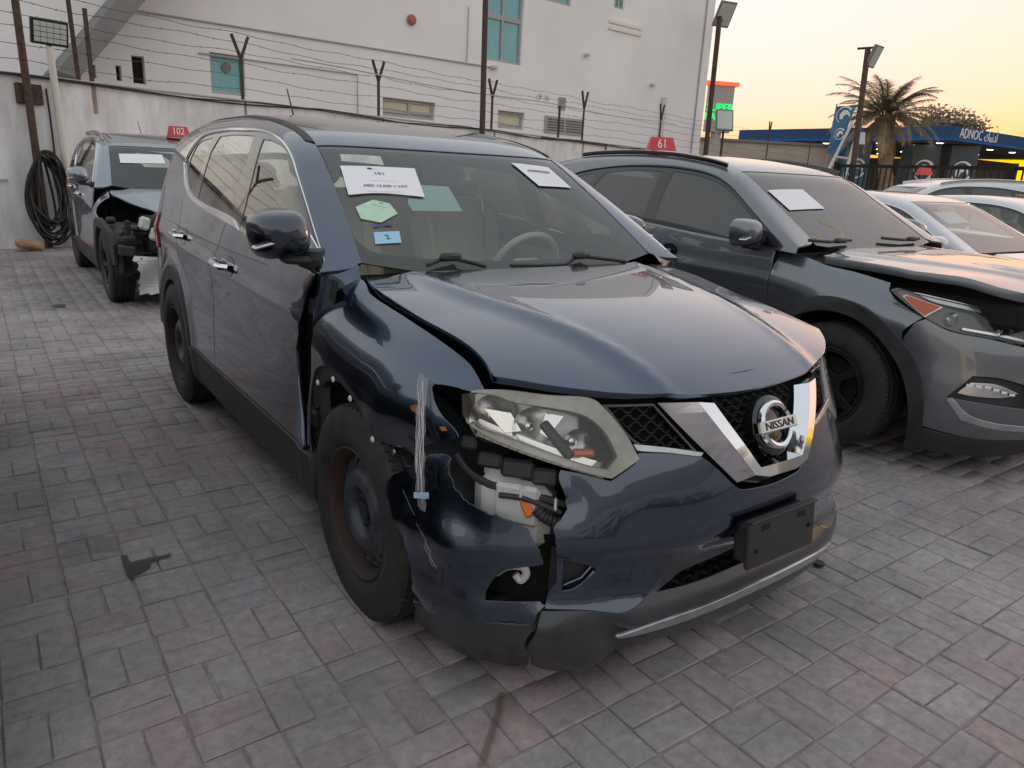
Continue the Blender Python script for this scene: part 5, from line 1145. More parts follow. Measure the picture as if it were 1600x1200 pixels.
    for k in range(17):
        w_=rnd.uniform(.14,.30); zt=1.36+rnd.uniform(-.06,.08); zbm=rnd.uniform(.04,.42); c=.34+rnd.uniform(-.04,.05); tw=rnd.uniform(-.05,.05); pts=[]
        for t in np.linspace(0,2*math.pi,26):
            zz=(zt+zbm)/2+(zt-zbm)/2*math.cos(t); ww=w_*math.sin(t)*(1.0+.35*(zt-zz)/(zt-zbm)-.25); pts.append(W(c+ww+tw*math.cos(2*t),zz,.17+.012*k%.1+.03*math.sin(t*2+k)))
        mb.tube(pts,.017,6,False)
    tag(mb.build('coiled_hose',MAT['hose_black']),'big coil of black hose hanging on the brown pole','hose')
    tag(MB().tube([W(-3,.95,.03),W(-.1,1.0,.03)],.02,6).build('wall_pipe',MAT['pvc']),'thin white pipe fixed low on the wall left of the hose','pipe')
    pts=smoothpath([W(-.5,.12,.3),W(-.2,.16,.25),W(.1,.2,.2),W(.3,.05,.25)],4); V=[]
    tag(MB().box(W(-.05,.08,.35),(.34,.22,.14),RWALL@Matrix.Rotation(.25,3,'Y'),.05).build('cloth_heap',mat('tan_cloth',(.38,.23,.14),.95,var=.3,vscale=8)),'tan cloth heaped at the wall foot under the hose','cloth')
    c=W(17.9,2.05,.0); 
    tag(MB().tube(smoothpath([W(13.5,2.43,.05),W(16.9,2.40,.05),W(17.2,2.3,.05),W(17.1,1.0,.05)],5),.025,6).build('wall_pipe',MAT['rusty_steel']),'dark pipe bending down the wall left of the 61 car','pipe')
wall()
# ---- building behind the wall
a5=R_(5); FT=Vector((math.cos(a5),math.sin(a5),0)); FN_=Vector((math.sin(a5),-math.cos(a5),0)); F0=Vector((19,21,0))
def Fp(s,z,o=0): return F0+FT*s+FN_*o+Vector((0,0,z))
RF=Matrix((FT,-FN_,Vector((0,0,1)))).transposed()
def building():
    e=empty('white_building',Fp(-8,0),0,'large white rendered building behind the wall with teal windows','building'); inv=Matrix.Translation(-Fp(-8,0))
    def p(o,par=None):
        o.parent=par or e
        if not par: o.matrix_parent_inverse=inv
        else: o.matrix_parent_inverse=inv@Matrix.Identity(4)
        return o
    fn=lambda s,z: np.stack([F0.x+FT.x*s,F0.y+FT.y*s,z+0*s],-1)
    R=[(-7.32,4.87,-5.59,8.3,'win'),(-10.95,2.86,-9.07,3.39,'low'),(-6.53,2.84,-5.36,3.40,'low2'),(-15.92,3.0,-15.04,3.97,'left'),(-17.74,3.04,-17.46,3.66,'slit'),(-18.1,3.06,-17.98,3.40,'slit'),(-18.6,3.06,-18.52,3.35,'slit'),(-4.9,7.02,-3.43,9,'up'),(-1.3,7.35,-.7,9,'up')]
    holes=[[(x0,z0),(x1,z0),(x1,z1),(x0,z1)] for x0,z0,x1,z1,_ in R]
    f=panel('facade',fn,[(-21.5,-.2),(4.8,-.2),(4.8,11.5),(-21.5,11.5)],FM,None,holes=holes,step=1.5,thick=.22,ref=(19,40,3),corner=10,bstep=3); p(f)
    p(MB().box(Fp(-8.4,5.6,-4.3),(26.1,8,11.7),RF).build('building_body',FM))
    for x0,z0,x1,z1,k in R:
        cx,cz=(x0+x1)/2,(z0+z1)/2; w_,h=x1-x0,z1-z0; d=-.14
        wnd=MB(); t=.09 if k!='slit' else .02
        for sx in (-1,1): wnd.box(Fp(cx+sx*(w_/2-t/2),cz,d),(t,.08,h),RF)
        for sz in (-1,1): wnd.box(Fp(cx,cz+sz*(h/2-t/2),d),(w_,.078,t),RF)
        if k in('win','low','up'): wnd.box(Fp(cx+.05,cz,d),(t*.9,.079,h),RF)
        if k=='win': wnd.box(Fp(cx,6.22,d),(w_,.082,.15),RF)
        if k=='low': wnd.box(Fp(cx,z0+.17,d),(w_,.082,.10),RF)
        if k=='low2': wnd.box(Fp(cx,z0+.12,d),(w_,.082,.05),RF)
        wo=p(wnd.build('window',MAT['frame_grey']))
        gm={'win':'teal_glass','up':'teal_glass','left':'teal_glass','low':'cream_blind','low2':'cream_blind','slit':'dark_void'}[k]
        nx,nz={'win':(2,2),'low':(2,1),'up':(2,1)}.get(k,(1,1))
        zsp=[z0,6.22,z1] if k=='win' else [z0,z1]
        for i in range(nx):
            for j in range(nz):
                xa,xb=x0+w_*i/nx,x0+w_*(i+1)/nx; g=MB().box(Fp((xa+xb)/2,(zsp[j]+zsp[j+1])/2,d-.02),(xb-xa-.01,.02,zsp[j+1]-zsp[j]-.01),RF).build('pane',MAT[gm]); g.parent=wo
    # emblem on the left window
    o=MB().lathe([(0,.12),(.01,.12),(.01,.0001)],c=Fp(-15.48,3.66,-.10),axis='Y',n=16).build('window_emblem',MAT['dark_grey_slab']); p(o)
    # louvres
    lv=p(MB().box(Fp(-3.44,3.12,.02),(1.95,.05,.57),RF).build('louvre',MAT['frame_grey']))
    for i in range(2):
        for k in range(5): 
            s=MB().box(Fp(-3.9+i*.93,2.94+k*.09,.05),(.80,.03,.045),RF@Matrix.Rotation(R_(35),3,'X')).build('slat',MAT['galv']); s.parent=lv
    vt=p(MB().box(Fp(-3.63,3.86,.02),(.34,.04,.42),RF).build('vent',MAT['frame_grey']))
    for k in range(5):
        s=MB().box(Fp(-3.63,3.72+k*.075,.045),(.30,.02,.03),RF).build('slat',MAT['galv']); s.parent=vt
    for z in (6.88,6.66): p(MB().box(Fp(-.6,z,.03),(1.83,.06,.11),RF).build('ledge',mat('white_ledge',(.78,.77,.75),.8)))
    p(MB().lathe([(0,.15),(.04,.145),(.10,.10),(.11,.05),(.11,.0001)],c=Fp(-10.0,5.6,.05),axis='Y',n=20,rot=Matrix.Rotation(math.pi,3,'Z')).build('alarm_bell',MAT['red_alarm']))
    p(MB().tube([Fp(-18,4.63,.04),Fp(-6.9,4.67,.04)],.022,6).tube([Fp(-7.92,4.67,.04),Fp(-7.9,6.3,.04)],.015,6).build('conduit',MAT['frame_grey']))
    p(MB().tube([Fp(-16.2,3.9,.04),Fp(-11.8,3.9,.04),Fp(-11.8,2.6,.04)],.018,6).build('conduit',MAT['frame_grey']))
    p(MB().tube([Fp(2.0,0,.08),Fp(2.0,4.6,.08)],.11,10).build('downpipe',MAT['pvc']))
    p(MB().tube([Fp(4.2,0,.04),Fp(4.2,11,.04)],.03,6).build('conduit',MAT['frame_grey']))
    for s,z in ((-6.83,4.68),(-17.7,4.75),(1.2,5.0),(-2.6,5.6)):
        p(MB().box(Fp(s,z,.10),(.22,.16,.12),RF@Matrix.Rotation(.4,3,'Z'),.03).build('camera_unit',MAT['pvc']))
    # sloping stair slab
    d=Vector((1.26,0,1.53)).normalized(); 
    V=[];q=[(-19.6,3.0),(-14.0,9.8),(-13.45,9.8),(-19.2,2.9)]
    for o_ in (.02,1.6): V+=[Fp(s,z,o_) for s,z in q]
    p(pyd('stair_slab',V,[(0,1,2,3),(7,6,5,4),(0,4,5,1),(3,2,6,7),(0,3,7,4),(1,5,6,2)],MAT['dark_grey_slab']))
building()
def emblem(par,c,rx,ry,n,m1,name='emblem',s=1.0,inv=None):
    """round white falcon-head sign: a ring open at one side with a hooked beak shape in it"""
    mb=MB(); V=[];F=[]; k=40
    for i in range(k+1):
        t=R_(35)+R_(300)*i/k; r0=.36+.10*math.sin(i/k*math.pi); V+=[c+rx*math.cos(t)*.5*s+ry*math.sin(t)*.5*s,c+rx*math.cos(t)*r0*s+ry*math.sin(t)*r0*s]
    F=[(2*i,2*i+1,2*i+3,2*i+2) for i in range(k)]; mb.add([v+n*.02 for v in V],F)
    P=[(-.28,-.22),(-.30,.06),(-.10,.27),(.14,.25),(.30,.08),(.33,-.08),(.26,-.14),(.24,-.02),(.08,.02),(-.04,-.06),(-.10,-.24)]
    mb.add([c+rx*x*s+ry*y*s+n*.02 for x,y in P],[tuple(range(len(P)))])
    o=mb.build(name,m1,None,False)
    return o
def station():
    nav=mat('station_navy',(.035,.085,.20),.85,spec=.1); blu=mat('station_blue',(.03,.12,.38),.8,spec=.1); wht=mat('station_white',(.80,.80,.80),.5); sof=mat('soffit',(.32,.27,.23),.8)
    e=empty('fuel_station_canopy',(54.3,25.2,0),0,'long blue fuel station canopy with lit soffit beyond the fence','canopy'); inv=Matrix.Translation((-54.3,-25.2,0))
    def p(o): o.parent=e; o.matrix_parent_inverse=inv; return o
    p(MB().box((69,34.4,5.55),(29.3,18.3,.85)).build('fascia',nav)); p(MB().box((69,34.4,5.10),(29.5,18.5,.18)).build('fascia_stripe',blu)); p(MB().box((69,34.4,4.99),(28.6,17.6,.08)).build('soffit',sof))
    lt=mat('soffit_light',(1,1,1),.5,emit=(1,.95,.82),estr=1.6)
    for i in range(5):
        for j in range(4): p(MB().lathe([(4.93,.0001),(4.93,.22),(4.96,.24)],c=(56.5+i*4.2,27+j*4.6,0),axis='Z',n=12).build('soffit_lamp',lt))
    rot=Matrix.Rotation(math.pi/2,3,'X')
    p(text('sign_lettering','ADNOC',wht,None,Vector((57.2,25.23,5.55)),rot,size=.95,ext=.02)); p(text('sign_lettering','\uFED9\uFEEE\uFEE7\uFEA9\uFE83',wht,None,Vector((60.4,25.23,5.55)),rot,size=.95,ext=.02))
    colm=mat('column_blue',(.010,.05,.085),.4,coat=.3); teal=mat('column_teal',(.03,.14,.24),.4)
    for (x,y,w_,m) in ((56.2,33.4,1.9,teal),(57.2,28.6,2.0,colm),(58.8,26.6,2.0,colm)):
        c=empty('canopy_column',(x,y,0),0,{33.4:'teal clad column behind the palm trunk',28.6:'dark blue column with white falcon sign, right of the palm',26.6:'dark blue column with white falcon sign nearest the canopy corner'}[y],'column'); iv=Matrix.Translation((-x,-y,0))
        d=Vector((-.81,-.58,0)); rz=Matrix.Rotation(math.atan2(-.62,.78)+0,3,'Z')
        o=MB().box((x,y,2.45),(w_,w_,4.9),rz,.03).build('column_cladding',m); o.parent=c; o.matrix_parent_inverse=iv
        n=(rz@Vector((0,-1,0))); rx=rz@Vector((1,0,0))
        o=emblem(c,Vector((x,y,3.0))+n*(w_/2+.01),rx,Vector((0,0,1)),n,wht,s=1.55); o.parent=c; o.matrix_parent_inverse=iv
    sh=empty('station_shop',(70,40,0),0,'dim brown shop front under the station canopy','shop'); iv=Matrix.Translation((-70,-40,0))
    def q(o): o.parent=sh; o.matrix_parent_inverse=iv
    q(MB().box((74,37,2.2),(8,14,4.4)).build('shop_body',mat('shop_brown',(.10,.075,.06),.8))); q(MB().box((69.96,33,3.2),(.1,5,1.1)).build('shop_sign_board',MAT['dark_void']))
    for k in range(4): q(MB().box((69.9,29+k*2.4,1.6),(.06,2.0,2.4)).build('shop_window',mat('shop_glass',(.25,.19,.12),.2)))
    for k,(x,y,h,c) in enumerate(((60,36,2.2,(.5,.5,.5)),(64,33,2.2,(.5,.5,.5)))):
        pu=empty('fuel_pump',(x,y,0),0,['grey fuel pump on the island under the canopy, left one','grey fuel pump on the island under the canopy, right one'][k],'pump'); o=MB().box((x,y,h/2),(.9,.6,h),None,.05).box((x,y-.31,h*.7),(.6,.04,.5)).build('pump_body',MAT['frame_grey']); o.parent=pu; o.matrix_parent_inverse=Matrix.Translation((-x,-y,0))
    # long pale building left of the canopy
    b=empty('low_building',(46,37,0),0,'long low pale building beyond the wall left of the canopy','building'); iv=Matrix.Translation((-46,-37,0)); rz=Matrix.Rotation(R_(-30),3,'Z')
    for o in (MB().box((49,42,2.3),(22,6,4.6),rz).build('building_body',mat('low_tan',(.42,.37,.32),.9,var=.1,vscale=.6)),MB().box((49,42,4.7),(22.3,6.3,.2),rz).build('roof_edge',MAT['dark_grey_slab']),MB().box(Vector((45.5,40.6,2.9)),(4,.4,1.0),rz).build('window_band',MAT['dark_grey_slab'])): o.parent=b; o.matrix_parent_inverse=iv
    # supermarket pylon
    S_=[Vector(v) for v in PT['sign']]; c=(S_[0]+S_[2])/2; rx=(S_[1]-S_[0]).normalized(); up=Vector((0,0,1)); n=rx.cross(up).normalized()
    if n.y>0: n=-n
    ro=Matrix((rx,up,n)).transposed()
    if ro.determinant()<0: rx=-rx; ro=Matrix((rx,up,n)).transposed()
    s=empty('shop_pylon_sign',(c.x,c.y,0),0,'grey pylon sign with green lit letters and red lit top','sign'); iv=Matrix.Translation((-c.x,-c.y,0))
    L=[]
    L.append(MB().box(c,(1.7,3.0,.6),ro).build('sign_panel',MAT['frame_grey'])); L.append(MB().box(c+up*1.6,(2.2,.22,.9),ro).build('lit_edge',mat('led_red',(.5,.05,.02),.5,emit=(1,.10,.03),estr=.22)))
    g=mat('led_green',(0,.3,.08),.5,emit=(.0,1,.16),estr=.20)
    L.append(text('sign_lettering','SUPER',g,None,c+n*.33+up*.05,ro,size=.70,ext=.04,sx=.92)); L.append(text('sign_lettering','MARKET',g,None,c+n*.33+up*-.55,ro,size=.66,ext=.04,sx=.80))
    L.append(MB().box((c.x,c.y,2.4),(.5,.5,4.8)).build('sign_post',MAT['frame_grey']))
    for o in L: o.parent=s; o.matrix_parent_inverse=iv
station()
def flood(name,c,aim,sz,lab,polepts,r,arm=None):
    e=empty(name,(polepts[0][0],polepts[0][1],0),0,lab,'floodlight'); iv=Matrix.Translation((-polepts[0][0],-polepts[0][1],0)); ro=Vector(aim).to_track_quat('Z','Y').to_matrix(); c=Vector(c)
    L=[MB().box(c,(sz*.8,sz,.09),ro,.015).build('lamp_case',MAT['dark_grey_slab']),MB().box(c+ro@Vector((0,0,.047)),(sz*.68,sz*.86,.01),ro).build('lamp_lens_plate',MAT['led_off']),MB().tube(polepts,r,8).build('lamp_pole',MAT['rusty_steel'])]
    if arm: L.append(MB().tube(arm,.03,6).build('lamp_arm',MAT['rusty_steel']))
    for o in L: o.parent=e; o.matrix_parent_inverse=iv
b=W(25.3,0,.15); t=W(25.05,7.6,.15); c=Vector(PT['light61']); sc_=(t-Vector((0,0,0)))
flood('pole_floodlight',t+TV*.45+Vector((0,0,.15)),(-.2,-.9,-.5),.95,'tall floodlight pole at the right corner of the white building',[b,t],.10,[t-TV*.35+Vector((0,0,-.1)),t+TV*.35+Vector((0,0,-.1))])
p0,p1=[Vector(v) for v in PT['pole']]; p0=Vector((p0.x-.45,p0.y-.36,0))
flood('pole_floodlight',PT['poleflood'],(.1,-.9,-.35),.55,'leaning floodlight pole in front of the palm',[p0,p1],.075,[PT['polearm'][0],PT['polearm'][1]])
lp=Vector(PT['lowpole']); lf=Vector(PT['lowflood'])
flood('pole_floodlight',lf,(-.5,-.7,.35),.9,'low floodlight beneath the green pylon sign',[(lp.x,lp.y,0),lf],.05)
sf_=Vector(PT['smallflood']); flood('pole_floodlight',sf_,(-.5,-.8,.25),.36,'small floodlight on the scaffold legs beside the banner',[(sf_.x+.1,sf_.y+.1,0),sf_],.03)
def banner():
    B=[Vector(v) for v in PT['banner']]; m=mat('banner_blue',(.045,.15,.27),.6,var=.2,vscale=3); V=[];F=[];nx,ny=6,14
    for j in range(ny+1):
        for i in range(nx+1):
            u,v=i/nx,j/ny; q=(B[0]*(1-u)+B[1]*u)*(1-v)+(B[3]*(1-u)+B[2]*u)*v; V.append(q+Vector((.03*math.sin(v*7+u*3),.04*math.sin(v*6+u*4),0)))
    F=[(j*(nx+1)+i,j*(nx+1)+i+1,(j+1)*(nx+1)+i+1,(j+1)*(nx+1)+i) for j in range(ny) for i in range(nx)]
    V2=[v+Vector((.006,.008,0)) for v in V]; n0=len(V)
    e=empty('banner_flag',(B[3].x,B[3].y,0),0,'tall blue banner with white falcon mark beside the leaning pole','banner'); iv=Matrix.Translation((-B[3].x,-B[3].y,0))
    o=MB().add(V+V2,F+[tuple(i+n0 for i in f[::-1]) for f in F],True).build('banner_cloth',m,None,False); o.parent=e; o.matrix_parent_inverse=iv
    rx=(B[1]-B[0]).normalized(); n=rx.cross(Vector((0,0,1))).normalized(); n=n if n.y<0 else -n; wht=MAT['station_white']
    o=emblem(e,B[0]*.4+B[1]*.4+B[3]*.1+B[2]*.1,rx,Vector((0,0,1)),n*3.2,wht,s=.46); o.parent=e; o.matrix_parent_inverse=iv
    o=emblem(e,B[0]*.2+B[1]*.2+B[3]*.3+B[2]*.3,rx,Vector((0,0,1)),n*3.2,wht,s=.30); o.parent=e; o.matrix_parent_inverse=iv
    o=MB().tube([(B[3].x-.02,B[3].y,0),B[0]+Vector((-.03,0,.05)),B[1]+Vector((0,0,.05))],.018,6).build('banner_pole',MAT['galv']); o.parent=e; o.matrix_parent_inverse=iv
    for k,(q,r) in enumerate(PT['struts']):
        q=Vector(q); r=Vector(r)
        if k<2: q=q+(q-r)*1.2; q.z=max(0,q.z)
        tag(MB().tube([q,r],.045 if k<2 else .03,6).build('scaffold_leg',MAT['pvc']),['white scaffold leg left of the leaning pole','white scaffold leg right of the leaning pole','upper cross bar of the white scaffold','lower cross bar of the white scaffold'][k],'scaffold')
banner()
def gate():
    p0=Vector((16.55,10.4,0)); p1=Vector((14.4,1.2,0)); d=(p1-p0); L=d.length; d.normalize(); ro=Matrix((d,Vector((-d.y,d.x,0)),Vector((0,0,1)))).transposed()
    e=empty('steel_gate',p0,0,'long black steel bar fence in front of the fuel station','fence'); iv=Matrix.Translation(-p0)
    def p(o): o.parent=e; o.matrix_parent_inverse=iv
    p(MB().box(p0+d*L/2+Vector((0,0,2.0)),(L,.06,.08),ro).build('top_rail',MAT['black_steel'])); p(MB().box(p0+d*L/2+Vector((0,0,.25)),(L,.05,.06),ro).build('bottom_rail',MAT['black_steel']))
    bar=MB().box((0,0,1.1),(.03,.03,1.78)).build('bar',MAT['black_steel']).data; bpy.data.objects.remove(bpy.data.objects['bar'])
    k=0; s=.14
    while s<L:
        o=bpy.data.objects.new('bar',bar); COL.objects.link(o); o.location=p0+d*s-p0; o.parent=e; s+=.16; k+=1
    for s in (0,L*.5,L): p(MB().box(p0+d*s+Vector((0,0,1.05)),(.12,.12,2.1),ro).build('gate_post',MAT['black_steel']))
gate()
def leafmat(name,c,v=.35): 
    return mat(name,c,.6,var=v,vscale=3,spec=.3)
def palm():
    rnd=random.Random(21); b=Vector(PT['palm_base']); t=Vector(PT['palm_top'])-Vector((0,0,.10)); b=Vector((b.x-.1,b.y-.2,0))
    e=empty('palm_tree',b,0,'date palm with upright feathery crown beside the fuel station','palm tree'); iv=Matrix.Translation(-b)
    n=26; pts=[b.lerp(t,i/n) for i in range(n+1)]; rs=[.20+.03*(i%2)+(.10 if i>n*.72 else 0)*((i/n-.72)/.28) for i in range(n+1)]
    o=MB().tube(pts,rs,10).build('trunk',mat('palm_bark',(.22,.15,.10),.95,var=.4,vscale=9)); o.parent=e; o.matrix_parent_inverse=iv
    def fronds(N,el0,el1,l0,l1,nm,m,droop,seed):
        rnd=random.Random(seed); V=[];F=[]
        for k in range(N):
            az=2*math.pi*(k*.618034%1)+rnd.uniform(-.2,.2); el=R_(rnd.uniform(el0,el1)); ln=rnd.uniform(l0,l1); d=Vector((math.cos(az),math.sin(az),0)); p=t.copy()+d*.12; q=el; prev=None; sg=18
            dr=droop*rnd.uniform(.7,1.3)
            for i in range(sg):
                u=i/sg; st=ln/sg; dirv=d*math.cos(q)+Vector((0,0,math.sin(q))); np_=p+dirv*st; side=Vector((-d.y,d.x,0)); up=side.cross(dirv)
                w_=.014*(1-u)+.004; o0=len(V); V+=[p-side*w_,p+side*w_,np_+side*w_,np_-side*w_]; F.append((o0,o0+1,o0+2,o0+3))
                if i>1:
                    ll=.42*math.sin(math.pi*(.12+.86*u))**.7*rnd.uniform(.8,1.1)
                    for s in (-1,1):
                        for h in (0,.25,.5,.75):
                            a0=p+dirv*st*h; tip=a0+(side*s*.62+dirv*.72+up*rnd.uniform(.05,.4)+Vector((0,0,-.12*u))).normalized()*ll*rnd.uniform(.85,1.1); wv=dirv*.012; o0=len(V); V+=[a0-wv,a0+wv,tip]; F.append((o0,o0+1,o0+2))
                p=np_; q-=dr/sg*(1+u)
        o=MB().add(V,F).build(nm,m,None,False); o.parent=e; o.matrix_parent_inverse=iv
    fronds(58,5,86,1.4,2.2,'crown',leafmat('palm_green',(.17,.155,.085)),.9,1)
    fronds(16,-55,5,1.2,1.8,'dry_fronds',leafmat('palm_dry',(.30,.23,.14)),.7,2)
palm()
def tree(c,r,h,name,lab,seed,m,n=2600):
    rnd=random.Random(seed); c=Vector(c); e=empty(name,(c.x,c.y,0),0,lab,'tree'); iv=Matrix.Translation((-c.x,-c.y,0))
    mb=MB(); mb.tube([(c.x,c.y,0),(c.x+.1,c.y,c.z-r*.5),(c.x,c.y,c.z)],[.22,.16,.06],8); tips=[]
    for k in range(26):
        d=Vector((rnd.gauss(0,1),rnd.gauss(0,1),rnd.uniform(-.1,1))).normalized(); s=Vector((c.x,c.y,c.z-r*.5)); q=c+Vector((d.x*r,d.y*r,d.z*h))*rnd.uniform(.5,.95); mb.tube([s,s.lerp(q,.5)+Vector((0,0,.2)),q],[.06,.03,.012],5); tips+= [q,s.lerp(q,.75)]
    o=mb.build('trunk',MAT['palm_bark']); o.parent=e; o.matrix_parent_inverse=iv
    V=[];F=[]
    for k in range(n):
        p=rnd.choice(tips)+Vector((rnd.gauss(0,r*.16),rnd.gauss(0,r*.16),rnd.gauss(0,h*.13))); a=Vector((rnd.gauss(0,1),rnd.gauss(0,1),rnd.gauss(0,1))).normalized()*rnd.uniform(.08,.17)*max(.5,r/2.4); b=a.orthogonal()*.5; o0=len(V); V+=[p-a,p+b,p+a,p-b]; F.append((o0,o0+1,o0+2,o0+3))
    o=MB().add(V,F).build('crown',m,None,False); o.parent=e; o.matrix_parent_inverse=iv
lm=leafmat('dusty_leaf',(.19,.155,.10))
tree((80,38,7.6),3.6,2.4,'acacia_tree','round dusty tree rising behind the canopy roof',3,lm,3200)
tree((84,24.5,2.9),3.0,1.8,'acacia_tree','low tree seen under the canopy at far right',5,lm,2200)
tree((76,44,6.0),2.6,1.6,'acacia_tree','small tree top left of the round one behind the canopy',6,lm,1500)
# things across the aisle, behind the camera, which the paint and the glass mirror
def behind():
    m=WM
    tag(MB().box((-11.5,6,1.25),(.2,34,2.5)).build('boundary_wall',m),'white boundary wall mirrored in the blue car side windows','wall')
    tag(MB().box((3,-17,1.4),(36,.3,2.8)).build('boundary_wall',m),'white boundary wall behind the camera across the aisle','wall')
    e=empty('warehouse',(2,-24,0),0,'low tan warehouse behind the camera beyond the far wall','building')
    MB().box((0,0,2.6),(30,8,5.2)).build('warehouse_body',mat('warehouse_tan',(.40,.36,.31),.9,var=.1,vscale=.5),e)
    e=empty('warehouse',(-19,9,0),0,'low tan warehouse mirrored in the side windows','building')
    MB().box((0,0,1.7),(8,26,3.4)).build('warehouse_body',FM,e)
behind()
# small things on the paving
tag(MB().lathe([(0,.0001),(0,.014),(.008,.015),(.008,.022),(.016,.022),(.018,.014),(.018,.0001)],c=(0,0,0),axis='Z',n=12).build('plastic_grommet',MAT['black_plastic']),'small black plastic grommet lying in front of the blue car bumper','grommet').location=(0.469, 0.343, 0.0)
rk=MB(); rnd=random.Random(2); c=Vector((-0.972, 2.553, 0.0))
V=[];F=[]
for i in range(7):
    for j in range(10):
        th=math.pi*i/6; ph=2*math.pi*j/10; r=rnd.uniform(.8,1.15); V.append(c+Vector((.055*r*math.sin(th)*math.cos(ph),.04*r*math.sin(th)*math.sin(ph),.022+.024*r*math.cos(th))))
for i in range(6):
    for j in range(10): F.append((i*10+j,i*10+(j+1)%10,(i+1)*10+(j+1)%10,(i+1)*10+j))
tag(MB().add(V,F).build('crumpled_paper',mat('litter_grey',(.30,.29,.28),.8,var=.3,vscale=40)),'crumpled grey scrap on the paving by the blue car sill','litter')
def stain(name,pts,col,lab,al=.8):
    """a soaked-in patch: dense in the middle, fading out to nothing over its rim"""
    m=bpy.data.materials.new(name); m.use_nodes=True; n=m.node_tree.nodes; l=m.node_tree.links; b=n['Principled BSDF']; b.inputs['Base Color'].default_value=(*col,1); b.inputs['Roughness'].default_value=.6
    at=n.new('ShaderNodeAttribute'); at.attribute_name='soak'; g=n.new('ShaderNodeNewGeometry'); nz=n.new('ShaderNodeTexNoise'); nz.inputs['Scale'].default_value=28; nz.inputs['Detail'].default_value=7; l.new(g.outputs['Position'],nz.inputs['Vector'])
    ad=n.new('ShaderNodeMath'); ad.operation='MULTIPLY_ADD'; ad.inputs[1].default_value=1.5; l.new(at.outputs['Fac'],ad.inputs[0]); mm=n.new('ShaderNodeMath'); mm.operation='SUBTRACT'; mm.inputs[1].default_value=.95; l.new(nz.outputs['Fac'],mm.inputs[0]); l.new(mm.outputs[0],ad.inputs[2])
    cl=n.new('ShaderNodeMapRange'); cl.inputs[1].default_value=0; cl.inputs[2].default_value=.7; cl.inputs[3].default_value=0; cl.inputs[4].default_value=al; l.new(ad.outputs[0],cl.inputs[0]); l.new(cl.outputs[0],b.inputs['Alpha'])
    P=np.array(pts,float); lo=P.min(0)-.06; hi=P.max(0)+.06; st=.006 if (hi-lo).max()<.6 else .012; nx=int((hi[0]-lo[0])/st)+2; ny=int((hi[1]-lo[1])/st)+2
    G=np.array([(lo[0]+i*st,lo[1]+j*st) for j in range(ny) for i in range(nx)]); ins=inpoly(G,P); d=segdist(G,P); val=np.where(ins,.55+np.clip(d/.010,0,.45),.55-np.clip(d/.016,0,.55))
    F=[(j*nx+i,j*nx+i+1,(j+1)*nx+i+1,(j+1)*nx+i) for j in range(ny-1) for i in range(nx-1)]
    F=[f for f in F if max(val[list(f)])>.02]
    o=pyd(name,[(x,y,.0085) for x,y in G],F,m); at2=o.data.attributes.new('soak','FLOAT','POINT'); at2.data.foreach_set('value',[float(v) for v in val]); tag(o,lab,'stain'); return o
stain('oil_stain',[(-1.808, 1.769), (-1.788, 1.768), (-1.786, 1.702), (-1.648, 1.696), (-1.656, 1.678), (-1.724, 1.665), (-1.734, 1.629), (-1.8, 1.583), (-1.811, 1.605)],(.035,.026,.02),'dark L shaped oil spill on the left paving',.85)
stain('rust_stain',[(-1.032, 0.409), (-1.018, 0.4), (-1.098, 0.31), (-1.161, 0.254), (-1.217, 0.201), (-1.234, 0.212), (-1.169, 0.272), (-1.096, 0.337)],(.10,.055,.035),'thin rusty drip trail running from under the blue bumper',.45)
stain('damp_stain',[(-1.992, 1.99), (-1.903, 2.026), (-1.793, 1.931), (-1.804, 1.81), (-1.902, 1.836), (-1.993, 1.852)],(.06,.04,.032),'faint brown damp patch above the oil spill',.16)
stain('oil_stain',[(-1.618, 7.164), (-1.548, 7.247), (-1.494, 7.19), (-1.525, 7.021), (-1.552, 7.067), (-1.588, 7.011)],(.04,.036,.034),'small dark spot on the far paving by the grey car',.7)

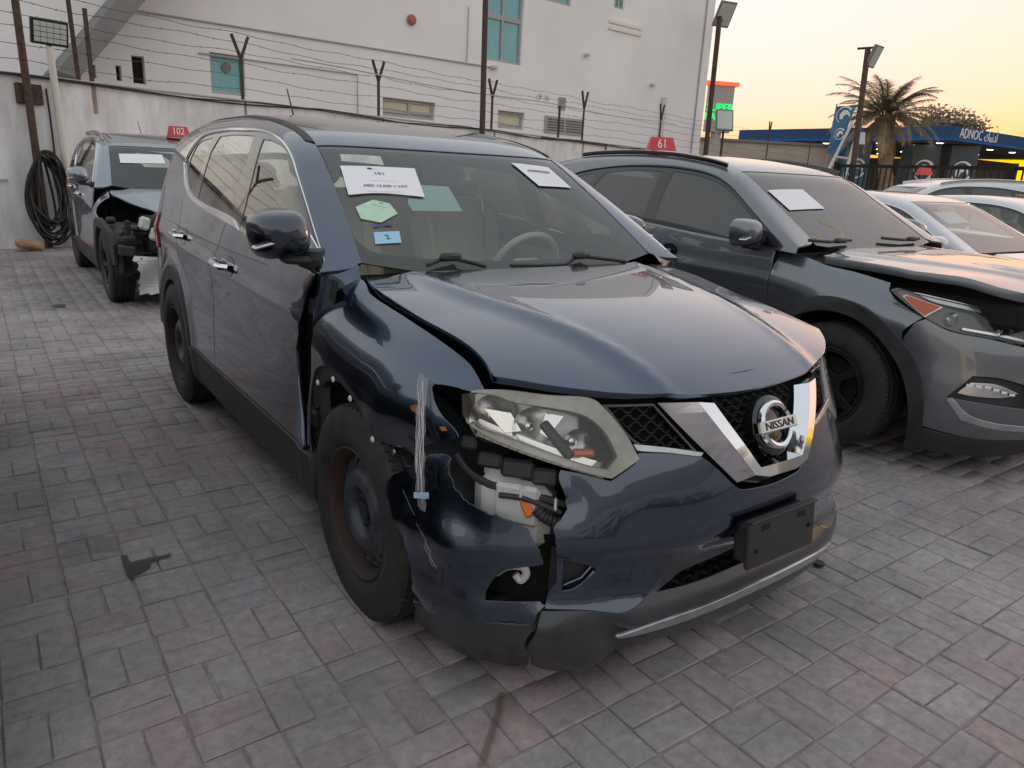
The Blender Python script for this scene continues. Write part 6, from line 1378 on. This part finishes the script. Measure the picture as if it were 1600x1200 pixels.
# ================================================================ the other cars
TT={"belt":[[2.04,1.1767],[1.7174,1.1423],[1.5331,1.1259],[1.2592,1.1014],[0.9789,1.0817],[0.6081,1.0761]],"doorgap":[[0.6081,1.0977],[0.5986,1.0338],[0.6004,0.9462],[0.6004,0.8579]],"hoodgap":[[0.349,1.5344],[0.2935,1.5163],[0.1202,1.5869],[-0.071,1.6006]],"lampedge":[[-0.1082,1.4539],[-0.1681,1.3719],[-0.3043,1.2775]],"joint":[[-0.3043,1.2775],[-0.2338,1.0328]],"archo":[[0.4751,0.8193],[0.3182,0.8566],[0.1499,0.8613],[0.0004,0.8308],[-0.1521,0.7706],[-0.2699,0.6633]],"archo2":[[-1.2796,0.662],[-1.1955,0.5489],[-1.1435,0.4081],[-1.1234,0.2751]],"archi":[[0.3686,0.7775],[0.2494,0.8047],[0.1248,0.7976],[-0.011,0.7547],[-0.1444,0.681]],"archi2":[[-1.3058,0.5807],[-1.2417,0.4741],[-1.1976,0.3498],[-1.1756,0.1589]],"lamp":[[-1.4227,0.9489],[-1.3881,0.9616],[-1.2589,0.9422],[-1.0058,0.9091],[-0.6959,0.8506],[-0.7071,0.7442],[-0.8865,0.7648],[-1.0863,0.7855],[-1.213,0.8305],[-1.353,0.9054]],"amber":[[-1.3444,0.9222],[-1.3274,0.9294],[-1.1567,0.8924],[-1.2253,0.8412]],"fog":[[-1.047,0.4499],[-0.944,0.5749],[-0.8196,0.5772],[-0.6426,0.5493],[-0.5983,0.3805],[-0.8348,0.4381],[-0.9958,0.4484]],"fogl":[[-0.9968,0.4797],[-0.9427,0.5395],[-0.8242,0.5418],[-0.7031,0.5025],[-0.7829,0.4783],[-0.9265,0.4744]],"strip":[[-1.0405,0.4404],[-0.9567,0.346],[-0.8263,0.3188],[-0.6152,0.3019],[-0.6273,0.3309],[-0.8138,0.3478],[-0.9309,0.3779],[-1.0146,0.4504]],"lowblk":[[-1.1223,0.2694],[-0.8864,0.2528],[-0.5894,0.2527]],"bottom":[[-1.1713,0.1339],[-0.949,0.1354],[-0.6433,0.1406],[-0.5339,0.1921]],"hoodedge":[[-0.9385,0.2632],[-0.9927,0.1891],[-0.9952,-0.0118],[-0.9869,-0.2509],[-0.9005,-0.4023],[-0.9156,-0.5526],[-0.8739,-0.7401]],"win_f":[[-0.9915,1.5415],[-0.7463,1.6338],[-0.711,1.6226],[-0.6847,1.4498],[-0.6985,1.2092],[-0.7202,1.0282],[-0.7337,0.8479],[-0.7659,0.7884],[-0.8937,0.647],[-0.9857,0.6184],[-1.0009,0.9808],[-1.0009,1.261]],"win_r":[[-0.9243,2.4189],[-0.7687,2.3177],[-0.7166,1.7197],[-0.9109,1.7003],[-0.9922,1.7239],[-0.991,2.0423]],"win_q":[[-0.8551,2.7863],[-0.7836,2.658],[-0.7384,2.3754],[-0.8962,2.4746],[-0.8681,2.6818]],"open":[[-0.7991,2.7443],[-0.7376,2.5424],[-0.6989,2.2131],[-0.6692,1.6674],[-0.626,1.4062],[-0.6294,1.1527],[-0.592,0.9008],[-0.681,0.6786],[-0.9264,0.5224],[-1.0064,0.6145],[-1.0086,0.9782],[-1.3,1.5302],[-1.0064,2.0326],[-0.9857,2.3996]],"paper":[[-0.384,0.9267],[-0.0946,0.9345],[-0.0908,0.7542],[-0.369,0.7444]],"scrawl":[[-0.3929,0.7918],[-0.4757,0.685],[-0.4565,0.5887],[-0.3704,0.5089],[-0.245,0.4864],[-0.1722,0.5169],[-0.1136,0.6082]],"wip":[[-0.4905,0.4478],[-0.2308,0.4441]],"hdr":[[-0.4083,1.1372],[0.4081,1.1582],[-0.5233,0.4254]],"rail":[[-0.577,2.8227],[-0.5274,2.5152],[-0.4701,2.0399],[-0.2827,1.6618],[-0.3109,1.3796],[-0.4019,1.1403]]}
ST=Shape(TUCSON); SS=Shape(SEDAN)
def cpy(root,loc,rz,label):
    r=root.copy(); COL.objects.link(r); r.location=loc; r.rotation_euler=(0,0,rz); r['label']=label
    def rec(a,b):
        for ch in a.children:
            c=ch.copy(); COL.objects.link(c); c.parent=b; c.matrix_parent_inverse=ch.matrix_parent_inverse.copy(); rec(ch,c)
    rec(root,r); return r
def front(S,root,pm,zl=.70,zh=.86,lamp=None,low=.30,st=.05,glow='lamp_chrome'):
    """plain undamaged nose for the cars standing further off"""
    rg=S.ring; sc=(.85,1); q=1.24
    panel('bumper_skin',rg,[(-q,low),(0,low-.02),(q,low),(q,zl-.06),(.9,zl-.02),(.5,zl-.04),(0,zl-.06),(-.5,zl-.04),(-.9,zl-.02),(-q,zl-.06)],pm,root,step=st,sc=sc,corner=40,holes=[[(-.4,low+.06),(.4,low+.06),(.33,low+.17),(-.33,low+.17)]])
    panel('lower_valance',rg,[(-q,.18),(0,.18),(q,.18),(q,low-.006),(0,low-.026),(-q,low-.006)],MAT['black_plastic'],root,step=st,sc=sc)
    panel('grille',rg,[(-.5,zl-.035),(0,zl-.055),(.5,zl-.035),(.55,zh-.01),(-.55,zh-.01)],MAT['black_gloss'],root,step=st,sc=sc,off=-.01)
    panel('intake_back',rg,[(-.5,low+.02),(.5,low+.02),(.45,low+.2),(-.45,low+.2)],MAT['dark_void'],root,step=st,sc=sc,off=-.06,thick=0)
    for s in (-1,1):
        L=[(s*a,b) for a,b in (lamp or [(.54,zl-.03),(.9,zl-.015),(1.22,zl+.02),(1.25,zh-.0),(.9,zh+.005),(.57,zh-.01)])]
        h=panel('headlamp',rg,L,MAT[glow],root,step=st,sc=sc,off=-.02,thick=.02); panel('lens',rg,L,MAT['lamp_lens'],h,step=st,sc=sc,off=.002,thick=0)
def tucson():
    root=empty('parked_car',(2.65,1.05,0),0,'dark grey crossover with popped bonnet, red 61 marker on its roof','car'); S=ST; T=TT
    pm=paint('graphite_paint',(.135,.15,.17),metal=.62,dust=.06,rough=.32)
    op=[(-.995,.58),(-.93,.56),(-.86,.62),(-.76,.80),(-.685,1.05),(-.64,1.35),(-.66,1.75),(-.70,2.15),(-.755,2.5),(-.81,2.72),(-.90,2.70),(-.975,2.45),(-.985,2.0),(-.985,1.4),(-.985,.9)]
    wf=[(-.978,.70),(-.93,.68),(-.87,.72),(-.79,.85),(-.72,1.08),(-.69,1.32),(-.695,1.60),(-.80,1.62),(-.975,1.63),(-.975,1.1)]
    wr=[(-.972,1.74),(-.80,1.72),(-.715,1.72),(-.73,2.0),(-.77,2.29),(-.92,2.40),(-.972,2.08)]
    wq=[(-.92,2.47),(-.80,2.37),(-.785,2.46),(-.82,2.64),(-.88,2.66)]
    AF=[]
    for a in np.linspace(206,-4,24): r_=.507+.055*max(0,(a-130)/70); AF.append((.14+r_*math.cos(R_(a)),.36+r_*math.sin(R_(a))))
    for a in np.linspace(-4,206,24): r_=.43+.085*max(0,(a-135)/70)**1.3; AF.append((.14+r_*math.cos(R_(a)),.36+r_*math.sin(R_(a))))
    car(S,root,pm,dict(step=.035,yf=.14,arch=.44,mw=.065,fa1=150,ydoor=.60,opening=op,panes=[wf,wr,wq],glass='dark_glass',vedge=.42,yheader=1.135,mirror=(-.985,.74,1.165),trim='black_plastic',wheelkind='alloy',wheelFR=(-.79,.14,.36),
        fendtop=[(.592,1.55),(.45,1.56),(.35,1.534),(.29,1.53),(.12,1.585),(-.07,1.60)],fendfront=[(-.085,1.50),(-.108,1.454),(-.168,1.372),(-.304,1.2775),(-.2338,1.0328)],sill=.45,ma1=172,ma0=4,archF=AF,handle='graphite_paint',wsc=.46,wsb=.42,ya=.46))
    hl=[(-.76,.36),(-.762,.1),(-.762,-.15),(-.76,-.19),(-.76,-.42),(-.755,-.50),(-.74,-.60),(-.66,-.70),(-.4,-.78),(0,-.81)]
    def hd(X,N):
        X=X.copy(); x,y=X[:,0],X[:,1]
        X[:,2]+=.010*np.exp(-((y+.42)/.10)**2)*sstep(-.4,-.76,x)-.004*np.exp(-((y+.17)/.05)**2)*sstep(-.6,-.76,x)+.02*np.exp(-((x+.25)/.05)**2-((y+.45)/.12)**2)-.02*np.exp(-((x+.15)/.06)**2-((y+.42)/.14)**2)
        return X
    ol=hl+[(-a,b) for a,b in hl[:-1]][::-1]+[(.4,.41),(0,.40),(-.4,.41)]
    panel('bonnet',S.hood,ol,pm,root,step=.035,thick=.045,corner=40,disp=hd)
    panel('cowl',S.hood,[(-.78,.33),(0,.38),(.78,.33),(.78,.52),(0,.49),(-.78,.52)],MAT['black_plastic'],root,step=.06,off=-.04,thick=.01)
    rg=S.ring; sc=(.85,1); mi=lambda L:[(-a,b) for a,b in L]
    lamp=T['lamp']; lamp=[tuple(p) for p in lamp[:4]]+[(-.62,.835),(-.60,.80),(-.70,.744)]+[tuple(p) for p in lamp[6:]]
    low=[(-1.1223,.2694),(-.8864,.2528),(-.5894,.2527),(0,.25)]
    fog=[tuple(p) for p in T['fog'][:3]]+[(-.66,.545),(-.62,.42),(-.8348,.4381),(-.9958,.4484)]
    up=[lamp[-1],lamp[-2],lamp[-3],lamp[-4],(-.70,.735),(-.60,.74),(-.56,.70),(-.45,.58),(0,.56)]
    up=[(-1.262,.80),(-1.213,.8255)]+[(a,b-.006) for a,b in up[2:]]
    edge=[(-1.1223,.275),(-1.1435,.4081),(-1.1955,.5489),(-1.2796,.662),(-1.30,.72)]
    ol=edge+up+mi(up)[::-1]+mi(edge)[::-1]+mi(low)[:-1]+[(0,.25)]+low[:-1][::-1][:-1]
    b=panel('bumper_skin',rg,ol,pm,root,holes=[fog,mi(fog)],step=.035,sc=sc,corner=36)
    panel('lower_valance',rg,[(-1.17,.134),(-.95,.135),(-.64,.14),(0,.15),(.64,.14),(.95,.135),(1.17,.134),(1.12,.263),(.88,.247),(0,.244),(-.88,.247),(-1.12,.263)],MAT['black_plastic'],root,step=.04,sc=sc)
    panel('grille',rg,[(-.56,.70),(-.45,.59),(0,.57),(.45,.59),(.56,.70),(.60,.82),(0,.90),(-.60,.82)],MAT['black_gloss'],root,step=.05,sc=sc,off=-.02)
    for k in range(3): panel('grille_bar',rg,[(-.52,.64+k*.07),(0,.63+k*.075),(.52,.64+k*.07),(.52,.66+k*.07),(0,.65+k*.075),(-.52,.66+k*.07)],MAT['chrome'],root,step=.05,sc=sc,off=.0)
    for s in (1,-1):
        M_=(lambda L:[(s*a,b) for a,b in L])
        h=panel('headlamp',rg,M_(lamp),mat('lamp_inner_dark',(.10,.10,.10),.2,.6),root,step=.03,sc=sc,off=-.03,thick=.03,corner=30)
        panel('lens',rg,M_(lamp),MAT['lamp_lens'],h,step=.04,sc=sc,off=.003,thick=0,corner=30)
        panel('lamp_edge',rg,M_(lamp),MAT['black_gloss'],h,holes=[[tuple(np.array(p)*.965+np.array(M_(lamp)).mean(0)*.035) for p in M_(lamp)]],step=.03,sc=sc,off=.001,thick=.006,corner=30)
        am=M_([tuple(p) for p in T['amber']]); c=np.array(am).mean(0)
        panel('amber_frame',rg,[tuple(c+(np.array(p)-c)*1.12) for p in am],MAT['satin_silver'],h,step=.03,sc=sc,off=.0045,thick=.004,corner=20); panel('amber_reflector',rg,am,mat('amber_soft',(.55,.10,.03),.35,coat=.5,bump=.3,bscale=300),h,step=.03,sc=sc,off=.006,thick=.003,corner=20)
        bowl(rg,s*-1.085,.84,.036,.05,MAT['lamp_chrome'],h,-.004,'projector_bowl'); bowl(rg,s*-.80,.80,.05,.06,MAT['lamp_chrome'],h,-.006)
        panel('lamp_strip',rg,M_([(-1.03,.795),(-.85,.778),(-.7,.757),(-.7,.768),(-.85,.79),(-1.03,.805)]),MAT['lamp_chrome'],h,step=.03,sc=sc,off=-.006,thick=.004)
        panel('lamp_brow',rg,M_([(-1.30,.952),(-1.2,.942),(-1.0,.915),(-.70,.86),(-.70,.842),(-1.0,.89),(-1.19,.915)]),MAT['satin_silver'],h,step=.03,sc=sc,off=-.004,thick=.004)
        f=panel('fog_pocket',rg,[tuple(np.array(p)*1.0) for p in M_(fog)],MAT['black_plastic'],root,step=.03,sc=sc,off=-.02,thick=0)
        fl=M_([tuple(p) for p in T['fogl']]); panel('fog_lamp',rg,fl,MAT['lamp_chrome'],f,step=.02,sc=sc,off=-.008,thick=.006,corner=30)
        for k in range(6): 
            a0=-.965+k*.042; z0=.532-(k>2)*(k-2)*.010; panel('fog_led',rg,M_([(a0,z0),(a0+.028,z0-.001),(a0+.03,z0-.012),(a0+.002,z0-.011)]),MAT['number_white'],f,step=.03,sc=sc,off=.0005,thick=.002)
        panel('fog_trim',rg,M_([(-1.01,.447),(-.83,.432),(-.62,.405),(-.60,.37),(-.82,.40),(-.93,.42)]),pm,f,step=.03,sc=sc,off=-.002,thick=.01)
        panel('silver_trim',rg,M_([tuple(p) for p in T['strip']]),MAT['satin_silver'],b,step=.03,sc=sc,off=.006,thick=.01,corner=36)
        panel('roof_rail',S.green,M_([(-.47,1.22),(-.455,1.6),(-.455,2.1),(-.47,2.7),(-.495,2.7),(-.482,2.1),(-.482,1.6),(-.488,1.22)]),MAT['black_gloss'],root,step=.04,sc=(.9,1),off=.035,thick=.03)
    # dark box added to deepen the shade below the bonnet
    MB().box((0,-.30,.88),(1.40,.80,.12),None,.02).build('bay_dark_filler',MAT['dark_void'],root)
    for k in ('paper',): panel('windscreen_paper',S.green,[tuple(p) for p in T[k]],MAT['paper'],root,step=.04,sc=(.9,1),off=.003,thick=.0008)
    L=T['scrawl']; mb=MB(); bar_on(mb,smoothpath(on(S.green,L,-.0035),6),.0026,4); bar_on(mb,smoothpath(on(S.green,[(-.30,.74),(-.22,.66),(-.16,.60),(-.24,.64)],-.0035),6),.0020,4); mb.build('crayon_mark',mat('crayon_yellow',(.72,.64,.24),.7,alpha=.7),root)
    for v0,v1 in ((-.49,-.18),(.02,.30)):
        mb=MB(); bar_on(mb,on(S.green,[(v0,.475),((v0+v1)/2,.455),(v1,.465)],.022),.010,6); mb.box(on(S.green,[((v0+v1)/2+.06,.455)],.03)[0],(.12,.03,.03),None,.01); mb.build('wiper',MAT['black_plastic'],root)
    interior(S,root,MAT['charcoal_cloth'],MAT['charcoal_cloth'])
    return root
tucson()
number_tag((2.25,3.12,1.655),'61','red 61 marker standing on the dark grey crossover roof',R_(-32),size=.72)
OPS=[(-.995,.62),(-.90,.60),(-.80,.76),(-.70,1.0),(-.655,1.3),(-.66,1.75),(-.72,2.2),(-.84,2.6),(-.95,2.72),(-.985,2.4),(-.985,1.5)]
PF=[(-.975,.70),(-.90,.70),(-.80,.85),(-.72,1.08),(-.695,1.32),(-.70,1.58),(-.975,1.62),(-.975,1.1)]; PR=[(-.97,1.72),(-.705,1.68),(-.74,2.1),(-.85,2.5),(-.93,2.58),(-.97,2.3)]
def plainhood(S,root,pm,st,x=.74,yf=-.80):
    panel('bonnet',S.hood,[(-x,.37),(-x,0),(-x+.01,-.3),(-x+.10,-.5),(-.5,yf+.14),(-.25,yf+.03),(0,yf),(.25,yf+.03),(.5,yf+.14),(x-.10,-.5),(x-.01,-.3),(x,0),(x,.37),(0,.33)],pm,root,step=st,thick=.02)
    panel('cowl',S.hood,[(-.76,.34),(0,.30),(.76,.34),(.76,.52),(0,.48),(-.76,.52)],MAT['black_plastic'],root,step=.08,off=-.035,thick=.01)
def sedan(name,loc,rz,pm,lab,seats='beige',paper=True):
    root=empty(name,loc,rz,lab,'car'); S=SS
    car(S,root,pm,dict(step=.06,sill=.36,opening=OPS,panes=[PF,PR],vedge=.43,yheader=1.15,ydoor=.50,arch=.37,mirror=(-.97,.66,1.02),mould=False,wheelkind='silver',hz1=.86,hz2=.88,trim='chrome',rear=False,yend=3.1,msize=.9))
    plainhood(S,root,pm,.06,yf=-.79); front(S,root,pm,.58,.71,low=.26,st=.06)
    q=R_(88); panel('boot_lid',S.rear,[(-q,.30),(0,.30),(q,.30),(q,1.0),(0,1.03),(-q,1.0)],pm,root,step=.1,sc=(.8,1),ref=(0,2,.6))
    for sx in (-1,1): panel('tail_lamp',S.rear,[(sx*R_(86),.78),(sx*R_(48),.80),(sx*R_(46),.94),(sx*R_(86),.96)],MAT['red_lens'],root,step=.06,sc=(.8,1),off=.008,ref=(0,2,.6))
    interior(S,root,MAT[seats],MAT['beige_dark'],top=.84,wheel_m=MAT['dash'],back=.40)
    if paper: panel('windscreen_paper',S.green,[(-.30,.98),(-.02,.99),(-.02,.84),(-.29,.83)],MAT['paper'],root,step=.06,sc=(.9,1),off=-.012,thick=.0008)
    return root
silver=paint('silver_paint',(.50,.52,.55),metal=.35,dust=.06,rough=.34); white=paint('white_paint',(.60,.61,.62),metal=0,dust=.06,rough=.4); dkred=paint('dark_red_paint',(.10,.012,.014),metal=.3)
sd=sedan('parked_car',(5.5,1.33,0),0,silver,'pale silver saloon parked beyond the dark grey crossover')
number_tag((5.05,3.45,1.455),'','red marker on the silver saloon roof, seen through glass glare',R_(-32),size=.8)
def setpaint(root,old,new):
    for c in root.children_recursive:
        if c.type=='MESH' and c.data.materials and c.data.materials[0]==old:
            c.material_slots[0].link='OBJECT'; c.material_slots[0].material=new
w2=cpy(sd,(11.0,2.6,0),R_(4),'white saloon at the right picture edge by the fence'); setpaint(w2,silver,white)
w3=cpy(sd,(8.5,1.5,0),0,'white saloon next to the pale silver saloon, cut by the picture edge'); setpaint(w3,silver,white)
for k,(x,y) in enumerate(((-5.5,-8.8),(-2.4,-9.0),(.8,-8.7),(3.9,-9.1))):
    c=cpy(sd,(x,y,0),math.pi+R_(2*k-3),['white saloon behind the camera at the far left of its row','silver saloon behind the camera, second in its row','dark red saloon behind the camera, third in its row','grey saloon behind the camera at the right of its row'][k]); 
    setpaint(c,silver,[white,silver,dkred,MAT['graphite_paint']][k]); c['group']='saloons across the aisle'
def suv(name,loc,rz,pm,lab,S,full=True,rail=True,glass='dark_glass',st=.06,skip=(),interior_=False):
    root=empty(name,loc,rz,lab,'car')
    OP=[(a,b) for a,b in [(-.99,.56),(-.9,.58),(-.80,.74),(-.69,1.0),(-.64,1.35),(-.66,1.75),(-.71,2.2),(-.80,2.65),(-.90,2.66),(-.98,2.4),(-.985,1.5)]]
    car(S,root,pm,dict(step=st,opening=OP,panes=[PF,[(-.97,1.72),(-.705,1.68),(-.73,2.1),(-.77,2.30),(-.96,2.34)],[(-.94,2.40),(-.79,2.36),(-.82,2.6),(-.90,2.6)]],glass=glass,vedge=.445,yheader=1.06,mirror=(-.985,.52,1.21),wheelkind='alloy',skip=skip,trim='chrome'))
    if rail:
        for s in (1,-1): panel('roof_rail',S.green,[(s*a,b) for a,b in [(.48,1.25),(.465,1.6),(.465,2.1),(.48,2.8),(.505,2.8),(.49,2.1),(.49,1.6),(.498,1.25)]],MAT['satin_silver'],root,step=.06,sc=(.9,1),off=.04,thick=.035)
    if full:
        plainhood(S,root,pm,st,yf=-.72); front(S,root,pm,.72,.88,st=st)
    return root
ws=suv('parked_car',(9.75,6.05,0),R_(-128),white,'white estate with roof rails beyond the silver saloon',SR)
number_tag((9.62,4.72,1.70),'','small red marker on the white estate roof',R_(-32),size=.72)
lf=cpy(ws,(-3.16,.95,0),0,'black estate body added to darken door reflections, for the left edge car with one tyre in view'); setpaint(lf,white,paint('black_paint',(.02,.021,.024),metal=.6,dust=.06))  # only its tyre is seen; tall dark body added to darken the door reflections
# ---- crashed grey car behind the blue one
def crash():
    S=SR; pm=paint('grey_paint',(.24,.27,.31),metal=1.0,dust=.08)
    root=suv('crashed_car',(-.22,7.27,0),0,pm,'grey crashed crossover without front bumper behind the blue car, marker 102',S,full=False,skip=('fenderR',),st=.045,glass='side_glass')
    rnd=random.Random(9)
    hl=[(-.73,.36),(-.74,.24),(-.66,.10),(-.50,-.10),(-.30,-.30),(-.05,-.52),(.25,-.66),(.5,-.62),(.66,-.45),(.73,-.2),(.74,.36),(0,.32)]
    def hd(X,N):
        X=X.copy(); x,y=X[:,0],X[:,1]; k=sstep(.2,-.6,x)*sstep(.3,-.3,y)
        X[:,2]-=.26*sstep(.36,-.5,y)*sstep(.75,.2,x); X[:,2]+=.05*k*np.sin(x*9+y*6)+.05*np.exp(-((x+.1+y*.4)/.08)**2)*k; return X
    panel('crumpled_bonnet',S.hood,hl,pm,root,step=.04,thick=.02,disp=hd)
    z=lambda w: w
    fo=[(.43,1.62),(.36,1.66),(.22,1.60),(.18,1.45),(.25,1.2),(.16,1.02),(.30,.98),(.36,.85),(.39,.5),(.43,.45)]
    panel('torn_wing',S.fender,fo,pm,root,step=.04,sc=(1,.5),thick=.01,disp=lambda X,N: X+N*(.012*np.sin(X[:,1]*40+X[:,2]*20))[:,None])
    panel('cowl',S.hood,[(-.76,.36),(0,.30),(.76,.36),(.76,.5),(0,.46),(-.76,.5)],MAT['black_plastic'],root,step=.08,off=-.035,thick=.01)
    # laid open engine bay
    MB().box((0,-.35,.62),(1.2,.25,.5),None,.03).build('engine_front',MAT['dark_void'],root)
    for k in range(44):
        c=(rnd.uniform(-.86,.55),rnd.uniform(-.62,-.1),rnd.uniform(.35,.92)); d=[rnd.uniform(.04,.2) for _ in range(3)]
        if c[0]<-.55 and c[2]<.75: c=(c[0],rnd.uniform(-.60,-.42),c[2])
        MB().box(c,d,Matrix.Rotation(rnd.uniform(-1,1),3,'XYZ'[k%3]),.015).build('engine_part',MAT[rnd.choice(['black_plastic','black_plastic','dark_void','under_metal','under_metal'])],root)
    for (x,y,zz) in ((-.60,-.60,.82),(-.52,-.62,.72)): MB().box((x,y,zz),(.09,.08,.12),Matrix.Rotation(.3,3,'Y'),.02).build('reservoir',MAT['white_plastic'],root)
    for k in range(5):
        pts=smoothpath([(rnd.uniform(-.8,.3),rnd.uniform(-.6,-.4),rnd.uniform(.5,.9)) for _ in range(4)],6); MB().tube(pts,.013,6).build('loose_hose',MAT['black_plastic'],root)
    # torn white liner
    V=[];F=[];nx,ny=5,12
    for j in range(ny+1):
        for i in range(nx+1):
            u=i/nx; v=j/ny; jag=.03*rnd.uniform(-1,1) if i in(0,nx) or j in(0,ny) else 0
            V.append((-.74+.24*u+.06*v+jag,-.66-.05*math.sin(v*5+u*2),.52-.36*v+.5*jag))
    F=[(j*(nx+1)+i,j*(nx+1)+i+1,(j+1)*(nx+1)+i+1,(j+1)*(nx+1)+i) for j in range(ny) for i in range(nx)]
    V2=[(a,b+.006,c) for a,b,c in V]; n0=len(V)
    MB().add(V+V2,F+[tuple(i+n0 for i in f[::-1]) for f in F]).build('torn_liner',MAT['white_plastic'],root)
    panel('bumper_remnant',S.ring,[(-.1,.45),(.5,.40),(1.2,.35),(1.25,.65),(.8,.7),(.2,.62)],pm,root,step=.06,sc=(.85,1))
    panel('windscreen_paper',S.green,[(-.36,.90),(-.05,.905),(-.05,.76),(-.36,.75)],MAT['paper'],root,step=.04,sc=(.9,1),off=.003,thick=.0008)
    MB().tube([(.05,2.9,1.64),(.02,2.98,1.86)],[.006,.003],6).build('aerial',MAT['black_plastic'],root)
    interior(S,root,MAT['charcoal_cloth'],MAT['charcoal_cloth'])
    MB().box((0,-.42,.2),(1.2,.1,.12)).build('subframe',MAT['under_metal'],root)
crash()
number_tag((-.02,8.75,1.66),'102','red 102 marker standing on the crashed grey car roof',R_(-10),size=.86)
